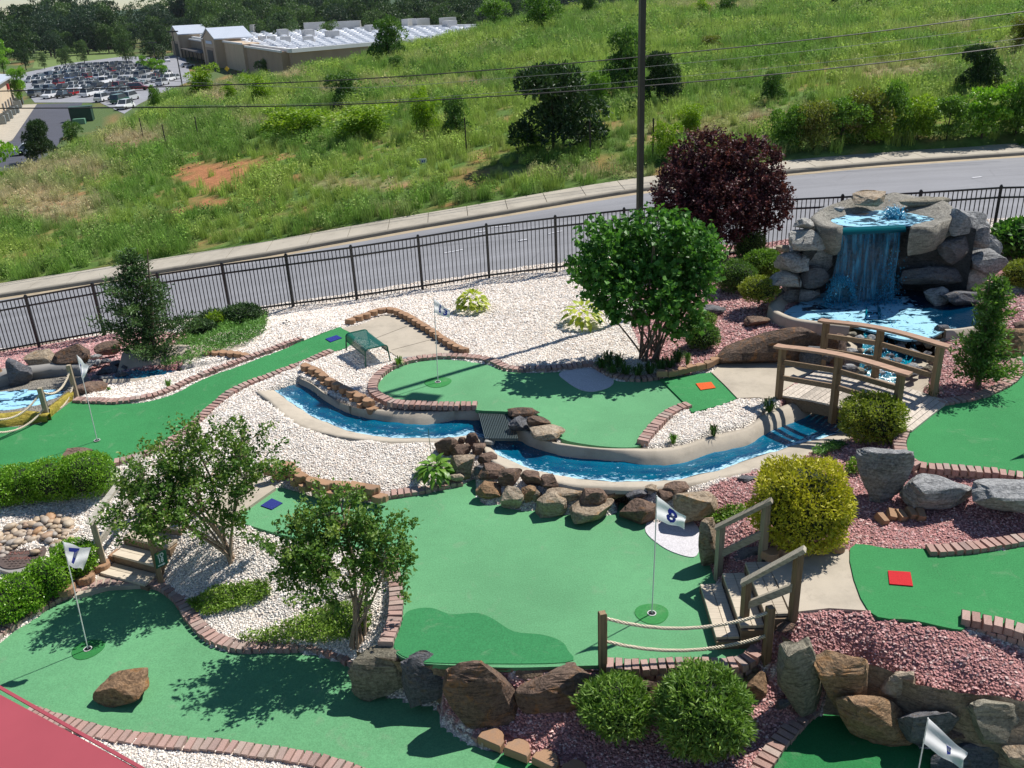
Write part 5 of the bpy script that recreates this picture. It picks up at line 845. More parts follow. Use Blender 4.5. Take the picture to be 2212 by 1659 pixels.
# ================================================================== flags, cups and tee mats
FLAGM = NT('flag_cloth'); FLAGM.set((.88, .885, .89), .8); _bs = FLAGM.b; _tr = FLAGM.node('ShaderNodeBsdfTranslucent'); _tr.inputs[0].default_value = (.9, .9, .9, 1); _mx = FLAGM.node('ShaderNodeMixShader'); _mx.inputs[0].default_value = .75; FLAGM.L.new(_bs.outputs[0], _mx.inputs[1]); FLAGM.L.new(_tr.outputs[0], _mx.inputs[2]); FLAGM.L.new(_mx.outputs[0], FLAGM.out.inputs[0])
BLUE = plain('flag_blue', (.025, .05, .42), .7, .05); POLEM = plain('white_pole', (.70, .70, .68), .4, .05); CUPD = plain('cup_dark', (.01, .012, .012), .9)
def flag(label, base, z, top, quad, text=None, tuv=(.55, .5), tsz=.4, trot=0.0, shear=0.0, patch=0.0, pm=None, cup=True, mark=None):
    P = onplane(base, z); T = wz(top, P[1]); T[1] = P[1]; root = thing('golf_flag', label, 'flag', P)
    m = MB(); m.tube([P + [0, 0, -.03], (P + T) / 2 + [.004, 0, 0], T], [.0085, .008, .007], 6); m.put('pole', POLEM, root)
    Q = [wz(p, P[1]) for p in quad]; Q[1] = Q[1] + [0, -.02, 0]; Q[2] = Q[2] + [0, -.03, 0]
    def surf(u, v): X = quadmap(Q, u, v); u = np.asarray(u); v = np.asarray(v); X = X.copy(); X[:, 1] += .035 * np.sin(u * 7.5 + v * 2.2) * u + .01 * np.sin(v * 9 + u * 3); X[:, 2] += -.012 * np.sin(u * 5) * u; return X
    n, k = 16, 10; UU, VV = np.meshgrid(np.linspace(0, 1, n), np.linspace(0, 1, k)); I = np.arange(n * k).reshape(k, n); X = surf(UU.ravel(), VV.ravel()); F = np.stack([I[:-1, :-1], I[1:, :-1], I[1:, 1:], I[:-1, 1:]], -1).reshape(-1, 4)
    cl = put('cloth', X, F, FLAGM.m, root, smooth_=True)
    if text:
        V, F = textmesh(text, 1.0, .035); c, s = math.cos(trot), math.sin(trot); x = (V[:, 0] * c - V[:, 1] * s) + shear * V[:, 1]; y = V[:, 0] * s + V[:, 1] * c; ar = np.linalg.norm(Q[3] - Q[0]) / np.linalg.norm(Q[1] - Q[0])
        put('number', surf(tuv[0] + x * tsz * ar, tuv[1] - y * tsz) + [0, -.006, 0], F, BLUE, cl)
    if mark:
        for mq, mm in mark: put('number', surf([a for a, b in mq], [b for a, b in mq]) + [0, -.006 if mm is BLUE else -.009, 0], [tuple(range(len(mq)))], mm, cl)
    if cup:
        m = MB(); a = np.linspace(0, 2 * PI, 21)[:-1]; 
        for r0, r1, zz in ((.048, .058, .016),):
            R0 = np.stack([P[0] + r0 * np.cos(a), P[1] + r0 * np.sin(a), np.full(20, P[2] + zz)], 1); R1 = np.stack([P[0] + r1 * np.cos(a), P[1] + r1 * np.sin(a), np.full(20, P[2] + zz)], 1); m.add(np.r_[R0, R1], [(i, (i + 1) % 20, 20 + (i + 1) % 20, 20 + i)[::-1] for i in range(20)]); m.put('cup', POLEM, root)
            m = MB(); m.prism(np.stack([P[0] + .048 * np.cos(a), P[1] + .048 * np.sin(a)], 1), P[2] + .008, P[2] + .0145); m.put('cup_hole', CUPD, root)
        if patch:
            m = MB(); n = 28; a = np.linspace(0, 2 * PI, n + 1)[:-1]; rr = patch * (1 + .04 * np.sin(3 * a)); m.prism(np.stack([P[0] + rr * np.cos(a), P[1] + rr * .95 * np.sin(a)], 1), P[2] + .001, P[2] + .0075); m.put('turf_patch', pm, root)
PATCH = m_turf('patch_turf', (.05, .24, .07), .2)
flag('white golf flag printed 13 standing behind the stream', (946, 826), Z13, (937, 643), q(1, 1, [(600, 275), (706, 358), (702, 404), (605, 366)]), '13', (.54, .52), .95, -.12, 0, .27, PATCH)
flag('white golf flag printed 8 in the middle of the largest turf', (1408, 1326), Z8, (1419, 1070), [(935.2 + x * .28187, 921.7 + y * .28187) for x, y in [(1715, 530), (1942, 698), (1920, 778), (1710, 705)]], '8', (.52, .50), 1.05, -.12, 0, .22, PATCH)
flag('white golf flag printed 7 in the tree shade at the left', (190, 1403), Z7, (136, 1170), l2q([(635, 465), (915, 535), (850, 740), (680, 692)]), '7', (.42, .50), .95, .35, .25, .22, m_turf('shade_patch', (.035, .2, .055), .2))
flag('white golf flag by the small pool with its number mostly folded away', (210, 952), ZL, (166, 767), lq([(780, 230), (895, 345), (850, 472), (817, 430)]), '1', (.30, .62), .8, .3, .2)
flag('white golf flag above the sunken turf with its blue number folded', (1968, 1742), ZB, (2005, 1551), q(2, 2, [(1592, 1335), (1852, 1572), (1797, 1658), (1558, 1498)]), None, mark=[([(.46, .34), (.56, .30), (.66, .66), (.57, .74)], BLUE), ([(.51, .40), (.54, .47), (.60, .50), (.575, .535), (.53, .51), (.50, .44)], FLAGM.m)], cup=False)
# the turf beyond the footbridge has a flag whose shadow falls into view
flag('golf flag standing on the turf beyond the footbridge at the right edge', (2262, 955), ZR, (2290, 790), [(2290, 790), (2345, 820), (2340, 850), (2283, 838)], None)
def mat_(label, quad, z, col):
    P = np.array([onplane(p, z) for p in quad]); t = NT('tee_mat_' + label.split()[0]); n = t.noise(300, 2, .7); t.set(t.ramp(n, [(.3, scl(col, .6)), (.7, scl(col, 1.2))]), .95); t.bump(n, .8, .01); m = MB(); m.prism(P + [0, 0, .0], .002, .016); m.put('tee_mat', t.m, label=label, cat='tee mat', loc=P.mean(0))
mat_('red square tee mat on bright turf', q(2, 2, [(1330, 385), (1475, 395), (1492, 485), (1340, 472)]), ZM, (.62, .02, .025))
mat_('orange square tee mat beside the concrete path', q(2, 1, [(85, 830), (185, 820), (214, 858), (117, 872)]), .03, (.75, .12, .02))
mat_('blue square tee mat between the two small trees', q(0, 1, [(1690, 1622), (1762, 1575), (1832, 1605), (1762, 1647)]), Z8, (.015, .03, .22))
mat_('navy blue square tee mat at the start of the long turf lane', [(703, 733), (727, 725), (739, 731), (714, 740)], ZL, (.013, .028, .25))
for a_, b_ in (((205, 540), (425, 455)), ((325, 610), (590, 540))):
    A_, B_ = (onplane(p, 0.0) for p in q(1, 1, [a_, b_])); m = MB(); m.bar(A_ + [0, 0, .001], B_ + [0, 0, .001], .012, .005); m.put('expansion_joint', plain('joint_dark', (.10, .085, .065), .9), kind='structure', label='dark expansion joint across the concrete path')
A_, B_ = (onplane(p, .0) for p in q(1, 1, [(400, 664), (745, 650)])); dr = thing('trench_drain', 'narrow slotted drain between the path and the brick edging', 'drain', A_); m = MB(); m.bar(A_ + [0, 0, .0], B_ + [0, 0, .0], .10, .02); m.put('channel', plain('drain_dark', (.03, .03, .03), .8), dr)
for k in range(40): m = MB(); X = A_ + (B_ - A_) * (k + .5) / 40; m.box(X + [0, 0, .012], (.02, .10, .01), rz=.1); m.put('slat', plain('drain_grey', (.33, .33, .32), .6), dr)
# ================================================================== grate, bench, ropes, pavers, manhole, litter
def grate():
    gp = [onplane(p, -.37) for p in q(1, 1, [(860, 1020), (1110, 1020), (1190, 1230), (900, 1230)])]; m = MB(); m.prism(np.array(gp), -.02, 0.0); m.put('stream_water', plain('deep_water', (.0, .05, .09), .1), label='dark blue water under the slotted grate', kind='structure')
    c = [onplane(p, lambda x, y: -.06 + 0 * x) for p in q(1, 1, [(885, 996), (1092, 996), (1142, 1186), (935, 1186)])]; c = [np.array(v) for v in c]; root = thing('grate', 'dark slotted metal grate across the stream', 'grate', c[0]); M_ = plain('grate_steel', (.06, .085, .085), .5)
    mb = MB(); mb.box((0, 0, 0), (1, .014, .03)); L = np.linalg.norm(c[3] - c[0]); me = mb.mesh('bar', [M_])
    for i in range(20):
        t = i / 19; a = c[0] * (1 - t) + c[1] * t; b = c[3] * (1 - t) + c[2] * t; d = b - a; inst('bar', me, (a + b) / 2, parent=root, rot=(0, 0, math.atan2(d[1], d[0])), scale=(L, 1, 1))
    for t in (.02, .5, .98):
        a = c[0] * (1 - t) + c[3] * t; b = c[1] * (1 - t) + c[2] * t; m = MB(); m.bar(a + [0, 0, -.025], b + [0, 0, -.025], .03, .03); m.put('crossbar', M_, root)
grate()
def bench():
    F1, F2, F3 = (G(p) for p in eq([(325, 675), (662, 950), (1045, 838)])); F1, F2, F3 = (np.array([f[0], f[1], .0]) for f in (F1, F2, F3)); ex = F2 - F1; ey = F3 - F2; L = np.linalg.norm(ex); Wd = np.linalg.norm(ey); ex /= L; ey = ey - ex * (ey @ ex); Wd = np.linalg.norm(ey); ey /= Wd
    root = thing('bench', 'green perforated metal bench on white gravel', 'bench', F1); GM = plain('green_bench', (.0, .085, .055), .35, .1); H = .38; r = .07
    P = lambda u, v, z: F1 + ex * u + ey * v + [0, 0, z]
    prof = [(0, H - .17), (.0, H - .1)] + [(r - r * math.cos(a), H - r + r * math.sin(a)) for a in np.linspace(0, PI / 2, 5)] + [(w, H) for w in np.linspace(r, Wd - r, 9)[1:-1]] + [(Wd - r + r * math.sin(a), H - r + r * math.cos(a)) for a in np.linspace(0, PI / 2, 5)] + [(Wd, H - .1), (Wd, H - .17)]
    pr = resample(prof, step=.028); nu = int(L / .032); m = MB(); k = len(pr)
    for i in range(nu):
        for j in range(k - 1):
            u0, u1 = (i + (.5 if j % 2 else 0)) * L / (nu + .5), (i + 1 + (.5 if j % 2 else 0)) * L / (nu + .5); um = (u0 + u1) / 2; g = .25
            A_ = [P(u0, pr[j][0], pr[j][1]), P(u1, pr[j][0], pr[j][1]), P(u1, pr[j + 1][0], pr[j + 1][1]), P(u0, pr[j + 1][0], pr[j + 1][1])]; c = sum(A_) / 4; B_ = [a + (c - a) * .66 for a in A_]; m.add(A_ + B_, [(0, 1, 5, 4), (1, 2, 6, 5), (2, 3, 7, 6), (3, 0, 4, 7)])
    m.put('seat', GM, root)
    for u in (0, L):
        m = MB(); m.tube([P(u, a, b) for a, b in [(-.03, 0), (-.01, .2)] + list(map(tuple, resample(prof[1:-1], n=22))) + [(Wd + .01, .2), (Wd + .03, 0)]], .016, 6); m.put('leg', GM, root)
    for v in (.0, Wd): m = MB(); m.tube([P(0, v, H - .16), P(L, v, H - .16)], .012, 6); m.put('rail', GM, root)
bench()
def m_rope():
    t = NT('rope'); w = t.node('ShaderNodeTexWave'); w.inputs['Scale'].default_value = 16; w.inputs['Distortion'].default_value = 1.5; w.bands_direction = 'DIAGONAL'; t.L.new(t.pos(), w.inputs['Vector']); t.set(t.ramp(w.outputs['Fac'], [(.1, (.45, .36, .24)), (.6, (.78, .69, .54))]), .95); t.bump(w.outputs['Fac'], .8, .01); return t.m
ROPE = m_rope()
def twisted(a, b, sag, n=40, r=.017):
    a, b = np.array(a), np.array(b); t = np.linspace(0, 1, n); C_ = a[None] * (1 - t[:, None]) + b[None] * t[:, None]; C_[:, 2] -= sag * 4 * t * (1 - t); L = np.linalg.norm(b - a); ax = (b - a) / L; s = np.cross(ax, [0, 0, 1]); s /= np.linalg.norm(s); m = MB()
    for k in range(3):
        ph = t * L * 2 * PI / .11 + k * 2 * PI / 3; tt = np.linspace(0, 1, n * 3); ph = np.interp(tt, t, ph); C2 = np.stack([np.interp(tt, t, C_[:, i]) for i in range(3)], 1); m.tube(C2 + r * .62 * (np.cos(ph)[:, None] * s + np.sin(ph)[:, None] * np.array([0, 0, 1.0])), r * .75, 5)
    return m
def ropefence(label, posts, links, h, mat):
    root = thing('rope_barrier', label, 'barrier', posts[0])
    for p in posts:
        m = MB(); m.box(np.array(p) + [0, 0, h / 2 - .05], (.095, .095, h + .1), rz=.2, bev=.01); m.put('post', mat, root, loc=p)
    for i, j, z0, z1, sag in links: twisted(np.array(posts[i]) + [0, 0, z0], np.array(posts[j]) + [0, 0, z1], sag).put('rope', ROPE, root)
ropefence('two wooden posts joined by two sagging ropes in front of the flag marked 8', [at((1302, 1443), Z8 - .02), at((1654, 1432), Z8 - .02)], [(0, 1, .76, .76, .2), (0, 1, .42, .42, .19)], .83, POSTW)
_lp = [at(lq([(505, 935)])[0], -.46), at(lq([(785, 690)])[0], -.4)]
_lp += [_lp[0] * 2 - _lp[1] + [-.55, .15, 0]]
ropefence('grey wooden posts with slack ropes around the small pool', _lp, [(0, 1, .74, .70, .22), (0, 1, .40, .40, .24), (0, 2, .74, .7, .25), (0, 2, .40, .4, .2)], .82, GREYW)
for i, (x0, y0, x1, y1) in enumerate([(1272, 0, 1330, 80), (1342, -20, 1385, 50), (1398, -10, 1445, 55), (1460, -15, 1520, 40), (1525, -20, 1575, 50)]):
    P = G(q(2, 2, [((x0 + x1) / 2, y1)])[0]); rz = PI / 2 + RND.uniform(-.3, .3); sd = 'leftmost second third fourth rightmost'.split()[i]
    o = inst('paver', _bm[i % 4], P + [0, .06, .045], rz, (1.9, .52, 1.0), rot=(RND.uniform(.1, .3), -.25, rz), label=f'tan paver stone lying on red mulch, {sd} of the row of five', cat='paver', group='loose pavers on the mulch'); o.data = mk_mesh('paver', np.array([v.co[:] for v in _bm[i % 4].vertices]), [tuple(p.vertices) for p in _bm[i % 4].polygons], [TANB])
# manhole
mh = l2q([(228, 605)])[0]; MC = at(mh, -.84); col = [at(p, -.86) for p in l2q([(-60, 700), (0, 650), (130, 560), (300, 470), (440, 500), (470, 540), (400, 700), (330, 760), (170, 800), (0, 745)])]
man = thing('manhole', 'round rusty manhole cover in a concrete collar among river stones', 'manhole', MC); m = MB(); m.prism(np.array(col), -.12, 0.0); m.put('collar', CONC_GREY, man)
RUST = plain('rusty_iron', (.10, .072, .062), .8, .3, 9, .01); a = np.linspace(0, 2 * PI, 41)[:-1]; R_ = abs(at(l2q([(435, 605)])[0], -.84)[0] - MC[0]); m = MB(); m.prism(np.stack([MC[0] + R_ * np.cos(a), MC[1] + R_ * np.sin(a)], 1), -.855, -.842); m.put('cover', RUST, man)
for ix in range(-4, 5):
    for iy in range(-4, 5):
        if math.hypot(ix, iy) < 4.2 and not (abs(iy) <= 1 and abs(ix) <= 2):
            m = MB(); m.box(MC + [ix * R_ / 5.2, iy * R_ / 5.2, .002], (R_ / 9, R_ / 9, .012)); m.put('stud', RUST, man)
for i, (x, y) in enumerate([(0, .07), (0, -.07)]):
    V, F = textmesh('SANITARY' if i == 0 else 'SEWER', .1 * R_ / .3, .004); put('lettering', np.c_[V[:, 0] + MC[0], V[:, 1] + MC[1] + y * R_ / .3, np.full(len(V), MC[2] + .005)], F, plain('red_rust', (.16, .07, .055), .8), man)
# river stones
RS = []
for k in range(4): V, F = ICO[2]; V = V * (1 + .22 * n3(V, 1.1, k * 3.3)[:, None]) * [1, .72, .5]; RS.append((V, F))
STONEM = {}
def m_stone(): 
    t = NT('river_stone'); r = t.rand(); c = t.ramp(r, [(0, (.36, .27, .18)), (.25, (.44, .34, .24)), (.45, (.33, .30, .27)), (.62, (.42, .24, .12)), (.8, (.48, .40, .30)), (1, (.30, .20, .14))]); n = t.noise(9, 4, .6, t.objco()); c = t.mix(1.0, c, t.ramp(n, [(.3, .75), (.7, 1.15)]), 'MULTIPLY'); t.set(c, .6); return t.m
SM = m_stone(); RSM = [mk_mesh('river_stone', V, F, [SM], smooth_=True) for V, F in RS]
poly = l2q([(-40, 430), (130, 330), (330, 250), (560, 225), (700, 245), (780, 360), (730, 440), (620, 500), (520, 560), (440, 470), (300, 460), (150, 540), (0, 640), (-40, 660)]); cnt = 0; placed = []
for it in range(4000):
    p = (RND.uniform(-10, 168), RND.uniform(1115, 1215))
    if not inpoly(np.array([p]), poly)[0]: continue
    X = G(p); s = RND.uniform(.045, .10)
    if any((X[0] - b[0]) ** 2 + (X[1] - b[1]) ** 2 < (.62 * (s + b[2])) ** 2 for b in placed): continue
    placed.append((X[0], X[1], s)); big = 'large' if s > .072 else 'small'; lay = RND.random()
    inst('river_stone', RSM[RND.randrange(4)], X + [0, 0, s * .32 + (.04 if lay > .7 else 0)], rot=(RND.uniform(-.3, .3), RND.uniform(-.3, .3), RND.uniform(0, 6)), scale=(s * 1.25,) * 3, label=f'{big} rounded river stone in the tan heap behind the manhole', cat='stone', group='river stones around the manhole')
    if len(placed) > 170: break
inst('river_stone', RSM[0], MC + [R_ * .58, .02, .05], scale=(.085,) * 3, label='single pale river stone lying on the manhole cover', cat='stone')
# light pole
LB = np.array([3.0, 19.4, float(hz(3.0, 19.4))]); BRZ = plain('bronze_paint', (.028, .022, .02), .4, .15); lp = thing('light_pole', 'tall square dark bronze light pole behind the round-leaved tree', 'light pole', LB)
m = MB(); m.box(LB + [0, 0, 4.55], (.115, .115, 9.1), rz=.3); m.put('shaft', BRZ, lp); m = MB(); m.box(LB + [0, 0, .06], (.34, .34, .12), rz=.3); m.put('base_plate', BRZ, lp)
for s in (-1, 1):
    m = MB(); m.bar(LB + [0, 0, 9.0], LB + [s * .5, -s * .2, 9.05], .06, .06); m.put('arm', BRZ, lp); m = MB(); m.box(LB + [s * .8, -s * .3, 9.05], (.62, .42, .16), rz=-.37); m.put('lamp_head', BRZ, lp)
# overhead cables
for lab, pts, r, c in [('upper thick overhead cable above the meadow', [(-60, 198), (0, 197), (370, 187), (737, 173), (1100, 148), (1475, 114), (1850, 74), (2212, 25), (2300, 12)], .021, (.012, .012, .013)), ('lower thick overhead cable above the meadow', [(-60, 234), (0, 234), (370, 232), (737, 226), (1100, 206), (1475, 179), (1850, 142), (2212, 97), (2300, 86)], .022, (.012, .012, .013)),
                       ('thin pale overhead wire between the two thick cables', [(300, 172), (737, 190), (1100, 168), (1475, 137), (1850, 98), (2212, 52), (2300, 40)], .007, (.16, .17, .16)), ('thin pale overhead wire just above the lower thick cable', [(-60, 236), (370, 229), (737, 222), (1100, 198), (1475, 165), (1850, 127), (2212, 82), (2300, 70)], .007, (.16, .17, .16))]:
    m = MB(); P = np.array([wz(p, 36.0) for p in smooth(pts, 5)]); m.tube(P, r, 5); m.put('overhead_cable', plain('cable%d' % int(c[0] * 100), c, .6), label=lab, cat='cable', loc=P[0])
# red roof edge in the corner below the camera
RED_ = plain('red_metal_roof', (.33, .058, .074), .55, .10, 1.2); Q = [at(p, 3.2) for p in [(-420, 1248), (0, 1500), (300, 1662), (560, 1805), (300, 2300), (-800, 2200)]]
roof = thing('red_roof', 'red painted metal roof edge in the bottom left corner', 'roof', Q[0]); m = MB(); m.prism(np.array(Q), -.10, 0.0); m.put('panel', RED_, roof); m = MB(); m.bar(np.array(Q[0]) + [0, 0, .012], np.array(Q[3]) + [0, 0, .003], .02, .008); m.put('edge_trim', RED_, roof)
# ================================================================== plants
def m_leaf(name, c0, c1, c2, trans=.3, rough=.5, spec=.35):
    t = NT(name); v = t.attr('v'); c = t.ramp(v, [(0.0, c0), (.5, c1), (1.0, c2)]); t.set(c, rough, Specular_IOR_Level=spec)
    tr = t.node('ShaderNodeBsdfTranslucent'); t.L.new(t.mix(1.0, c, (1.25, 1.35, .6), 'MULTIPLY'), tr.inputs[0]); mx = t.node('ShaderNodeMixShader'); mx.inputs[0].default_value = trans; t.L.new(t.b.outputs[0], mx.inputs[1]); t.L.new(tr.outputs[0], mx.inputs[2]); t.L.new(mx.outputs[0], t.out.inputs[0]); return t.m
def unit(A): return A / (np.linalg.norm(A, axis=-1, keepdims=True) + 1e-9)
def rdir(n, rg=None): return unit((rg or NR).normal(size=(n, 3)))
def leafV(P, D, N, L, Wd, mid=.45, fold=.12):
    n = len(P); L = np.broadcast_to(L, n)[:, None]; Wd = np.broadcast_to(Wd, n)[:, None]; D = unit(D); S = unit(np.cross(D, N)); U = np.cross(S, D)
    return np.stack([P, P + D * L * mid + S * Wd * .5 + U * Wd * fold, P + D * L, P + D * L * mid - S * Wd * .5 + U * Wd * fold], 1).reshape(-1, 3)
def quads(n): return np.arange(n * 4).reshape(n, 4)
def ball_pts(n, seed, boxy=1.0, low=-.8, bump=.16, lay=(.84, 1.03), bs=2.2):
    r = np.random.default_rng(seed); u = rdir(n * 2, r); u = u[u[:, 2] > low][:n]; k = len(u); b = 1 + bump * 2 * n3(u, bs, seed * .61) + bump * n3(u, bs * 2.4, seed * .37)
    s = np.sign(u) * np.abs(u) ** boxy if boxy != 1 else u; s = s / (np.abs(s) ** (2 / boxy)).sum(1, keepdims=True) ** (boxy / 2) if boxy != 1 else s
    return s * (b * r.uniform(lay[0], lay[1], k))[:, None], u, b
def foliage(name, balls, mat, parent, L, Wd, dens, outward=.38, up=.3, seed=1, boxy=1.0, bump=.16, lay=(.82, 1.03), low=-.8, core=None, fold=.12):
    VS, vs = [], []; r = np.random.default_rng(seed)
    for i, (P, a, b, c) in enumerate(balls):
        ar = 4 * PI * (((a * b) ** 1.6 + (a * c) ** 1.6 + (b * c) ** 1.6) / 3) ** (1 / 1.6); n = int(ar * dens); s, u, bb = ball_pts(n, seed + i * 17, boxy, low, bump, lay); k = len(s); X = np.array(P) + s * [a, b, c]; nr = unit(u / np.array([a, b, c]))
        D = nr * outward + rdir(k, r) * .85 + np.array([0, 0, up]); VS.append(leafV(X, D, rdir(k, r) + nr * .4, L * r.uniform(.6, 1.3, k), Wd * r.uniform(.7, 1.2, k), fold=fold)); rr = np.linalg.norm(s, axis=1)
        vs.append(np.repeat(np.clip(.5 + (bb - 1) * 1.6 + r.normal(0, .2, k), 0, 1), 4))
        if core is not None:
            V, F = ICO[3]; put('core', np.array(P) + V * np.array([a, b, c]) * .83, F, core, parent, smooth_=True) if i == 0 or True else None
    V = np.concatenate(VS); return put(name, V, quads(len(V) // 4), mat, parent, attrs={'v': ('POINT', np.concatenate(vs))})
BARK = plain('grey_bark', (.16, .12, .085), .9, .3, 12, .01); BARK_PALE = plain('pale_bark', (.30, .22, .15), .85, .3, 10, .008); BARK_DARK = plain('dark_bark', (.055, .04, .03), .9, .3, 12, .01)
CORE = plain('light_blocking_core', (.012, .022, .008), .95, .4, 8)  # solid dark ellipsoid added inside each bush to block light
LF = {'thuja': m_leaf('thuja_leaf', (.055, .115, .018), (.15, .27, .045), (.28, .41, .09), .25), 'gold': m_leaf('golden_leaf', (.18, .185, .012), (.47, .45, .03), (.67, .60, .065), .25), 'globe': m_leaf('globe_leaf', (.09, .12, .015), (.24, .30, .03), (.40, .45, .07), .25),
      'dkglobe': m_leaf('dark_globe_leaf', (.03, .075, .018), (.085, .18, .035), (.17, .29, .06)), 'box': m_leaf('boxwood_leaf', (.06, .15, .012), (.17, .36, .025), (.33, .54, .06), .3, .35), 'redbud': m_leaf('heart_leaf', (.03, .09, .014), (.075, .20, .034), (.17, .37, .07), .3, .5, .3),
      'maple': m_leaf('purple_leaf', (.03, .012, .016), (.085, .03, .038), (.19, .055, .06), .22, .5, .25), 'crape': m_leaf('crape_leaf', (.04, .095, .016), (.10, .205, .034), (.24, .32, .065), .32, .4), 'conifer': m_leaf('conifer_needle', (.016, .045, .014), (.045, .10, .028), (.10, .18, .05), .15), 'juniper': m_leaf('creeping_juniper', (.05, .13, .025), (.12, .27, .055), (.20, .39, .085), .2),
      'hosta_gold': m_leaf('gold_hosta', (.20, .27, .02), (.38, .45, .05), (.55, .58, .10), .35, .4), 'hosta': m_leaf('green_hosta', (.07, .17, .02), (.13, .28, .035), (.22, .38, .06), .35, .4), 'blade': m_leaf('dark_blade', (.02, .06, .012), (.05, .12, .02), (.10, .2, .035), .3), 'creep': m_leaf('creeping_green', (.09, .16, .02), (.19, .32, .045), (.31, .43, .08), .25),
      'lime': m_leaf('lime_leaf', (.10, .19, .012), (.21, .34, .025), (.33, .45, .05), .35), 'mid': m_leaf('mid_leaf', (.05, .115, .016), (.12, .24, .032), (.21, .36, .06), .3), 'pine': m_leaf('pine_leaf', (.012, .035, .012), (.03, .07, .02), (.06, .11, .03), .15), 'russet': m_leaf('russet_leaf', (.12, .08, .03), (.18, .21, .04), (.27, .31, .065), .3)}
def stems(root, lines, mat, r0, r1, n=6):
    for L in lines: m = MB(); L = np.array(L); m.tube(smooth(L, 4), np.linspace(r0, r1, (len(L) - 1) * 4 + 1), n); m.put('stem', mat, root)
def bush(label, bb, leaf, L=.06, Wd=.026, dens=2600, ratio=1.0, boxy=1.0, zb=None, stem=False, emb=.08, bump=.26, cat='shrub', name='clipped_bush', group=None):
    P, a, b, c = rbox(bb, ratio, zb, emb); a, b, c = a * .93, b * .93, c * .93; root = thing(name, label, cat, P - [0, 0, c], group); _rs[0] += 1
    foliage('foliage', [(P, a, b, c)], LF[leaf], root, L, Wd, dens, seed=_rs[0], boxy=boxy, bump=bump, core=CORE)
    m = MB(); m.tube([P - [0, 0, c * 1.25], P - [0, 0, c * .2]], [.035, .025], 6); m.put('trunk', BARK, root)
bush('smaller clipped green bush in front of the low boulder wall', (1252, 1459, 1406, 1592), 'thuja', .085, .024, 3600, boxy=.9, emb=-.15)
bush('larger clipped green bush in the lower mulch bed', (1419, 1440, 1626, 1632), 'thuja', .085, .024, 3600, boxy=.9, emb=-.08)
bush('big golden yellow clipped bush beside the steps', (1627, 985, 1840, 1190), 'gold', .06, .024, 2900, boxy=.85, emb=.0)
bush('clipped olive green globe bush at the near side of the footbridge', (1819, 846, 1955, 957), 'globe', .055, .024, 2800, boxy=.8, emb=-.05)
bush('small round bush left of the long dark boulder', (1478, 694, 1556, 756), 'dkglobe', .05, .022, emb=.0)
bush('flattened small bush just behind the small round one', (1484, 672, 1548, 706), 'thuja', .05, .022)
bush('olive topiary bush on a bare trunk beside the pool rim', (1597, 595, 1684, 655), 'globe', .05, .022, emb=-.35, zb=.32)
bush('dark green bush behind the olive topiary', (1545, 560, 1636, 634), 'dkglobe', .05, .022)
bush('round dark bush under the purple maple', (1586, 497, 1653, 562), 'dkglobe', .05, .022, emb=.0, boxy=.85)
bush('loose green bush between the round dark bush and the waterfall', (1606, 538, 1694, 596), 'mid', .06, .03)
bush('olive globe bush at the right edge below the vine', (2168, 560, 2245, 626), 'globe', .05, .022)
bush('broad-leaved green shrub at the right edge by the fence', (2146, 470, 2270, 562), 'redbud', .12, .10, 420, emb=.0, bump=.25, name='shrub', zb=.5)
bush('small golden shrub in the creeping juniper', bbq(0, 1, (1325, 362, 1478, 488)), 'lime', .07, .03, 1500, bump=.3, name='shrub')
def multi(label, name, bbs, leaf, L, Wd, dens, ratio=.8, emb=.1, boxy=.8, cat='hedge', zb=None, bump=.14, core=CORE):
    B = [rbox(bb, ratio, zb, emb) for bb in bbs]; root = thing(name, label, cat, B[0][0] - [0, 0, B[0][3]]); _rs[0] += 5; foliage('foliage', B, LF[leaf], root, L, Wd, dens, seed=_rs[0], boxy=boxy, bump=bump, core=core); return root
multi('clipped boxwood hedge below the long turf lane', 'boxwood_hedge', [(-70, 1012, 60, 1092), (0, 1005, 110, 1085), (60, 992, 175, 1080), (130, 978, 246, 1072)], 'box', .035, .022, 3600)
multi('clipped boxwood hedge between the manhole and the green with flag 7', 'boxwood_hedge', [(-60, 1265, 60, 1345), (-10, 1240, 95, 1325), (60, 1205, 150, 1290), (115, 1165, 205, 1245)], 'box', .04, .024, 3000)
multi('dark spreading juniper at the foot of the fence', 'spreading_juniper', [(425, 672, 500, 712), (480, 655, 570, 705), (400, 690, 470, 730)], 'conifer', .09, .025, 1600, .7, .1, 1.0, 'shrub', None, .3)
def patch(label, name, poly, leaf, n, L, Wd, h, cat='ground cover', lie=.5):
    xs = [p[0] for p in poly]; ys = [p[1] for p in poly]; root = None; X = []
    PP = NR.uniform((min(xs), min(ys)), (max(xs), max(ys)), (n * 3, 2)); PP = PP[inpoly(PP, poly)][:n]; c = np.array([np.mean(xs), np.mean(ys)]); base = G(tuple(c)); C0 = [G(p) for p in poly]; wp = [(p[0], p[1]) for p in C0]
    mn = np.min(wp, 0); mx = np.max(wp, 0); X = NR.uniform(mn, mx, (n * 4, 2)); X = X[inpoly(X, wp)][:n]; k = len(X); z = hz(X[:, 0], X[:, 1]); bmp = fbm(X[:, 0], X[:, 1], 2.6, 3, 1.0); hh = h * bmp * NR.uniform(.3, 1.1, k)
    P = np.c_[X, z + hh + .01]; D = rdir(k) + [0, 0, lie]; V = leafV(P, D, rdir(k) + [0, 0, .6], L * NR.uniform(.6, 1.3, k), Wd * NR.uniform(.7, 1.2, k)); v = np.clip(bmp * 1.1 - .05 + NR.normal(0, .18, k), 0, 1)
    return put(name, V, quads(k), LF[leaf], label=label, cat=cat, kind='stuff', attrs={'v': ('POINT', np.repeat(v, 4))})
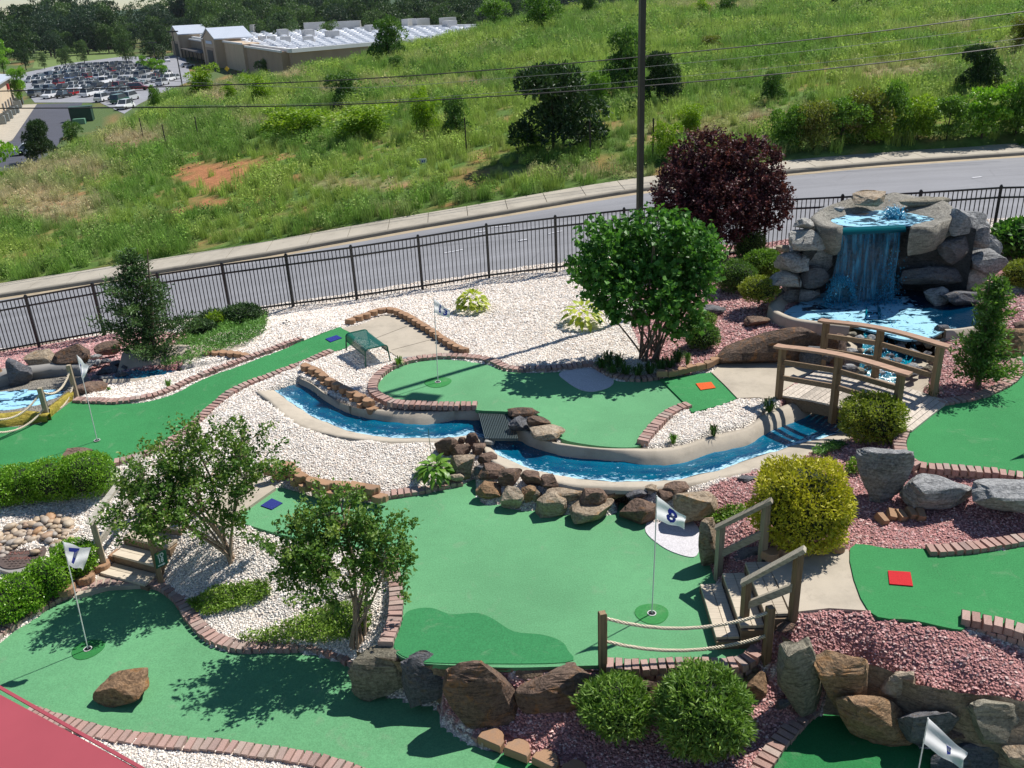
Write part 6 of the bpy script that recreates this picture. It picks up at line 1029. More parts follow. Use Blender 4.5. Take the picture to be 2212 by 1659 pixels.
patch('carpet of creeping juniper beside the conifer', 'creeping_juniper', q(0, 1, [(1040, 715), (1080, 640), (1200, 560), (1350, 480), (1500, 430), (1690, 405), (1735, 440), (1720, 500), (1620, 570), (1450, 625), (1250, 700), (1130, 730)]), 'juniper', 9000, .085, .026, .28)
patch('mat of green ground cover in the gravel below the left small tree', 'ground_cover', q(0, 2, [(1210, 590), (1290, 555), (1400, 505), (1560, 480), (1740, 450), (1760, 540), (1640, 610), (1480, 650), (1340, 690), (1270, 650)]), 'creep', 3200, .05, .024, .14)
patch('mat of green ground cover at the feet of the right small tree', 'ground_cover', q(0, 2, [(1530, 835), (1700, 800), (1850, 770), (2000, 690), (2100, 640), (2250, 610), (2400, 620), (2400, 760), (2300, 830), (2150, 870), (1950, 880), (1700, 870)]), 'creep', 4200, .05, .024, .2)
patch('small patch of ground cover above the golden bush', 'ground_cover', q(2, 1, [(830, 1300), (900, 1250), (1000, 1210), (1060, 1230), (1000, 1280), (880, 1320)]), 'juniper', 700, .06, .024, .15)
patch('small patch of ground cover beside the tall grey boulder', 'ground_cover', q(2, 1, [(1055, 1430), (1060, 1385), (1110, 1365), (1155, 1380), (1140, 1430)]), 'creep', 320, .06, .03, .2)
patch('small patch of ground cover behind the step railing', 'ground_cover', q(2, 2, [(130, 50), (200, 10), (330, -30), (400, -20), (420, 40), (300, 75), (180, 75)]), 'creep', 700, .06, .03, .15)
def tuft(label, bb, leaf, n=70, name='grass_tuft', w=.014, group=None):
    x0, y0, x1, y1 = bb; P = G(((x0 + x1) / 2, y1)); s = depth(P) / FPX; R = (x1 - x0) / 2 * s; H = max((y1 - y0) * s, .1); a = NR.uniform(0, 2 * PI, n); rad = R * NR.uniform(.35, 1.05, n); r0 = R * .25 * NR.random(n); d = np.stack([np.cos(a), np.sin(a)], 1); hgt = H * NR.uniform(.5, 1.0, n); S = np.stack([-np.sin(a), np.cos(a), 0 * a], 1) * w * .5
    B = np.c_[P[0] + d[:, 0] * r0, P[1] + d[:, 1] * r0, np.full(n, P[2])]; M = np.c_[B[:, :2] + d * (rad * .45)[:, None], P[2] + hgt]; T = np.c_[B[:, :2] + d * rad[:, None], P[2] + hgt * NR.uniform(.25, .9, n)]
    V = np.stack([B - S, B + S, M + S, M - S, T], 1).reshape(-1, 3); F = [f for i in range(n) for f in ((i * 5, i * 5 + 1, i * 5 + 2, i * 5 + 3), (i * 5 + 3, i * 5 + 2, i * 5 + 4))]
    return put(name, V, F, LF[leaf], label=label, cat='grass', group=group, loc=P, attrs={'v': ('POINT', np.repeat(NR.random(n), 5))})
for i, (x, y) in enumerate([(1690, 740), (1760, 770), (1840, 780), (1920, 785), (2000, 770), (2070, 745), (2130, 730), (1730, 700), (1800, 720), (2180, 690)]):
    tuft('tuft of dark ribbon grass at the foot of the round-leaved tree', bbq(1, 1, (x - 70, y - 90, x + 70, y)), 'blade', 90, 'ribbon_grass', group='ribbon grass under the round-leaved tree')
for b, c, r, lab in [((480, 915, 640, 1008), 2, 1, 'grass tuft at the left foot of the footbridge'), ((150, 1085, 250, 1165), 2, 1, 'grass tuft in the small white bed, the one nearer the footbridge'), ((2105, 1145, 2195, 1215), 1, 1, 'grass tuft in the small white bed beside the brick arc'), ((1540, 825, 1690, 920), 2, 1, 'grass tuft at the far right post of the footbridge'), ((1060, 795, 1130, 855), 0, 1, 'yellowish tuft in the white gravel beside the long lane'), ((0, 620, 60, 720), 2, 1, 'grass tuft between the small round bush and the tan edging'), ((690, 852, 725, 876), 0, 1, 'tiny dry tuft in the white gravel near the rope post'), ((330, 645, 420, 715), 1, 1, 'weedy green tuft beside the bench')]:
    tuft(lab, bbq(c, r, b), 'blade' if 'foot' in lab or 'post of' in lab else 'hosta', 60)
def hosta(label, bb, leaf, n=70, L=.2, Wd=.12):
    P, a, b, c = rbox(bb, 1.0, None, .3); root = thing('hosta', label, 'plant', P - [0, 0, c * .7]); base = P - [0, 0, c * .7]; VS = []; FS = []; vv = []; k = 0
    for i in range(n):
        t = (i + .5) / n; az = i * 2.39996 + RND.uniform(-.3, .3); el = math.acos(1 - t * 1.0) * .62 + RND.uniform(-.1, .1); d = np.array([math.cos(az), math.sin(az), 0]); R = math.sin(min(el * 1.55, PI / 2)); X = P + [d[0] * a * .72 * R, d[1] * b * .72 * R, c * (.85 * math.cos(min(el * 1.55, 1.5)) - .2)]; out = unit(d * math.sin(el * 1.5) + np.array([0, 0, .25 - t * .75]))
        S = unit(np.cross(out, np.array([0, 0, 1.0])) + .01); N_ = np.cross(S, out); l = L * RND.uniform(.7, 1.15); w = Wd * RND.uniform(.8, 1.1); pr = [(0, .0, 0), (.2, .38, .02), (.5, .5, .0), (.8, .28, -.12), (1, 0, -.28)]
        row = []
        for tt, ww, dz in pr: m_ = X + out * l * tt + N_ * dz * l; row.append((m_ - S * w * ww + N_ * .15 * w * ww, m_, m_ + S * w * ww + N_ * .15 * w * ww))
        for r_ in row: VS += list(r_)
        for j in range(4): FS += [(k + j * 3, k + j * 3 + 1, k + j * 3 + 4, k + j * 3 + 3), (k + j * 3 + 1, k + j * 3 + 2, k + j * 3 + 5, k + j * 3 + 4)]
        vv += [RND.random()] * 15; k += 15
    put('leaves', np.array(VS), FS, LF[leaf], root, smooth_=True, attrs={'v': ('POINT', np.array(vv))})
hosta('round golden hosta mound on white gravel near the fence', bbq(1, 1, (728, 205, 968, 388)), 'hosta_gold', 150, .15, .10)
hosta('loose yellow green hosta left of the round-leaved tree', bbq(1, 1, (1438, 285, 1682, 482)), 'hosta_gold', 46, .26, .13)
hosta('green hosta tucked beside the rock pile', bbq(1, 1, (495, 1300, 716, 1478)), 'hosta', 60, .2, .11)
m = MB(); _h = G(q(1, 1, [(590, 1330)])[0]); m.tube([_h, _h + [-.02, 0, .45], _h + [-.02, .02, .62]], [.006, .005, .004], 5); m.put('flower_stalk', LF['hosta'], label='thin pale flower stalk rising from the green hosta', cat='plant', loc=_h)
# ------------------------------------------------------------------ trees in the course
def crown(root, balls, leaf, nclump, per, twig, L, Wd, seed, up=.35, name='crown', fill=.35, droop=0.0):
    r = np.random.default_rng(seed); vol = np.array([a * b * c for _, a, b, c in balls]) ** .75; vol /= vol.sum(); VS, vs, cl = [], [], []
    for (P, a, b, c), w in zip(balls, vol):
        n = int(nclump * w); u = rdir(n, r); rad = np.where(r.random(n) < fill, r.uniform(.3, .85, n), r.uniform(.8, 1.05, n)); C_ = np.array(P) + u * rad[:, None] * [a, b, c]; T = unit(u * .8 + rdir(n, r) * .55 + [0, 0, up]); cl.append(C_)
        t = r.uniform(-.35, 1, (n, per)); X = C_[:, None] + T[:, None] * (t * twig)[..., None] + r.normal(0, twig * .16, (n, per, 3)); D = T[:, None] * .5 + unit(r.normal(size=(n, per, 3))) * .9 + [0, 0, -droop]; X = X.reshape(-1, 3); D = D.reshape(-1, 3); k = len(X)
        VS.append(leafV(X, D, rdir(k, r) + [0, 0, .8], L * r.uniform(.6, 1.25, k), Wd * r.uniform(.7, 1.2, k))); hv = np.repeat(r.normal(.45, .16, n), per) + (t.ravel() * .15) + r.normal(0, .12, k); vs.append(np.repeat(np.clip(hv, 0, 1), 4))
    V = np.concatenate(VS); put(name, V, quads(len(V) // 4), LF[leaf], root, attrs={'v': ('POINT', np.concatenate(vs))}); return np.concatenate(cl)
def wball(bb, y, ratio=.9):
    x0, y0, x1, y1 = bb; C_ = wz(((x0 + x1) / 2, (y0 + y1) / 2), y); s = depth(C_) / FPX; a = (x1 - x0) / 2 * s; h = (y1 - y0) / 2 * s; d = C_ - [0, 0, CAMZ]; sa = abs(d[2]) / np.linalg.norm(d); b = min(a * ratio, h * 1.2); c = math.sqrt(max(h * h - (b * sa) ** 2, (h * .5) ** 2)) / math.sqrt(1 - sa * sa); return C_, a, b, c
def shrubtree(name, label, base, z, bbs, leaf, nclump, per, twig, L, Wd, nst, bark, r0, seed, spread=.12, yo=(), fill=.35, r1=.012, droop=0.0, ratio=.9):
    B0 = at(base, z) if z is not None else G(base); root = thing(name, label, 'tree', B0); balls = [wball(bb, B0[1] + (yo[i] if i < len(yo) else 0), ratio) for i, bb in enumerate(bbs)]; balls = [(P_, a_ * .92, b_ * .92, c_ * .92) for P_, a_, b_, c_ in balls]; cl = crown(root, balls, leaf, nclump, per, twig, L, Wd, seed, fill=fill, droop=droop); rg = random.Random(seed); ln = []
    for i in range(nst):
        t = cl[rg.randrange(len(cl))]; a = i * 2 * PI / nst; s = B0 + [spread * math.cos(a), spread * math.sin(a), -.05]; m_ = s * .5 + t * .5 + [rg.uniform(-.1, .1), rg.uniform(-.1, .1), rg.uniform(-.02, .15)]; ln.append([s, s * .75 + m_ * .25 + [0, 0, .06], m_, t])
    stems(root, ln, bark, r0, r1)
    if leaf == 'crape':
        tw = MB(); pts = np.concatenate([np.array(smooth(np.array(L), 5))[6:] for L in ln])
        for t in cl:
            j = np.argmin(np.linalg.norm(pts - t, axis=1) + np.where(pts[:, 2] > t[2], .4, 0)); p0 = pts[j]; tw.tube([p0, (p0 + t) / 2 + [0, 0, .03], t], [.007, .005, .003], 4, cap=False)
        tw.put('twigs', bark, root, kind='stuff')
    return root
shrubtree('round_leaved_tree', 'multi-stemmed tree with round green leaves in front of the light pole', (1402, 778), 0.0, [(1232, 478, 1400, 640), (1320, 455, 1520, 610), (1400, 480, 1560, 670), (1290, 580, 1480, 700), (1250, 560, 1370, 660), (1400, 600, 1530, 720)], 'redbud', 720, 17, .22, .115, .105, 22, BARK, .022, 5, .2, (.2, .3, 0, -.35, -.2, -.3), droop=.35)
shrubtree('purple_maple', 'dark purple leaved maple standing by the fence', (1552, 566), .18, [(1412, 345, 1560, 500), (1440, 288, 1620, 420), (1540, 300, 1690, 460), (1470, 380, 1640, 525), (1590, 380, 1708, 500), (1430, 420, 1540, 520)], 'maple', 2200, 20, .2, .08, .066, 13, BARK_PALE, .03, 9, .18, (0, .4, .2, -.4, 0, -.2), fill=.3, droop=.2)
shrubtree('crape_myrtle', 'small bronze-tipped tree beside the wooden steps', (503, 1212), None, [(235, 1040, 380, 1170), (270, 950, 420, 1090), (350, 905, 520, 1060), (470, 925, 612, 1070), (400, 1030, 540, 1150), (300, 1060, 440, 1160)], 'crape', 240, 64, .24, .064, .038, 10, BARK_PALE, .028, 21, .06, (-.3, .1, .5, .3, -.1, -.3), fill=.45)
shrubtree('crape_myrtle', 'small green tree leaning over the gravel above the low boulder wall', (772, 1386), None, [(560, 1130, 720, 1260), (620, 1180, 780, 1320), (640, 1060, 800, 1200), (740, 1080, 880, 1230), (760, 1160, 900, 1280)], 'crape', 190, 64, .23, .064, .038, 9, BARK_PALE, .026, 33, .1, (.2, -.1, .4, .3, 0), fill=.45)
for bb_, lab in (((880, 1070, 950, 1150), 0),): pass
# conifers
def conifer(label, top, base, z, wpx, leaf, seed, nb=60, name='conifer', gap=.2):
    B0 = at(base, z); T = wz(top, B0[1]); H = T[2] - B0[2]; s = depth(B0) / FPX; root = thing(name, label, 'tree', B0); r = np.random.default_rng(seed); m = MB(); m.tube([B0, (B0 + T) / 2 + [.03, 0, 0], T], [.06, .035, .008], 7); m.put('trunk', BARK, root); VS, vs = [], []; mb = MB()
    for i in range(nb):
        t = (i + .5) / nb; h = H * (.06 + .92 * t); Rm = np.interp(t, wpx[0], wpx[1]) * s * r.uniform(.55, 1.12); az = i * 2.4 + r.uniform(-.4, .4); d = np.array([math.cos(az), math.sin(az), r.uniform(.15, .5)]); p0 = B0 + [0, 0, h]; n = int(26 + Rm * 220); tt = r.uniform(.05, 1, n); X = p0 + d * (tt * Rm)[:, None] + r.normal(0, .04 + Rm * .05, (n, 3)) * [1, 1, .6]; mb.tube([p0, p0 + d * Rm * .9], [.012, .004], 4)
        D = unit(np.tile(d, (n, 1)) * .7 + r.normal(size=(n, 3)) * .6 + [0, 0, .15]); VS.append(leafV(X, D, rdir(n, r), .10 * r.uniform(.6, 1.3, n), .034 * r.uniform(.7, 1.2, n))); vs.append(np.repeat(np.clip(r.normal(.42, .12) + tt * .3 + r.normal(0, .12, n), 0, 1), 4))
    mb.put('branches', BARK, root, kind='stuff'); V = np.concatenate(VS); put('needles', V, quads(len(V) // 4), LF[leaf], root, attrs={'v': ('POINT', np.concatenate(vs))}); return root
conifer('irregular dark conifer by the fence at the left', (318, 538), (332, 792), -.62, ([0, .12, .3, .45, .6, .72, .85, 1], [85, 105, 100, 62, 70, 40, 34, 8]), 'conifer', 3, 70)
conifer('tall irregular conifer with a narrow top beside the cascade', (2138, 598), (2112, 838), .22, ([0, .1, .3, .42, .52, .65, .8, .92, 1], [62, 72, 66, 48, 26, 34, 36, 18, 5]), 'dkglobe', 4, 72)
# ================================================================== meadow grass (scattered tufts)
def m_grass():
    t = NT('meadow_blades'); a = t.node('ShaderNodeAttribute', attribute_name='tint', attribute_type='INSTANCER'); v = t.attr('v'); c = t.mix(1.0, a.outputs['Color'], t.ramp(v, [(0, .55), (.5, 1.0), (1, 1.5)]), 'MULTIPLY'); t.set(c, .7, Specular_IOR_Level=.2)
    tr = t.node('ShaderNodeBsdfTranslucent'); t.L.new(c, tr.inputs[0]); mx = t.node('ShaderNodeMixShader'); mx.inputs[0].default_value = .35; t.L.new(t.b.outputs[0], mx.inputs[1]); t.L.new(tr.outputs[0], mx.inputs[2]); t.L.new(mx.outputs[0], t.out.inputs[0]); return t.m
GRASSM = m_grass(); TUFTC = bpy.data.collections.new('tuft_library')
for k in range(6):
    n = 70 if k < 4 else 46; r = np.random.default_rng(70 + k); a = r.uniform(0, 2 * PI, n); d = np.stack([np.cos(a), np.sin(a)], 1); r0 = .3 * np.sqrt(r.random(n)); a0 = r.uniform(0, 2 * PI, n); B = np.c_[r0 * np.cos(a0), r0 * np.sin(a0), np.full(n, -.08)]; H = r.uniform(.3, 1.0, n); lean = r.uniform(.05, .4, n) * H; w = (.022 if k < 4 else .07) * r.uniform(.6, 1.2, n); S = np.stack([-np.sin(a), np.cos(a), 0 * a], 1) * w[:, None] * .5
    if k < 4: M = B + np.c_[d * (lean * .35)[:, None], H * .62]; T = B + np.c_[d * lean[:, None], H]; V = np.stack([B - S, B + S, M + S * .8, M - S * .8, T], 1).reshape(-1, 3); F = [f for i in range(n) for f in ((i * 5, i * 5 + 1, i * 5 + 2, i * 5 + 3), (i * 5 + 3, i * 5 + 2, i * 5 + 4))]; v = np.repeat(np.clip(r.normal(.5, .22, n), 0, 1), 5)
    else:
        X = np.c_[r.normal(0, .16, (n, 2)), r.uniform(.05, .8, n)]; D = rdir(n, r) + [0, 0, .4]; V = leafV(X, D, rdir(n, r) + [0, 0, 1], .17, .08); F = quads(n); v = np.repeat(np.clip(r.normal(.5, .22, n), 0, 1), 4)
    o = bpy.data.objects.new('tuft_%d' % k, mk_mesh('tuft', V, F, [GRASSM], attrs={'v': ('POINT', v)})); TUFTC.objects.link(o)
LOT = [(20, 165), (140, 138), (270, 122), (400, 125), (415, 172), (340, 205), (300, 225), (268, 246), (215, 222), (75, 222), (40, 180)]
ALLEY = [(-40, 330), (27, 305), (78, 226), (178, 223), (165, 255), (140, 290), (110, 335), (60, 360), (-40, 380)]
xs = []
for y0, y1, den in ((29, 48, 8.0), (48, 75, 4.2), (75, 132, 1.8)):
    n = int((y1 - y0) * 1.35 * (y0 + y1) / 2 * 1.15 * den); y = NR.uniform(y0, y1, n); x = NR.uniform(-.72, .72, n) * (y + 8); xs.append(np.stack([x, y], 1))
xs = np.concatenate(xs); x, y = xs[:, 0], xs[:, 1]; z = zland(x, y); P = proj(np.stack([x, y, z], -1)); d_, c_, nn = tint(x, y, z); n1 = fbm(x, y, .35, 3, 31.0)
ok = (y > ycurb(x) + 1.95) & (P[:, 0] > -90) & (P[:, 0] < 2300) & (P[:, 1] > -120) & (z > -9.2) & ~inpoly(P, ALLEY) & (NR.random(len(x)) > np.clip(c_ * 1.5, 0, .97)) & (NR.random(len(x)) < .45 + 1.0 * n1)
x, y, z, d_, nn, n1 = (v[ok] for v in (x, y, z, d_, nn, n1)); N_ = len(x); dist = np.hypot(x, y); edge = np.clip(1 - (y - ycurb(x) - 1.9) / 3.0, 0, 1)
hh = (.42 + .55 * n1 + .12 * edge) * np.clip(dist / 45, .85, 1.7) * NR.uniform(.6, 1.25, N_) * (1 - .35 * d_); g = np.array((.235, .40, .07)); gy_ = np.array((.37, .48, .095)); dk = np.array((.14, .265, .052)); tn = np.array((.58, .48, .30)); k1 = fbm(x, y, .22, 3, 55.0)[:, None]
col = g * (1 - k1) + np.where(k1 > .5, gy_, dk) * k1; dd = np.clip(d_ * .9 + NR.normal(0, .12, N_), 0, 1)[:, None]; col = (col * (1 - dd) + tn * dd) * NR.uniform(.75, 1.25, (N_, 1))
me = bpy.data.meshes.new('meadow_grass'); me.vertices.add(N_); me.vertices.foreach_set('co', np.stack([x, y, z], 1).astype(np.float32).ravel())
for an, ty, arr, f in (('scl', 'FLOAT', hh, 'value'), ('rot', 'FLOAT_VECTOR', np.stack([NR.normal(0, .08, N_), NR.normal(0, .08, N_), NR.uniform(0, 6.28, N_)], 1), 'vector'), ('tint', 'FLOAT_COLOR', np.c_[col, np.ones(N_)], 'color')):
    a = me.attributes.new(an, ty, 'POINT'); a.data.foreach_set(f, np.asarray(arr, np.float32).ravel())
a = me.attributes.new('idx', 'INT', 'POINT'); a.data.foreach_set('value', np.where(NR.random(N_) < .16 + .2 * (n1 > .55), NR.integers(4, 6, N_), NR.integers(0, 4, N_)).astype(np.int32)); me.update()
mg = bpy.data.objects.new('meadow_grass', me); COL.objects.link(mg); tag(mg, 'tall wild grass and weeds on the slope across the road', 'grass', kind='stuff')
ng = bpy.data.node_groups.new('scatter_tufts', 'GeometryNodeTree'); ng.interface.new_socket('Geometry', in_out='INPUT', socket_type='NodeSocketGeometry'); ng.interface.new_socket('Geometry', in_out='OUTPUT', socket_type='NodeSocketGeometry')
gi, go, ip, ci = (ng.nodes.new(t) for t in ('NodeGroupInput', 'NodeGroupOutput', 'GeometryNodeInstanceOnPoints', 'GeometryNodeCollectionInfo')); ci.inputs['Collection'].default_value = TUFTC; ci.inputs['Separate Children'].default_value = True; ci.inputs['Reset Children'].default_value = True; ip.inputs['Pick Instance'].default_value = True
def na(nm, ty): n = ng.nodes.new('GeometryNodeInputNamedAttribute'); n.data_type = ty; n.inputs['Name'].default_value = nm; return n.outputs['Attribute']
ng.links.new(gi.outputs[0], ip.inputs['Points']); ng.links.new(ci.outputs[0], ip.inputs['Instance']); ng.links.new(na('idx', 'INT'), ip.inputs['Instance Index']); ng.links.new(na('rot', 'FLOAT_VECTOR'), ip.inputs['Rotation']); ng.links.new(na('scl', 'FLOAT'), ip.inputs['Scale']); ng.links.new(ip.outputs[0], go.inputs[0])
mg.modifiers.new('scatter', 'NODES').node_group = ng
# ================================================================== trees and shrubs beyond the road
def proto(leaf, seed, n=3200, kind='round', L=.055, Wd=.045):
    r = np.random.default_rng(seed); VS, vs = [], []
    if kind == 'cone': lobes = [(np.array([r.normal(0, .05), r.normal(0, .05), z]), .46 * (1.08 - z) * r.uniform(.75, 1.1), .13) for z in np.linspace(.08, .95, 13)]
    elif kind == 'shrub': lobes = [(np.array([*(r.normal(0, .2, 2)), r.uniform(.08, .8) ** 1.1]), r.uniform(.15, .28), r.uniform(.13, .22)) for _ in range(26)]
    else: lobes = [(np.array([*(r.normal(0, .21, 2)), np.clip(r.normal(.55, .2), .14, .86)]), r.uniform(.13, .26), r.uniform(.10, .19)) for _ in range(22)]
    for c, a, b in lobes:
        k = int(n / len(lobes)); u = rdir(k, r); u[:, 2] = np.where(u[:, 2] < -.4, -u[:, 2], u[:, 2]); rad = r.uniform(.72, 1.08, k) * (1 + .5 * n3(u, 3.0, seed + c[0] * 9)); X = c + u * rad[:, None] * [a, a, b]; VS.append(leafV(X, u * .5 + rdir(k, r) * .8 + [0, 0, .1], rdir(k, r) + u * .5, L * r.uniform(.6, 1.3, k), Wd * r.uniform(.7, 1.2, k))); lv = r.normal(.45, .13) + (c[2] - .5) * .25; vs.append(np.repeat(np.clip(lv + u[:, 2] * .12 + r.normal(0, .14, k), 0, 1), 4))
    V = np.concatenate(VS); V[:, 0] /= np.abs(V[:, 0]).max() * 2; V[:, 1] /= np.abs(V[:, 1]).max() * 2; V[:, 2] = (V[:, 2] - V[:, 2].min()) / (V[:, 2].max() - V[:, 2].min()) * .97 + .03; return mk_mesh('crown', V, quads(len(V) // 4), [LF[leaf]], attrs={'v': ('POINT', np.concatenate(vs))})
LF['forest'] = m_leaf('forest_leaf', (.014, .038, .011), (.036, .080, .02), (.085, .145, .036), .2); LF['forest2'] = m_leaf('forest_leaf_light', (.024, .056, .012), (.06, .12, .024), (.12, .20, .044), .2); LF['forest3'] = m_leaf('forest_leaf_blue', (.011, .033, .018), (.029, .066, .034), (.068, .115, .054), .2)
PR = {('f', i): proto(l, 300 + i, 3600, 'round', .045, .04) for i, l in enumerate(['forest', 'forest2', 'forest3', 'forest', 'forest2'])}
for i, l in enumerate(['mid', 'lime', 'russet', 'mid', 'lime']): PR[('s', i)] = proto(l, 330 + i, 4200, 'shrub', .065, .04)
for i, l in enumerate(['pine', 'pine']): PR[('p', i)] = proto(l, 350 + i, 5200, 'cone', .085, .026)
PR[('d', 0)] = proto('pine', 360, 11000, 'shrub', .07, .03); PR[('l', 0)] = proto('box', 361, 3000, 'round', .06, .05); PR[('dk', 0)] = proto('dkglobe', 362, 6500, 'shrub', .06, .036)
_tm = MB(); _tm.tube([(0, 0, 0), (.01, 0, .3), (0, .01, .75)], [.022, .017, .006], 6)
for a in (0.5, 2.6, 4.4): _tm.tube([(0, 0, .25), (.12 * math.cos(a), .12 * math.sin(a), .45), (.22 * math.cos(a), .22 * math.sin(a), .62)], [.010, .007, .003], 5)
TRUNK = _tm.mesh('trunk', [BARK_DARK])
def ftree(name, label, X, w, h, key, group=None, cat='tree', rz=None, lift=0.0):
    t = thing(name, label, cat, X, group); inst('crown', PR[key], np.array(X) + [0, 0, h * lift], RND.uniform(0, 6) if rz is None else rz, (w, w, h * (1 - lift)), parent=t); inst('trunk', TRUNK, X - np.array([0, 0, .1]), RND.uniform(0, 6), (h * .9, h * .9, h), parent=t); return t
def ptree(name, label, bb, key, cat='shrub', lift=0.0, far=420):
    x0, y0, x1, y1 = bb; X = GL(((x0 + x1) / 2, y1), far); s = depth(X) / FPX; ftree(name, label, X, (x1 - x0) * s * 1.08, (y1 - y0) * s * 1.06, key, cat=cat, lift=lift)
for lab, bb, key in [('large dark cedar casting a shadow on the meadow', (1085, 150, 1305, 330), ('d', 0)), ('dark dense tree left of the light pole on the meadow', (1290, 68, 1402, 205), ('dk', 0)), ('dark conifer right of the light pole on the meadow', (1374, 118, 1474, 222), ('d', 0)), ('small spreading tree on the meadow crest before the white roofs', (795, 42, 888, 132), ('dk', 0)), ('slim pale tree on the crest right of the small spreading tree', (922, 38, 962, 92), ('s', 0)),
                     ('wide low tree on the crest at the end of the white roofs', (1028, 2, 1112, 58), ('s', 3)), ('wide low tree on the crest beside another one', (1128, -12, 1218, 62), ('s', 0)), ('dark bush on the crest near the top edge', (1248, -10, 1302, 32), ('dk', 0)), ('dark shrub below the upper cable', (698, 158, 802, 228), ('dk', 0)), ('bright green shrub by the store sign', (528, 162, 602, 228), ('s', 1)), ('bright green tree on the crest beside the parking lot', (398, 142, 482, 205), ('s', 1)),
                     ('yellow green leafy shrub below the lower cable', (878, 195, 960, 292), ('s', 4)), ('dark leafy shrub next to the yellow green one', (950, 208, 1022, 296), ('dk', 0)), ('broad light green shrub mass left of centre', (690, 226, 880, 300), ('s', 1)), ('light green shrub mass on the left slope', (560, 232, 720, 300), ('s', 4)), ('green sapling above the left slope', (318, 188, 360, 240), ('s', 0)), ('small conifer above the sidewalk shrubs', (1636, 156, 1698, 222), ('dk', 0)), ('feathery pine at the right of the meadow', (2056, 104, 2154, 202), ('d', 0)),
                     ('tiny dark conifer near the top edge, the left of two', (1786, -6, 1814, 22), ('p', 1)), ('tiny dark conifer near the top edge, the right of two', (1862, -8, 1890, 20), ('p', 0)), ('small dark pine beside the parked white car', (58, 262, 132, 350), ('d', 0)), ('big leafy tree at the left edge of the picture', (-60, 262, 52, 402), ('l', 0)), ('dark shrub right of the alley', (132, 262, 186, 316), ('dk', 0)), ('small russet shrub near the meadow top', (1505, 78, 1560, 108), ('s', 2)), ('pale green shrub near the meadow top', (1492, 0, 1540, 34), ('s', 1)), ('dark bush beside the pale green shrub near the top', (1545, -4, 1602, 34), ('dk', 0)), ('light green shrub right of the light pole', (1450, 225, 1530, 290), ('s', 1)), ('lime shrub behind the purple maple', (1400, 262, 1480, 345), ('s', 4)), ('green shrub behind the large cedar', (1255, 160, 1330, 225), ('s', 0)), ('small dark shrub in the middle of the meadow', (838, 122, 880, 158), ('dk', 0)), ('dark tree by the top right corner', (2170, 40, 2240, 110), ('s', 2)), ('dark shrub at the store corner', (550, 130, 600, 168), ('dk', 0)), ('lime shrub at the crest before the store', (480, 178, 520, 222), ('s', 1))]:
    ptree('tree' if 'tree' in lab or 'pine' in lab or 'cedar' in lab or 'conifer' in lab or 'sapling' in lab else 'shrub', lab, bb, key, 'tree' if any(w in lab for w in ('tree', 'pine', 'cedar', 'conifer', 'sapling')) else 'shrub')
for i, (bb, key, lab) in enumerate([((1662, 232, 1742, 318), ('s', 0), 'leafy shrub at the left end of the thicket along the sidewalk'), ((1712, 222, 1802, 322), ('s', 2), 'russet shrub second from the left in the sidewalk thicket'), ((1768, 214, 1862, 316), ('s', 3), 'green shrub third from the left in the sidewalk thicket'), ((1826, 196, 1912, 306), ('s', 2), 'tall russet shrub in the middle of the sidewalk thicket'), ((1880, 180, 1972, 300), ('s', 0), 'tall green shrub right of the tall russet one'), ((1938, 205, 2022, 302), ('s', 1), 'lighter green shrub in the right half of the sidewalk thicket'), ((1998, 210, 2092, 300), ('s', 3), 'green shrub before the pine in the sidewalk thicket'), ((2068, 190, 2172, 298), ('l', 0), 'broad-leaved pale shrub at the right end of the sidewalk thicket'), ((2146, 172, 2242, 292), ('s', 0), 'dark shrub at the right edge above the road'), ((2190, 250, 2290, 332), ('s', 3), 'low shrub overhanging the sidewalk at the right edge'), ((1850, 240, 1930, 310), ('s', 4), 'lime shrub low in front of the thicket'), ((1100, 285, 1180, 330), ('s', 3), 'low shrub left of the cedar foot')]): w_ = (bb[2] - bb[0]) * .16; ptree('shrub', lab, (bb[0] - w_, bb[1], bb[2] + w_, bb[3]), key)
# --- forest behind the store
_fw = 'dark green broadleaf tree in the forest behind the store;lighter green broadleaf tree in the forest behind the store;bluish green tree in the forest behind the store'.split(';'); _fi = 0
for row, (d0, hmin, hmax) in enumerate(((405, 15, 21), (445, 19, 26), (500, 23, 30), (570, 26, 33))):
    for px in np.arange(-40, 1500, 44 - row * 3):
        a = px + RND.uniform(-16, 16); v = ray((a, 60)); dd = d0 + RND.uniform(-22, 22) + (70 if a < 420 else 0) - (0 if a < 900 else (a - 900) * .10); X = np.array([v[0], v[1], 0]) / np.hypot(v[0], v[1]) * dd; X[2] = float(zland(X[0], X[1]))
        if 400 < a < 1000 and row == 0 and dd < 395: continue
        yt = (46 - row * 19 + RND.uniform(-14, 14) if a < 400 else 22 - row * 20 + RND.uniform(-16, 16)) + 10 * math.sin(a * .021 + row); yt = max(yt, 6 if a < 110 else -60); h = max(8.0, wz((a, yt), X[1])[2] - X[2]); i = RND.randrange(5); ftree('forest_tree', _fw[(0, 1, 2, 0, 1)[i]], X, h * RND.uniform(.85, 1.15), h, ('f', i), 'forest trees')
def oplane(p, z=-10.0): return at(p, z)
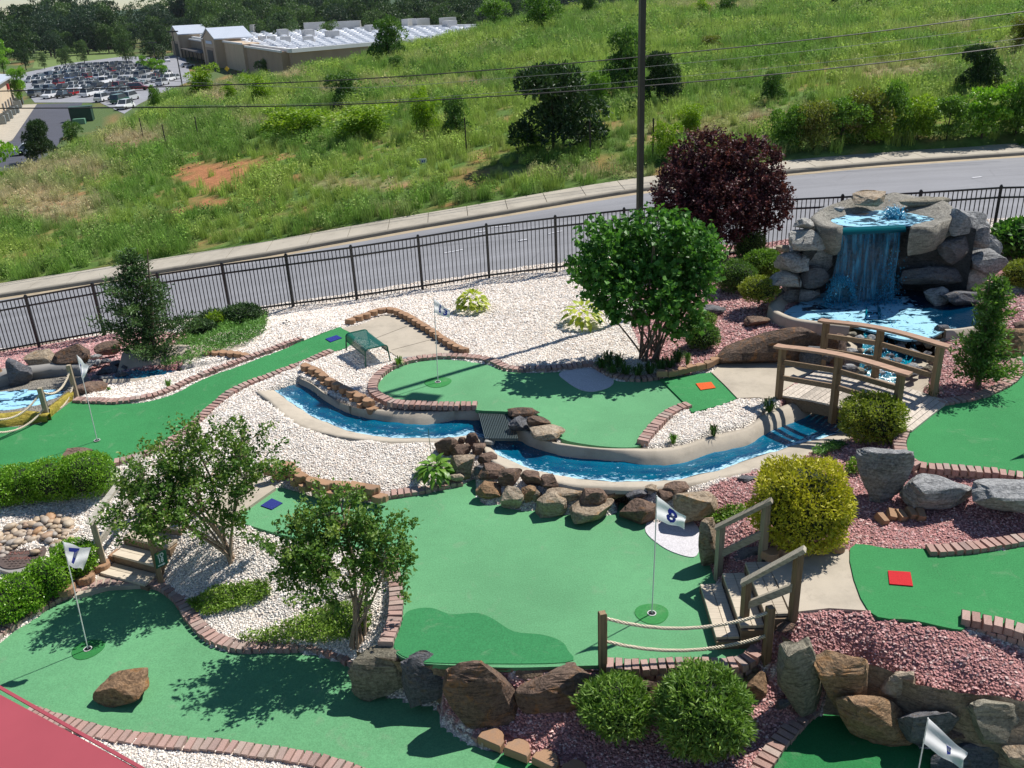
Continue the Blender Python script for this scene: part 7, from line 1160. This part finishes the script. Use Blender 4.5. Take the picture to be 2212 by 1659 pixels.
for lab, bb in [('round dark tree at the left of the lawn beyond the cars', (42, 96, 72, 152)), ('small dark tree beside the parked rows', (82, 116, 112, 150)), ('tree in front of the lawn beyond the cars', (126, 102, 164, 150)), ('dark egg-shaped tree in front of the low brick building', (164, 90, 204, 140)), ('green tree at the right end of the low brick building', (250, 68, 300, 142)), ('low round tree between the lot and the store', (306, 92, 362, 142)), ('lime coloured tree at the left edge beyond the cream building', (-12, 110, 30, 160)), ('light green lot tree on an island, left of three', (298, 122, 326, 152)), ('light green lot tree on an island, middle of three', (316, 128, 346, 158)), ('light green lot tree on an island, right of three', (334, 130, 368, 166)), ('lime hedge-like tree beside the cream building', (26, 150, 72, 228)), ('dark tree far left behind the lime one', (-20, 88, 34, 146)), ('tree behind the three lot trees', (328, 62, 380, 130))]:
    x0, y0, x1, y1 = bb; X = oplane(((x0 + x1) / 2, y1)); s = depth(X) / FPX; k = ('l', 0) if 'lime' in lab or 'light' in lab else ('f', RND.choice([0, 1, 4])); ftree('tree', lab, X, (x1 - x0) * s * 1.1, (y1 - y0) * s * 1.05, k, lift=.1)
# far wooded ridge
_rx = np.linspace(-2600, 2600, 260); LFR = NT('ridge_wood'); LFR.set(LFR.ramp(LFR.noise(.03, 6, .75), [(.3, (.012, .035, .014)), (.7, (.05, .10, .035))]), .95); _rl = []
for k, (dy, zz) in enumerate([(0, -12), (60, 2), (120, 7), (220, 8), (420, -12)]): _rl.append(np.stack([_rx, 1500 + dy + 120 * np.sin(_rx * .0016), zz + (5 * np.sin(_rx * .0041 + 2) + 10 * fbm(_rx, _rx * 0 + k, .012, 4, 2.0) + 4 * NR.random(260)) * (zz > 0)], 1))
sheet('wooded_ridge', np.array(_rl)[::-1], LFR.m, label='distant wooded ridge on the skyline', kind='stuff', cat='forest')
# ================================================================== parking lot, alley, store and other buildings
def flat(name, poly, z, mat, label, up=.02): P = np.array([at(p, z) for p in poly]); m = MB(); m.prism(P, up - .3, up); return m.put(name, mat, label=label, kind='structure')
flat('parking_lot', LOT, -10, ASPH_LOT, 'grey asphalt of the crowded parking lot', .06); flat('alley', ALLEY, -10, ASPH_DARK, 'dark asphalt alley beside the cream building', .10); flat('alley_apron', [(-60, 330), (-30, 262), (36, 228), (80, 226), (30, 300), (-40, 345)], -10, WALK, 'pale concrete apron along the cream building', .14)
flat('lawn', [(70, 148), (85, 100), (150, 88), (255, 108), (262, 132), (140, 150)], -10, plain('mown_lawn', (.13, .19, .045), .9, .15, .2), 'mown lawn beyond the parking lot', .05); flat('lot_drive', [(270, 140), (385, 118), (395, 136), (420, 172), (360, 196), (330, 165)], -10, ASPH_LOT, 'drive lane in front of the store', .09)
CPAINT = NT('car_paint'); _oi = CPAINT.node('ShaderNodeObjectInfo'); CPAINT.set(_oi.outputs['Color'], .25, Coat_Weight=.6); GLASSD = plain('car_glass', (.05, .06, .07), .05, Specular_IOR_Level=.9); TYRE = plain('car_tyre', (.012, .012, .012), .9); CHROME = plain('car_lamp', (.5, .48, .45), .2)
def carmesh(kind):
    b = MB(); L, Wd, H = {'sedan': (4.6, 1.78, 1.42), 'suv': (4.7, 1.85, 1.78), 'pickup': (5.5, 1.9, 1.8), 'van': (5.0, 1.95, 1.85)}[kind]; hb = H * .58; hl = L / 2; w = Wd / 2
    prof = [(-hl, .32), (-hl, hb * .86), (-hl + .12, hb * .98), (hl - .9, hb), (hl - .12, hb * .82), (hl, hb * .68), (hl, .32)]; n = len(prof); A = [(x, -w * (1 if z < hb * .8 else .96), z) for x, z in prof]; B = [(x, -y, z) for x, y, z in A]; b.add(np.array(A + B), [tuple(range(n)), tuple(range(2 * n - 1, n - 1, -1))] + [((i + 1) % n, i, n + i, n + (i + 1) % n) for i in range(n)], 0)
    x0, x1, x2, x3 = {'sedan': (-hl + .55, -hl + 1.25, .35, 1.15), 'suv': (-hl + .12, -hl + .5, .55, 1.3), 'pickup': (-.75, -.55, .7, 1.4), 'van': (-hl + .1, -hl + .35, .9, 1.75)}[kind]; wt = w * .78
    V = [(x0, -w * .93, hb * .97), (x3, -w * .93, hb * .97), (x3, w * .93, hb * .97), (x0, w * .93, hb * .97), (x1, -wt, H), (x2, -wt, H), (x2, wt, H), (x1, wt, H)]; b.add(np.array(V), [(0, 1, 5, 4), (1, 2, 6, 5), (2, 3, 7, 6), (3, 0, 4, 7)], 1); b.add(np.array(V)[4:] + [0, 0, .012], [(0, 1, 2, 3)], 0)
    for i, j in ((0, 4), (1, 5), (2, 6), (3, 7)): b.tube([V[i], V[j]], .05, 4)
    if kind == 'pickup': b.box((-1.75, 0, hb * .99), (1.75, Wd * .8, .02), m=2)
    for sx in (-1, 1):
        for sy in (-1, 1):
            a = np.linspace(0, 2 * PI, 11)[:-1]; c = np.array([sx * L * .31, sy * (w - .1), .32]); R = np.stack([c[0] + .33 * np.cos(a), np.full(10, c[1]), c[2] + .33 * np.sin(a)], 1); b.add(np.r_[R - [0, .11, 0], R + [0, .11, 0]], [tuple(range(10)), tuple(range(19, 9, -1))] + [((i + 1) % 10, i, 10 + i, 10 + (i + 1) % 10) for i in range(10)], 2)
    for sy in (-1, 1): b.box((hl - .02, sy * w * .7, hb * .66), (.08, .32, .14), m=3); b.box((-hl + .0, sy * w * .78, hb * .72), (.05, .2, .2), m=3)
    return b.mesh('car_' + kind, [CPAINT.m, GLASSD, TYRE, CHROME])
CARS = {k: carmesh(k) for k in ('sedan', 'suv', 'pickup', 'van')}; CC = [('white', (.78, .79, .80), 34), ('silver', (.50, .52, .54), 28), ('grey', (.20, .21, .22), 12), ('black', (.02, .021, .023), 12), ('blue', (.04, .075, .16), 10), ('red', (.32, .02, .025), 8), ('green', (.03, .11, .08), 4), ('tan', (.33, .28, .2), 6)]; CBAG = [c for c in CC for _ in range(c[2])]; _cn = 0
NM = {'sedan': 'sedan', 'suv': 'sports utility car', 'pickup': 'pickup truck', 'van': 'minivan'}
def car(X, rz, kind, cc, label, group='cars in the parking lot'):
    o = inst('parked_car', CARS[kind], X, rz, label=label, cat='car', group=group); o.color = tuple(cc[1]) + (1,); return o
PK = [(62, 176), (140, 150), (262, 132), (330, 138), (392, 168), (338, 196), (270, 236), (215, 214), (82, 212)]
for r in range(9):
    for s in (0, 1):
        yy = 168 + r * 18.5 + s * 5.9
        for xx in np.arange(-160, 20, 3.0):
            X = np.array([xx * math.cos(.10) - 0, yy + xx * math.sin(.10) * -1.0, -9.93]); p = proj(X)
            if not inpoly(np.array([p]), PK)[0] or RND.random() < .14 or 285 < p[0] < 300: continue
            k = RND.choices(['sedan', 'suv', 'pickup', 'van'], (46, 34, 10, 10))[0]; cc = RND.choice(CBAG); zone = 'near' if p[1] > 195 else ('middle' if p[1] > 165 else 'far')
            car(X + [RND.uniform(-.15, .15), RND.uniform(-.4, .4), 0], (PI / 2 if RND.random() < .6 else -PI / 2) - .10 + RND.uniform(-.04, .04), k, cc, f'{cc[0]} {NM[k]} among the {zone} rows of the parking lot')
for p, k, c, rz, lab in [((418, 0), 0, 0, 0, '')][:0]: pass
car(oplane((300, 196)) + [0, 0, .08], .2, 'suv', CC[5], 'red sports utility car parked crosswise at the right side of the lot'); car(oplane((288, 184)) + [0, 0, .08], .2, 'pickup', CC[6], 'dark green pickup parked crosswise beside the red car'); car(oplane((272, 236)) + [0, 0, .08], -1.7, 'sedan', CC[0], 'white sedan nearest to the meadow in the parking lot'); car(oplane((405, 146)) + [0, 0, .12], .6, 'sedan', CC[1], 'silver sedan driving past the store front'); car(oplane((362, 134)) + [0, 0, .12], -1.2, 'suv', CC[0], 'white car by the far end of the store front'); car(oplane((72, 334)) + [0, 0, .16], .45, 'sedan', CC[0], 'white sedan parked in the alley behind the small pine')
# store
STUC = plain('tan_stucco', (.52, .40, .28), .9, .1, .3); STUC2 = plain('brown_stucco', (.36, .265, .19), .9, .1, .3); TRIMW = plain('white_trim', (.68, .68, .67), .7, .05, .5); ROOFW = plain('white_roof', (.74, .75, .77), .7, .04, .2); UNITG = plain('rooftop_unit', (.42, .42, .42), .6, .1, .5); METR = plain('metal_roof', (.52, .56, .62), .35, .06, .4)
def sq(x, y): return (372.7 + x * .30637, y * .30637)
ZR_ = -2.6; SA, SB, SCn, SD, SE = (at(sq(*p), ZR_) for p in ((70, 252), (835, 352), (1900, 262), (2250, 172), (470, 214)))
store = thing('store_building', 'large tan store with a white roof full of skylights', 'building', np.array([SB[0], SB[1], -10])); ring = np.array([SA, SB, SCn, SD, SE]) * [1, 1, 0]
m = MB(); m.prism(ring[:, :2], -10, ZR_ - .55); m.put('wall', STUC2, store); m = MB(); m.prism(ring[:, :2], ZR_ - .54, ZR_ - .5); m.put('roof', ROOFW, store)
for i in range(5):
    a, b = ring[i], ring[(i + 1) % 5]; m = MB(); m.bar(a + [0, 0, ZR_ - .2], b + [0, 0, ZR_ - .2], .9, .9); m.put('parapet', TRIMW, store)
fd = (SB - SA) * [1, 1, 0]; fl = np.linalg.norm(fd); fd /= fl; fn = np.array([-fd[1], fd[0], 0]); fn = fn if fn[0] < 0 else -fn
def front(t, out, z): return SA * [1, 1, 0] + fd * fl * t + fn * out + [0, 0, z]
def block(name, t0, t1, out, z1, mat, parent=store, back=3.0): m = MB(); m.prism(np.array([front(t0, out, 0), front(t1, out, 0), front(t1, -back, 0), front(t0, -back, 0)])[:, :2], -10, z1); return m.put(name, mat, parent)
for t0, t1, zt, pk, mt in ((.02, .15, -1.6, 3.0, STUC), (.47, .60, -1.6, 3.0, STUC)):
    block('entrance_wall', t0, t1, 5.0, zt, mt); g = MB(); tm = (t0 + t1) / 2; f0, f1, fp = front(t0 - .005, 5.4, zt), front(t1 + .005, 5.4, zt), front(tm, 5.4, zt + pk); bk = -fn * 12
    o = MB(); o.add(np.array([front(t0, 5.0, zt), front(t1, 5.0, zt), front(tm, 5.0, zt + pk - .2)] + [front(t0, -7, zt), front(t1, -7, zt), front(tm, -7, zt + pk - .2)]), [(0, 1, 2), (5, 4, 3)]); o.put('gable', mt, store)
    for a, b, nm in ((f0, fp, 'roof_slope'), (fp, f1, 'roof_slope')): o = MB(); o.add(np.array([a, b, b + bk, a + bk, a + [0, 0, .35], b + [0, 0, .35], b + bk + [0, 0, .35], a + bk + [0, 0, .35]]), [(0, 1, 2, 3), (7, 6, 5, 4), (0, 4, 5, 1), (3, 2, 6, 7), (0, 3, 7, 4), (1, 5, 6, 2)]); o.put(nm, METR, store)
    dr = block('doorway', tm - .028, tm + .028, 5.25, -5.0, plain('dark_opening', (.03, .028, .025), .7), back=-4.4); block('portal', tm - .04, tm + .04, 5.15, -4.2, STUC2, back=-4.6)
    block('pilaster', t0, t0 + .012, 5.5, zt - .3, STUC, back=-4.5); block('pilaster', t1 - .012, t1, 5.5, zt - .3, STUC, back=-4.5)
block('wing', .15, .36, 1.2, -3.4, STUC2); block('wing', .36, .47, 2.6, -2.4, STUC); block('wing', .60, .76, 2.6, -2.3, STUC); block('wing', .76, .985, 1.8, -3.0, STUC2)
for t0, t1, o_, z in ((.15, .36, 1.4, -3.3), (.36, .47, 2.8, -2.3), (.60, .76, 2.8, -2.2), (.76, .99, 2.0, -2.9)): m = MB(); m.bar(front(t0, o_, z), front(t1, o_, z), .5, .5); m.put('cornice', TRIMW, store)
m = MB(); m.bar(front(.17, 3.5, -6.5), front(.45, 3.5, -6.5), 5.0, .3); m.put('canopy', plain('dark_canopy', (.05, .045, .04), .7), store)
for k in range(6): m = MB(); m.box(front(.18 + k * .052, 5.6, -8.2), (.3, .3, 3.5)); m.put('canopy_post', plain('dark_canopy', (.05, .045, .04), .7), store)
m = MB(); m.bar(front(.505, 5.15, -2.6), front(.565, 5.15, -2.6), .12, .9); m.put('sign_panel', plain('store_lettering', (.55, .62, .75), .5), store)
_sk = MB(); _sk.prism([(-1.2, -.7), (1.2, -.7), (1.2, .7), (-1.2, .7)], 0, .35); _sk.prism([(-1.0, -.5), (1.0, -.5), (1.0, .5), (-1.0, .5)], .35, .6); SKM = _sk.mesh('skylight', [plain('skylight_dome', (.80, .81, .83), .4, .03)])
_n = 0
for iy in range(14):
    for ix in range(22):
        p = (470 + ix * 27 + iy * 6, 62 + iy * 3.2); X = at(p, ZR_ - .5)
        if inpoly(np.array([[X[0], X[1]]]), [tuple(v[:2]) for v in (ring * .985 + ring.mean(0) * .015)])[0] and _n < 260: _n += 1; inst('skylight', SKM, X, math.atan2(fd[1], fd[0]), (1.5, 1.5, 1.5), parent=store)
_un = MB(); _un.box((0, 0, 1.1), (5, 3, 2.2), bev=.1); UNM = _un.mesh('rooftop_unit', [UNITG])
for p, sc in [(sq(250, 245), .9), (sq(320, 245), .8), (sq(480, 262), .8), (sq(525, 262), .8), (sq(635, 290), .7), (sq(700, 290), .7), (sq(780, 255), 1.1), (sq(960, 262), 1.1), (sq(1130, 275), 1.1), (sq(1400, 225), 1.1), (sq(960, 300), .8), (sq(800, 300), .8), (sq(1955, 200), 1.2)]: inst('rooftop_unit', UNM, at(p, ZR_ - .5), math.atan2(fd[1], fd[0]), (sc, sc, sc), parent=store)
for a, b in ((430, 540), (560, 660), (720, 830), (930, 1080), (1110, 1330), (1640, 1700), (1710, 1800), (1900, 1985)):
    A_, B_ = at(sq(a, 232 - (a - 430) * .03), ZR_ - .5), at(sq(b, 228 - (b - 430) * .03), ZR_ - .5); m = MB(); m.bar(A_ + [0, 0, 1.6], B_ + [0, 0, 1.6], 3.0, 3.2); m.put('roof_screen', UNITG, store)
# small grey-roofed kiosk by the store
KX = at(sq(735, 505), -9.0); kk = thing('gabled_kiosk', 'small grey gabled entrance roof near the store corner', 'building', KX); m = MB(); m.box(KX + [0, 0, 1.2], (5.0, 4.5, 3.2), rz=.5); m.put('wall', STUC2, kk); m = MB()
c_, s_ = math.cos(.5), math.sin(.5); ex = np.array([c_, s_, 0]); ey = np.array([-s_, c_, 0])
for sg in (-1, 1): a_ = KX + ex * sg * 3.6 + [0, 0, 2.4]; p_ = KX + [0, 0, 6.4]; o = MB(); o.add(np.array([a_ - ey * 3, a_ + ey * 3, p_ + ey * 3, p_ - ey * 3, a_ - ey * 3 + [0, 0, .4], a_ + ey * 3 + [0, 0, .4], p_ + ey * 3 + [0, 0, .4], p_ - ey * 3 + [0, 0, .4]]), [(0, 1, 2, 3), (7, 6, 5, 4), (0, 4, 5, 1), (1, 5, 6, 2), (2, 6, 7, 3), (3, 7, 4, 0)]); o.put('roof_slope', METR, kk)
m = MB(); m.add(np.array([KX + ex * -3.5 - ey * 2.9 + [0, 0, 2.5], KX + ex * 3.5 - ey * 2.9 + [0, 0, 2.5], KX - ey * 2.9 + [0, 0, 6.4]]), [(0, 1, 2)]); m.put('gable', STUC, kk)
# cream building at the left with a grey roof
CB = [at(p, -10) for p in ((36, 226), (-10, 268))]; cd = (CB[1] - CB[0]); cl_ = np.linalg.norm(cd); cd /= cl_; cn = np.array([-cd[1], cd[0], 0]); cn = cn if cn[0] < 0 else -cn; cre = thing('cream_building', 'long cream walled building with a grey roof at the left edge', 'building', CB[0]); CREAM = plain('cream_wall', (.55, .44, .31), .9, .06, .3)
m = MB(); e1 = CB[0] + cd * 70; m.prism(np.array([CB[0], e1, e1 + cn * 30, CB[0] + cn * 30])[:, :2], -10, -4.1); m.put('wall', CREAM, cre); m = MB(); o1 = CB[0] - cd * .8 - cn * .8; o2 = e1 - cn * .8; m.add(np.array([o1 + [0, 0, 5.8], o2 + [0, 0, 5.8], o2 + cn * 18 + [0, 0, 8.2], o1 + cn * 18 + [0, 0, 8.2], o1 + [0, 0, 6.1], o2 + [0, 0, 6.1], o2 + cn * 18 + [0, 0, 8.5], o1 + cn * 18 + [0, 0, 8.5]]), [(3, 2, 1, 0), (4, 5, 6, 7), (0, 1, 5, 4), (1, 2, 6, 5), (2, 3, 7, 6), (3, 0, 4, 7)]); m.put('roof', METR, cre)
for k in range(5): X = CB[0] + cd * (4 + k * 5) - cn * .12; m = MB(); m.box(X + [0, 0, 1.1], (1.2, .2, 2.2), rz=math.atan2(cd[1], cd[0])); m.put('door', plain('grey_door', (.2, .2, .2), .6), cre)
m = MB(); m.box(CB[0] + cd * 9 - cn * .2 + [0, 0, 4.3], (1.6, .3, 1.1), rz=math.atan2(cd[1], cd[0])); m.put('red_box', plain('red_box', (.4, .03, .03), .5), cre)
for k, (p) in enumerate([(44, 226), (40, 234), (34, 246), (27, 250), (20, 258), (13, 264), (5, 270)]):
    X = at(p, -10); t = thing('air_conditioner', f'grey outdoor air conditioner on the apron, number {"first second third fourth fifth sixth seventh".split()[k]} from the far end', 'air conditioner', X, 'air conditioners on the apron'); m = MB(); m.box(X + [0, 0, .85], (1.5, 1.4, 1.4), rz=.4, bev=.06); m.put('casing', plain('ac_grey', (.24, .27, .27), .5), t); m = MB(); m.tube([X + [0, 0, 1.55], X + [0, 0, 1.6]], .5, 12); m.put('fan_grille', BLACK, t)
DG = plain('dumpster_green', (.012, .05, .03), .5); X = at((180, 262), -10); d_ = thing('dumpster', 'dark green dumpster beside the alley', 'dumpster', X); m = MB(); m.box(X + [0, 0, 1.25], (3.6, 2.2, 2.3), rz=.25, bev=.05); m.put('body', DG, d_); m = MB(); m.box(X + [0, 0, 2.5], (3.8, 2.4, .15), rz=.25); m.put('lid', plain('lid_green', (.05, .10, .07), .5), d_)
X = at((173, 268), -10); t_ = thing('transformer_box', 'small pale green utility box in front of the dumpster', 'utility box', X); m = MB(); m.box(X + [0, 0, .45], (2.0, 1.4, .9), rz=.25, bev=.08); m.put('body', plain('utility_green', (.12, .26, .17), .5), t_)
LBk = thing('brick_building', 'low brick building with a pale roof beyond the lawn', 'building', at((226, 108), -10)); A_, B_ = at((192, 106), -10), at((255, 106), -10); m = MB(); m.prism(np.array([A_, B_, B_ + [0, 14, 0], A_ + [0, 14, 0]])[:, :2], -10, -6.4); m.put('wall', plain('dark_brick_wall', (.13, .07, .055), .9, .25, .8), LBk); m = MB(); m.prism(np.array([A_ + [-1, -1, 0], B_ + [1, -1, 0], B_ + [1, 15, 0], A_ + [-1, 15, 0]])[:, :2], -6.4, -6.0); m.put('roof', TRIMW, LBk)
for k in range(6): m = MB(); m.box(A_ + (B_ - A_) * (k + .5) / 6 + [0, -.1, 1.9], (1.6, .2, 1.4)); m.put('window', GLASSD, LBk)
for lab, p0, p1 in [('thin dark lamp post in the lot, left of three', (280, 138), (270, 86)), ('thin dark lamp post in the lot, middle of three', (340, 150), (334, 92)), ('thin dark lamp post nearest the store', (394, 186), (378, 68))]:
    X = at(p0, -10); T = wz(p1, X[1]); T = X + [0, 0, T[2] - X[2]]; t = thing('lamp_post', lab, 'lamp post', X); m = MB(); m.tube([X, T], [.16, .1], 6); m.put('shaft', BLACK, t); m = MB(); m.box(T, (2.6, .6, .3)); m.put('lamp_head', BLACK, t)
X = GL((494, 172)); YSG = plain('yellow_sign', (.75, .45, .02), .5); t = thing('warning_sign', 'yellow diamond warning sign before the store entrance', 'sign', X); s = depth(X) / FPX; m = MB(); m.tube([X, X + [0, 0, 24 * s]], .05, 6); m.put('post', BLACK, t); m = MB(); h = 5.5 * s; C0 = X + [0, -.1, 22 * s]; m.add(np.array([C0 + [0, 0, h], C0 + [h, 0, 0], C0 - [0, 0, h], C0 - [h, 0, 0]] + [C0 + [0, .08, h], C0 + [h, .08, 0], C0 + [0, .08, -h], C0 + [-h, .08, 0]]), [(0, 3, 2, 1), (4, 5, 6, 7), (0, 1, 5, 4), (1, 2, 6, 5), (2, 3, 7, 6), (3, 0, 4, 7)]); m.put('plate', YSG, t)
X = GL((910, 356)); t = thing('yard_sign', 'small white yard sign with blue print on the meadow', 'sign', X); s = depth(X) / FPX; m = MB(); Q = [wz(p, X[1]) for p in ((898, 344), (921, 342), (922, 352), (900, 354))]; m.add(np.array(Q + [v + [0, .02, 0] for v in Q]), [(0, 3, 2, 1), (4, 5, 6, 7), (0, 1, 5, 4), (1, 2, 6, 5), (2, 3, 7, 6), (3, 0, 4, 7)]); m.put('panel', WHITE, t); m = MB(); m.tube([X, (Q[2] + Q[3]) / 2], .01, 5); m.put('stake', BLACK, t)
m = MB()
for k in range(4): a_ = quadmap([np.array(v) for v in Q], [.14 + k * .2, .26 + k * .2, .26 + k * .2, .14 + k * .2], [.35, .35, .75, .75]) + [0, -.01, 0]; m.add(a_, [(0, 3, 2, 1)])
m.put('print', BLUE, t, kind='stuff')
for p in ((1008, 330), (902, 290), (1275, 345), (310, 300), (1410, 340), (430, 305), (360, 320), (1180, 300)):
    X = GL(p)
    if X is None: continue
    m = MB(); m.box(X + [0, 0, .75], (.06, .05, 1.7)); m.box(X + [0, .02, 1.3], (.02, .06, .3)); m.put('fence_stake', plain('rusty_stake', (.04, .03, .028), .8), label='thin dark metal stake standing in the meadow grass', cat='stake', group='metal stakes in the meadow', loc=X)
# ================================================================== air over the whole place
_hb = MB(); _hb.box((0, 1100, 15), (5600, 2500, 60)); HZM = bpy.data.materials.new('haze'); HZM.use_nodes = True; _t = HZM.node_tree; _t.nodes.remove(_t.nodes['Principled BSDF']); _pv = _t.nodes.new('ShaderNodeVolumePrincipled'); _pv.inputs['Color'].default_value = (.80, .89, 1.0, 1); _pv.inputs['Density'].default_value = .00004; _pv.inputs['Anisotropy'].default_value = .2
_t.links.new(_pv.outputs[0], _t.nodes['Material Output'].inputs['Volume']); _hb.put('haze', HZM, label='faint blue haze in the summer air', kind='stuff')
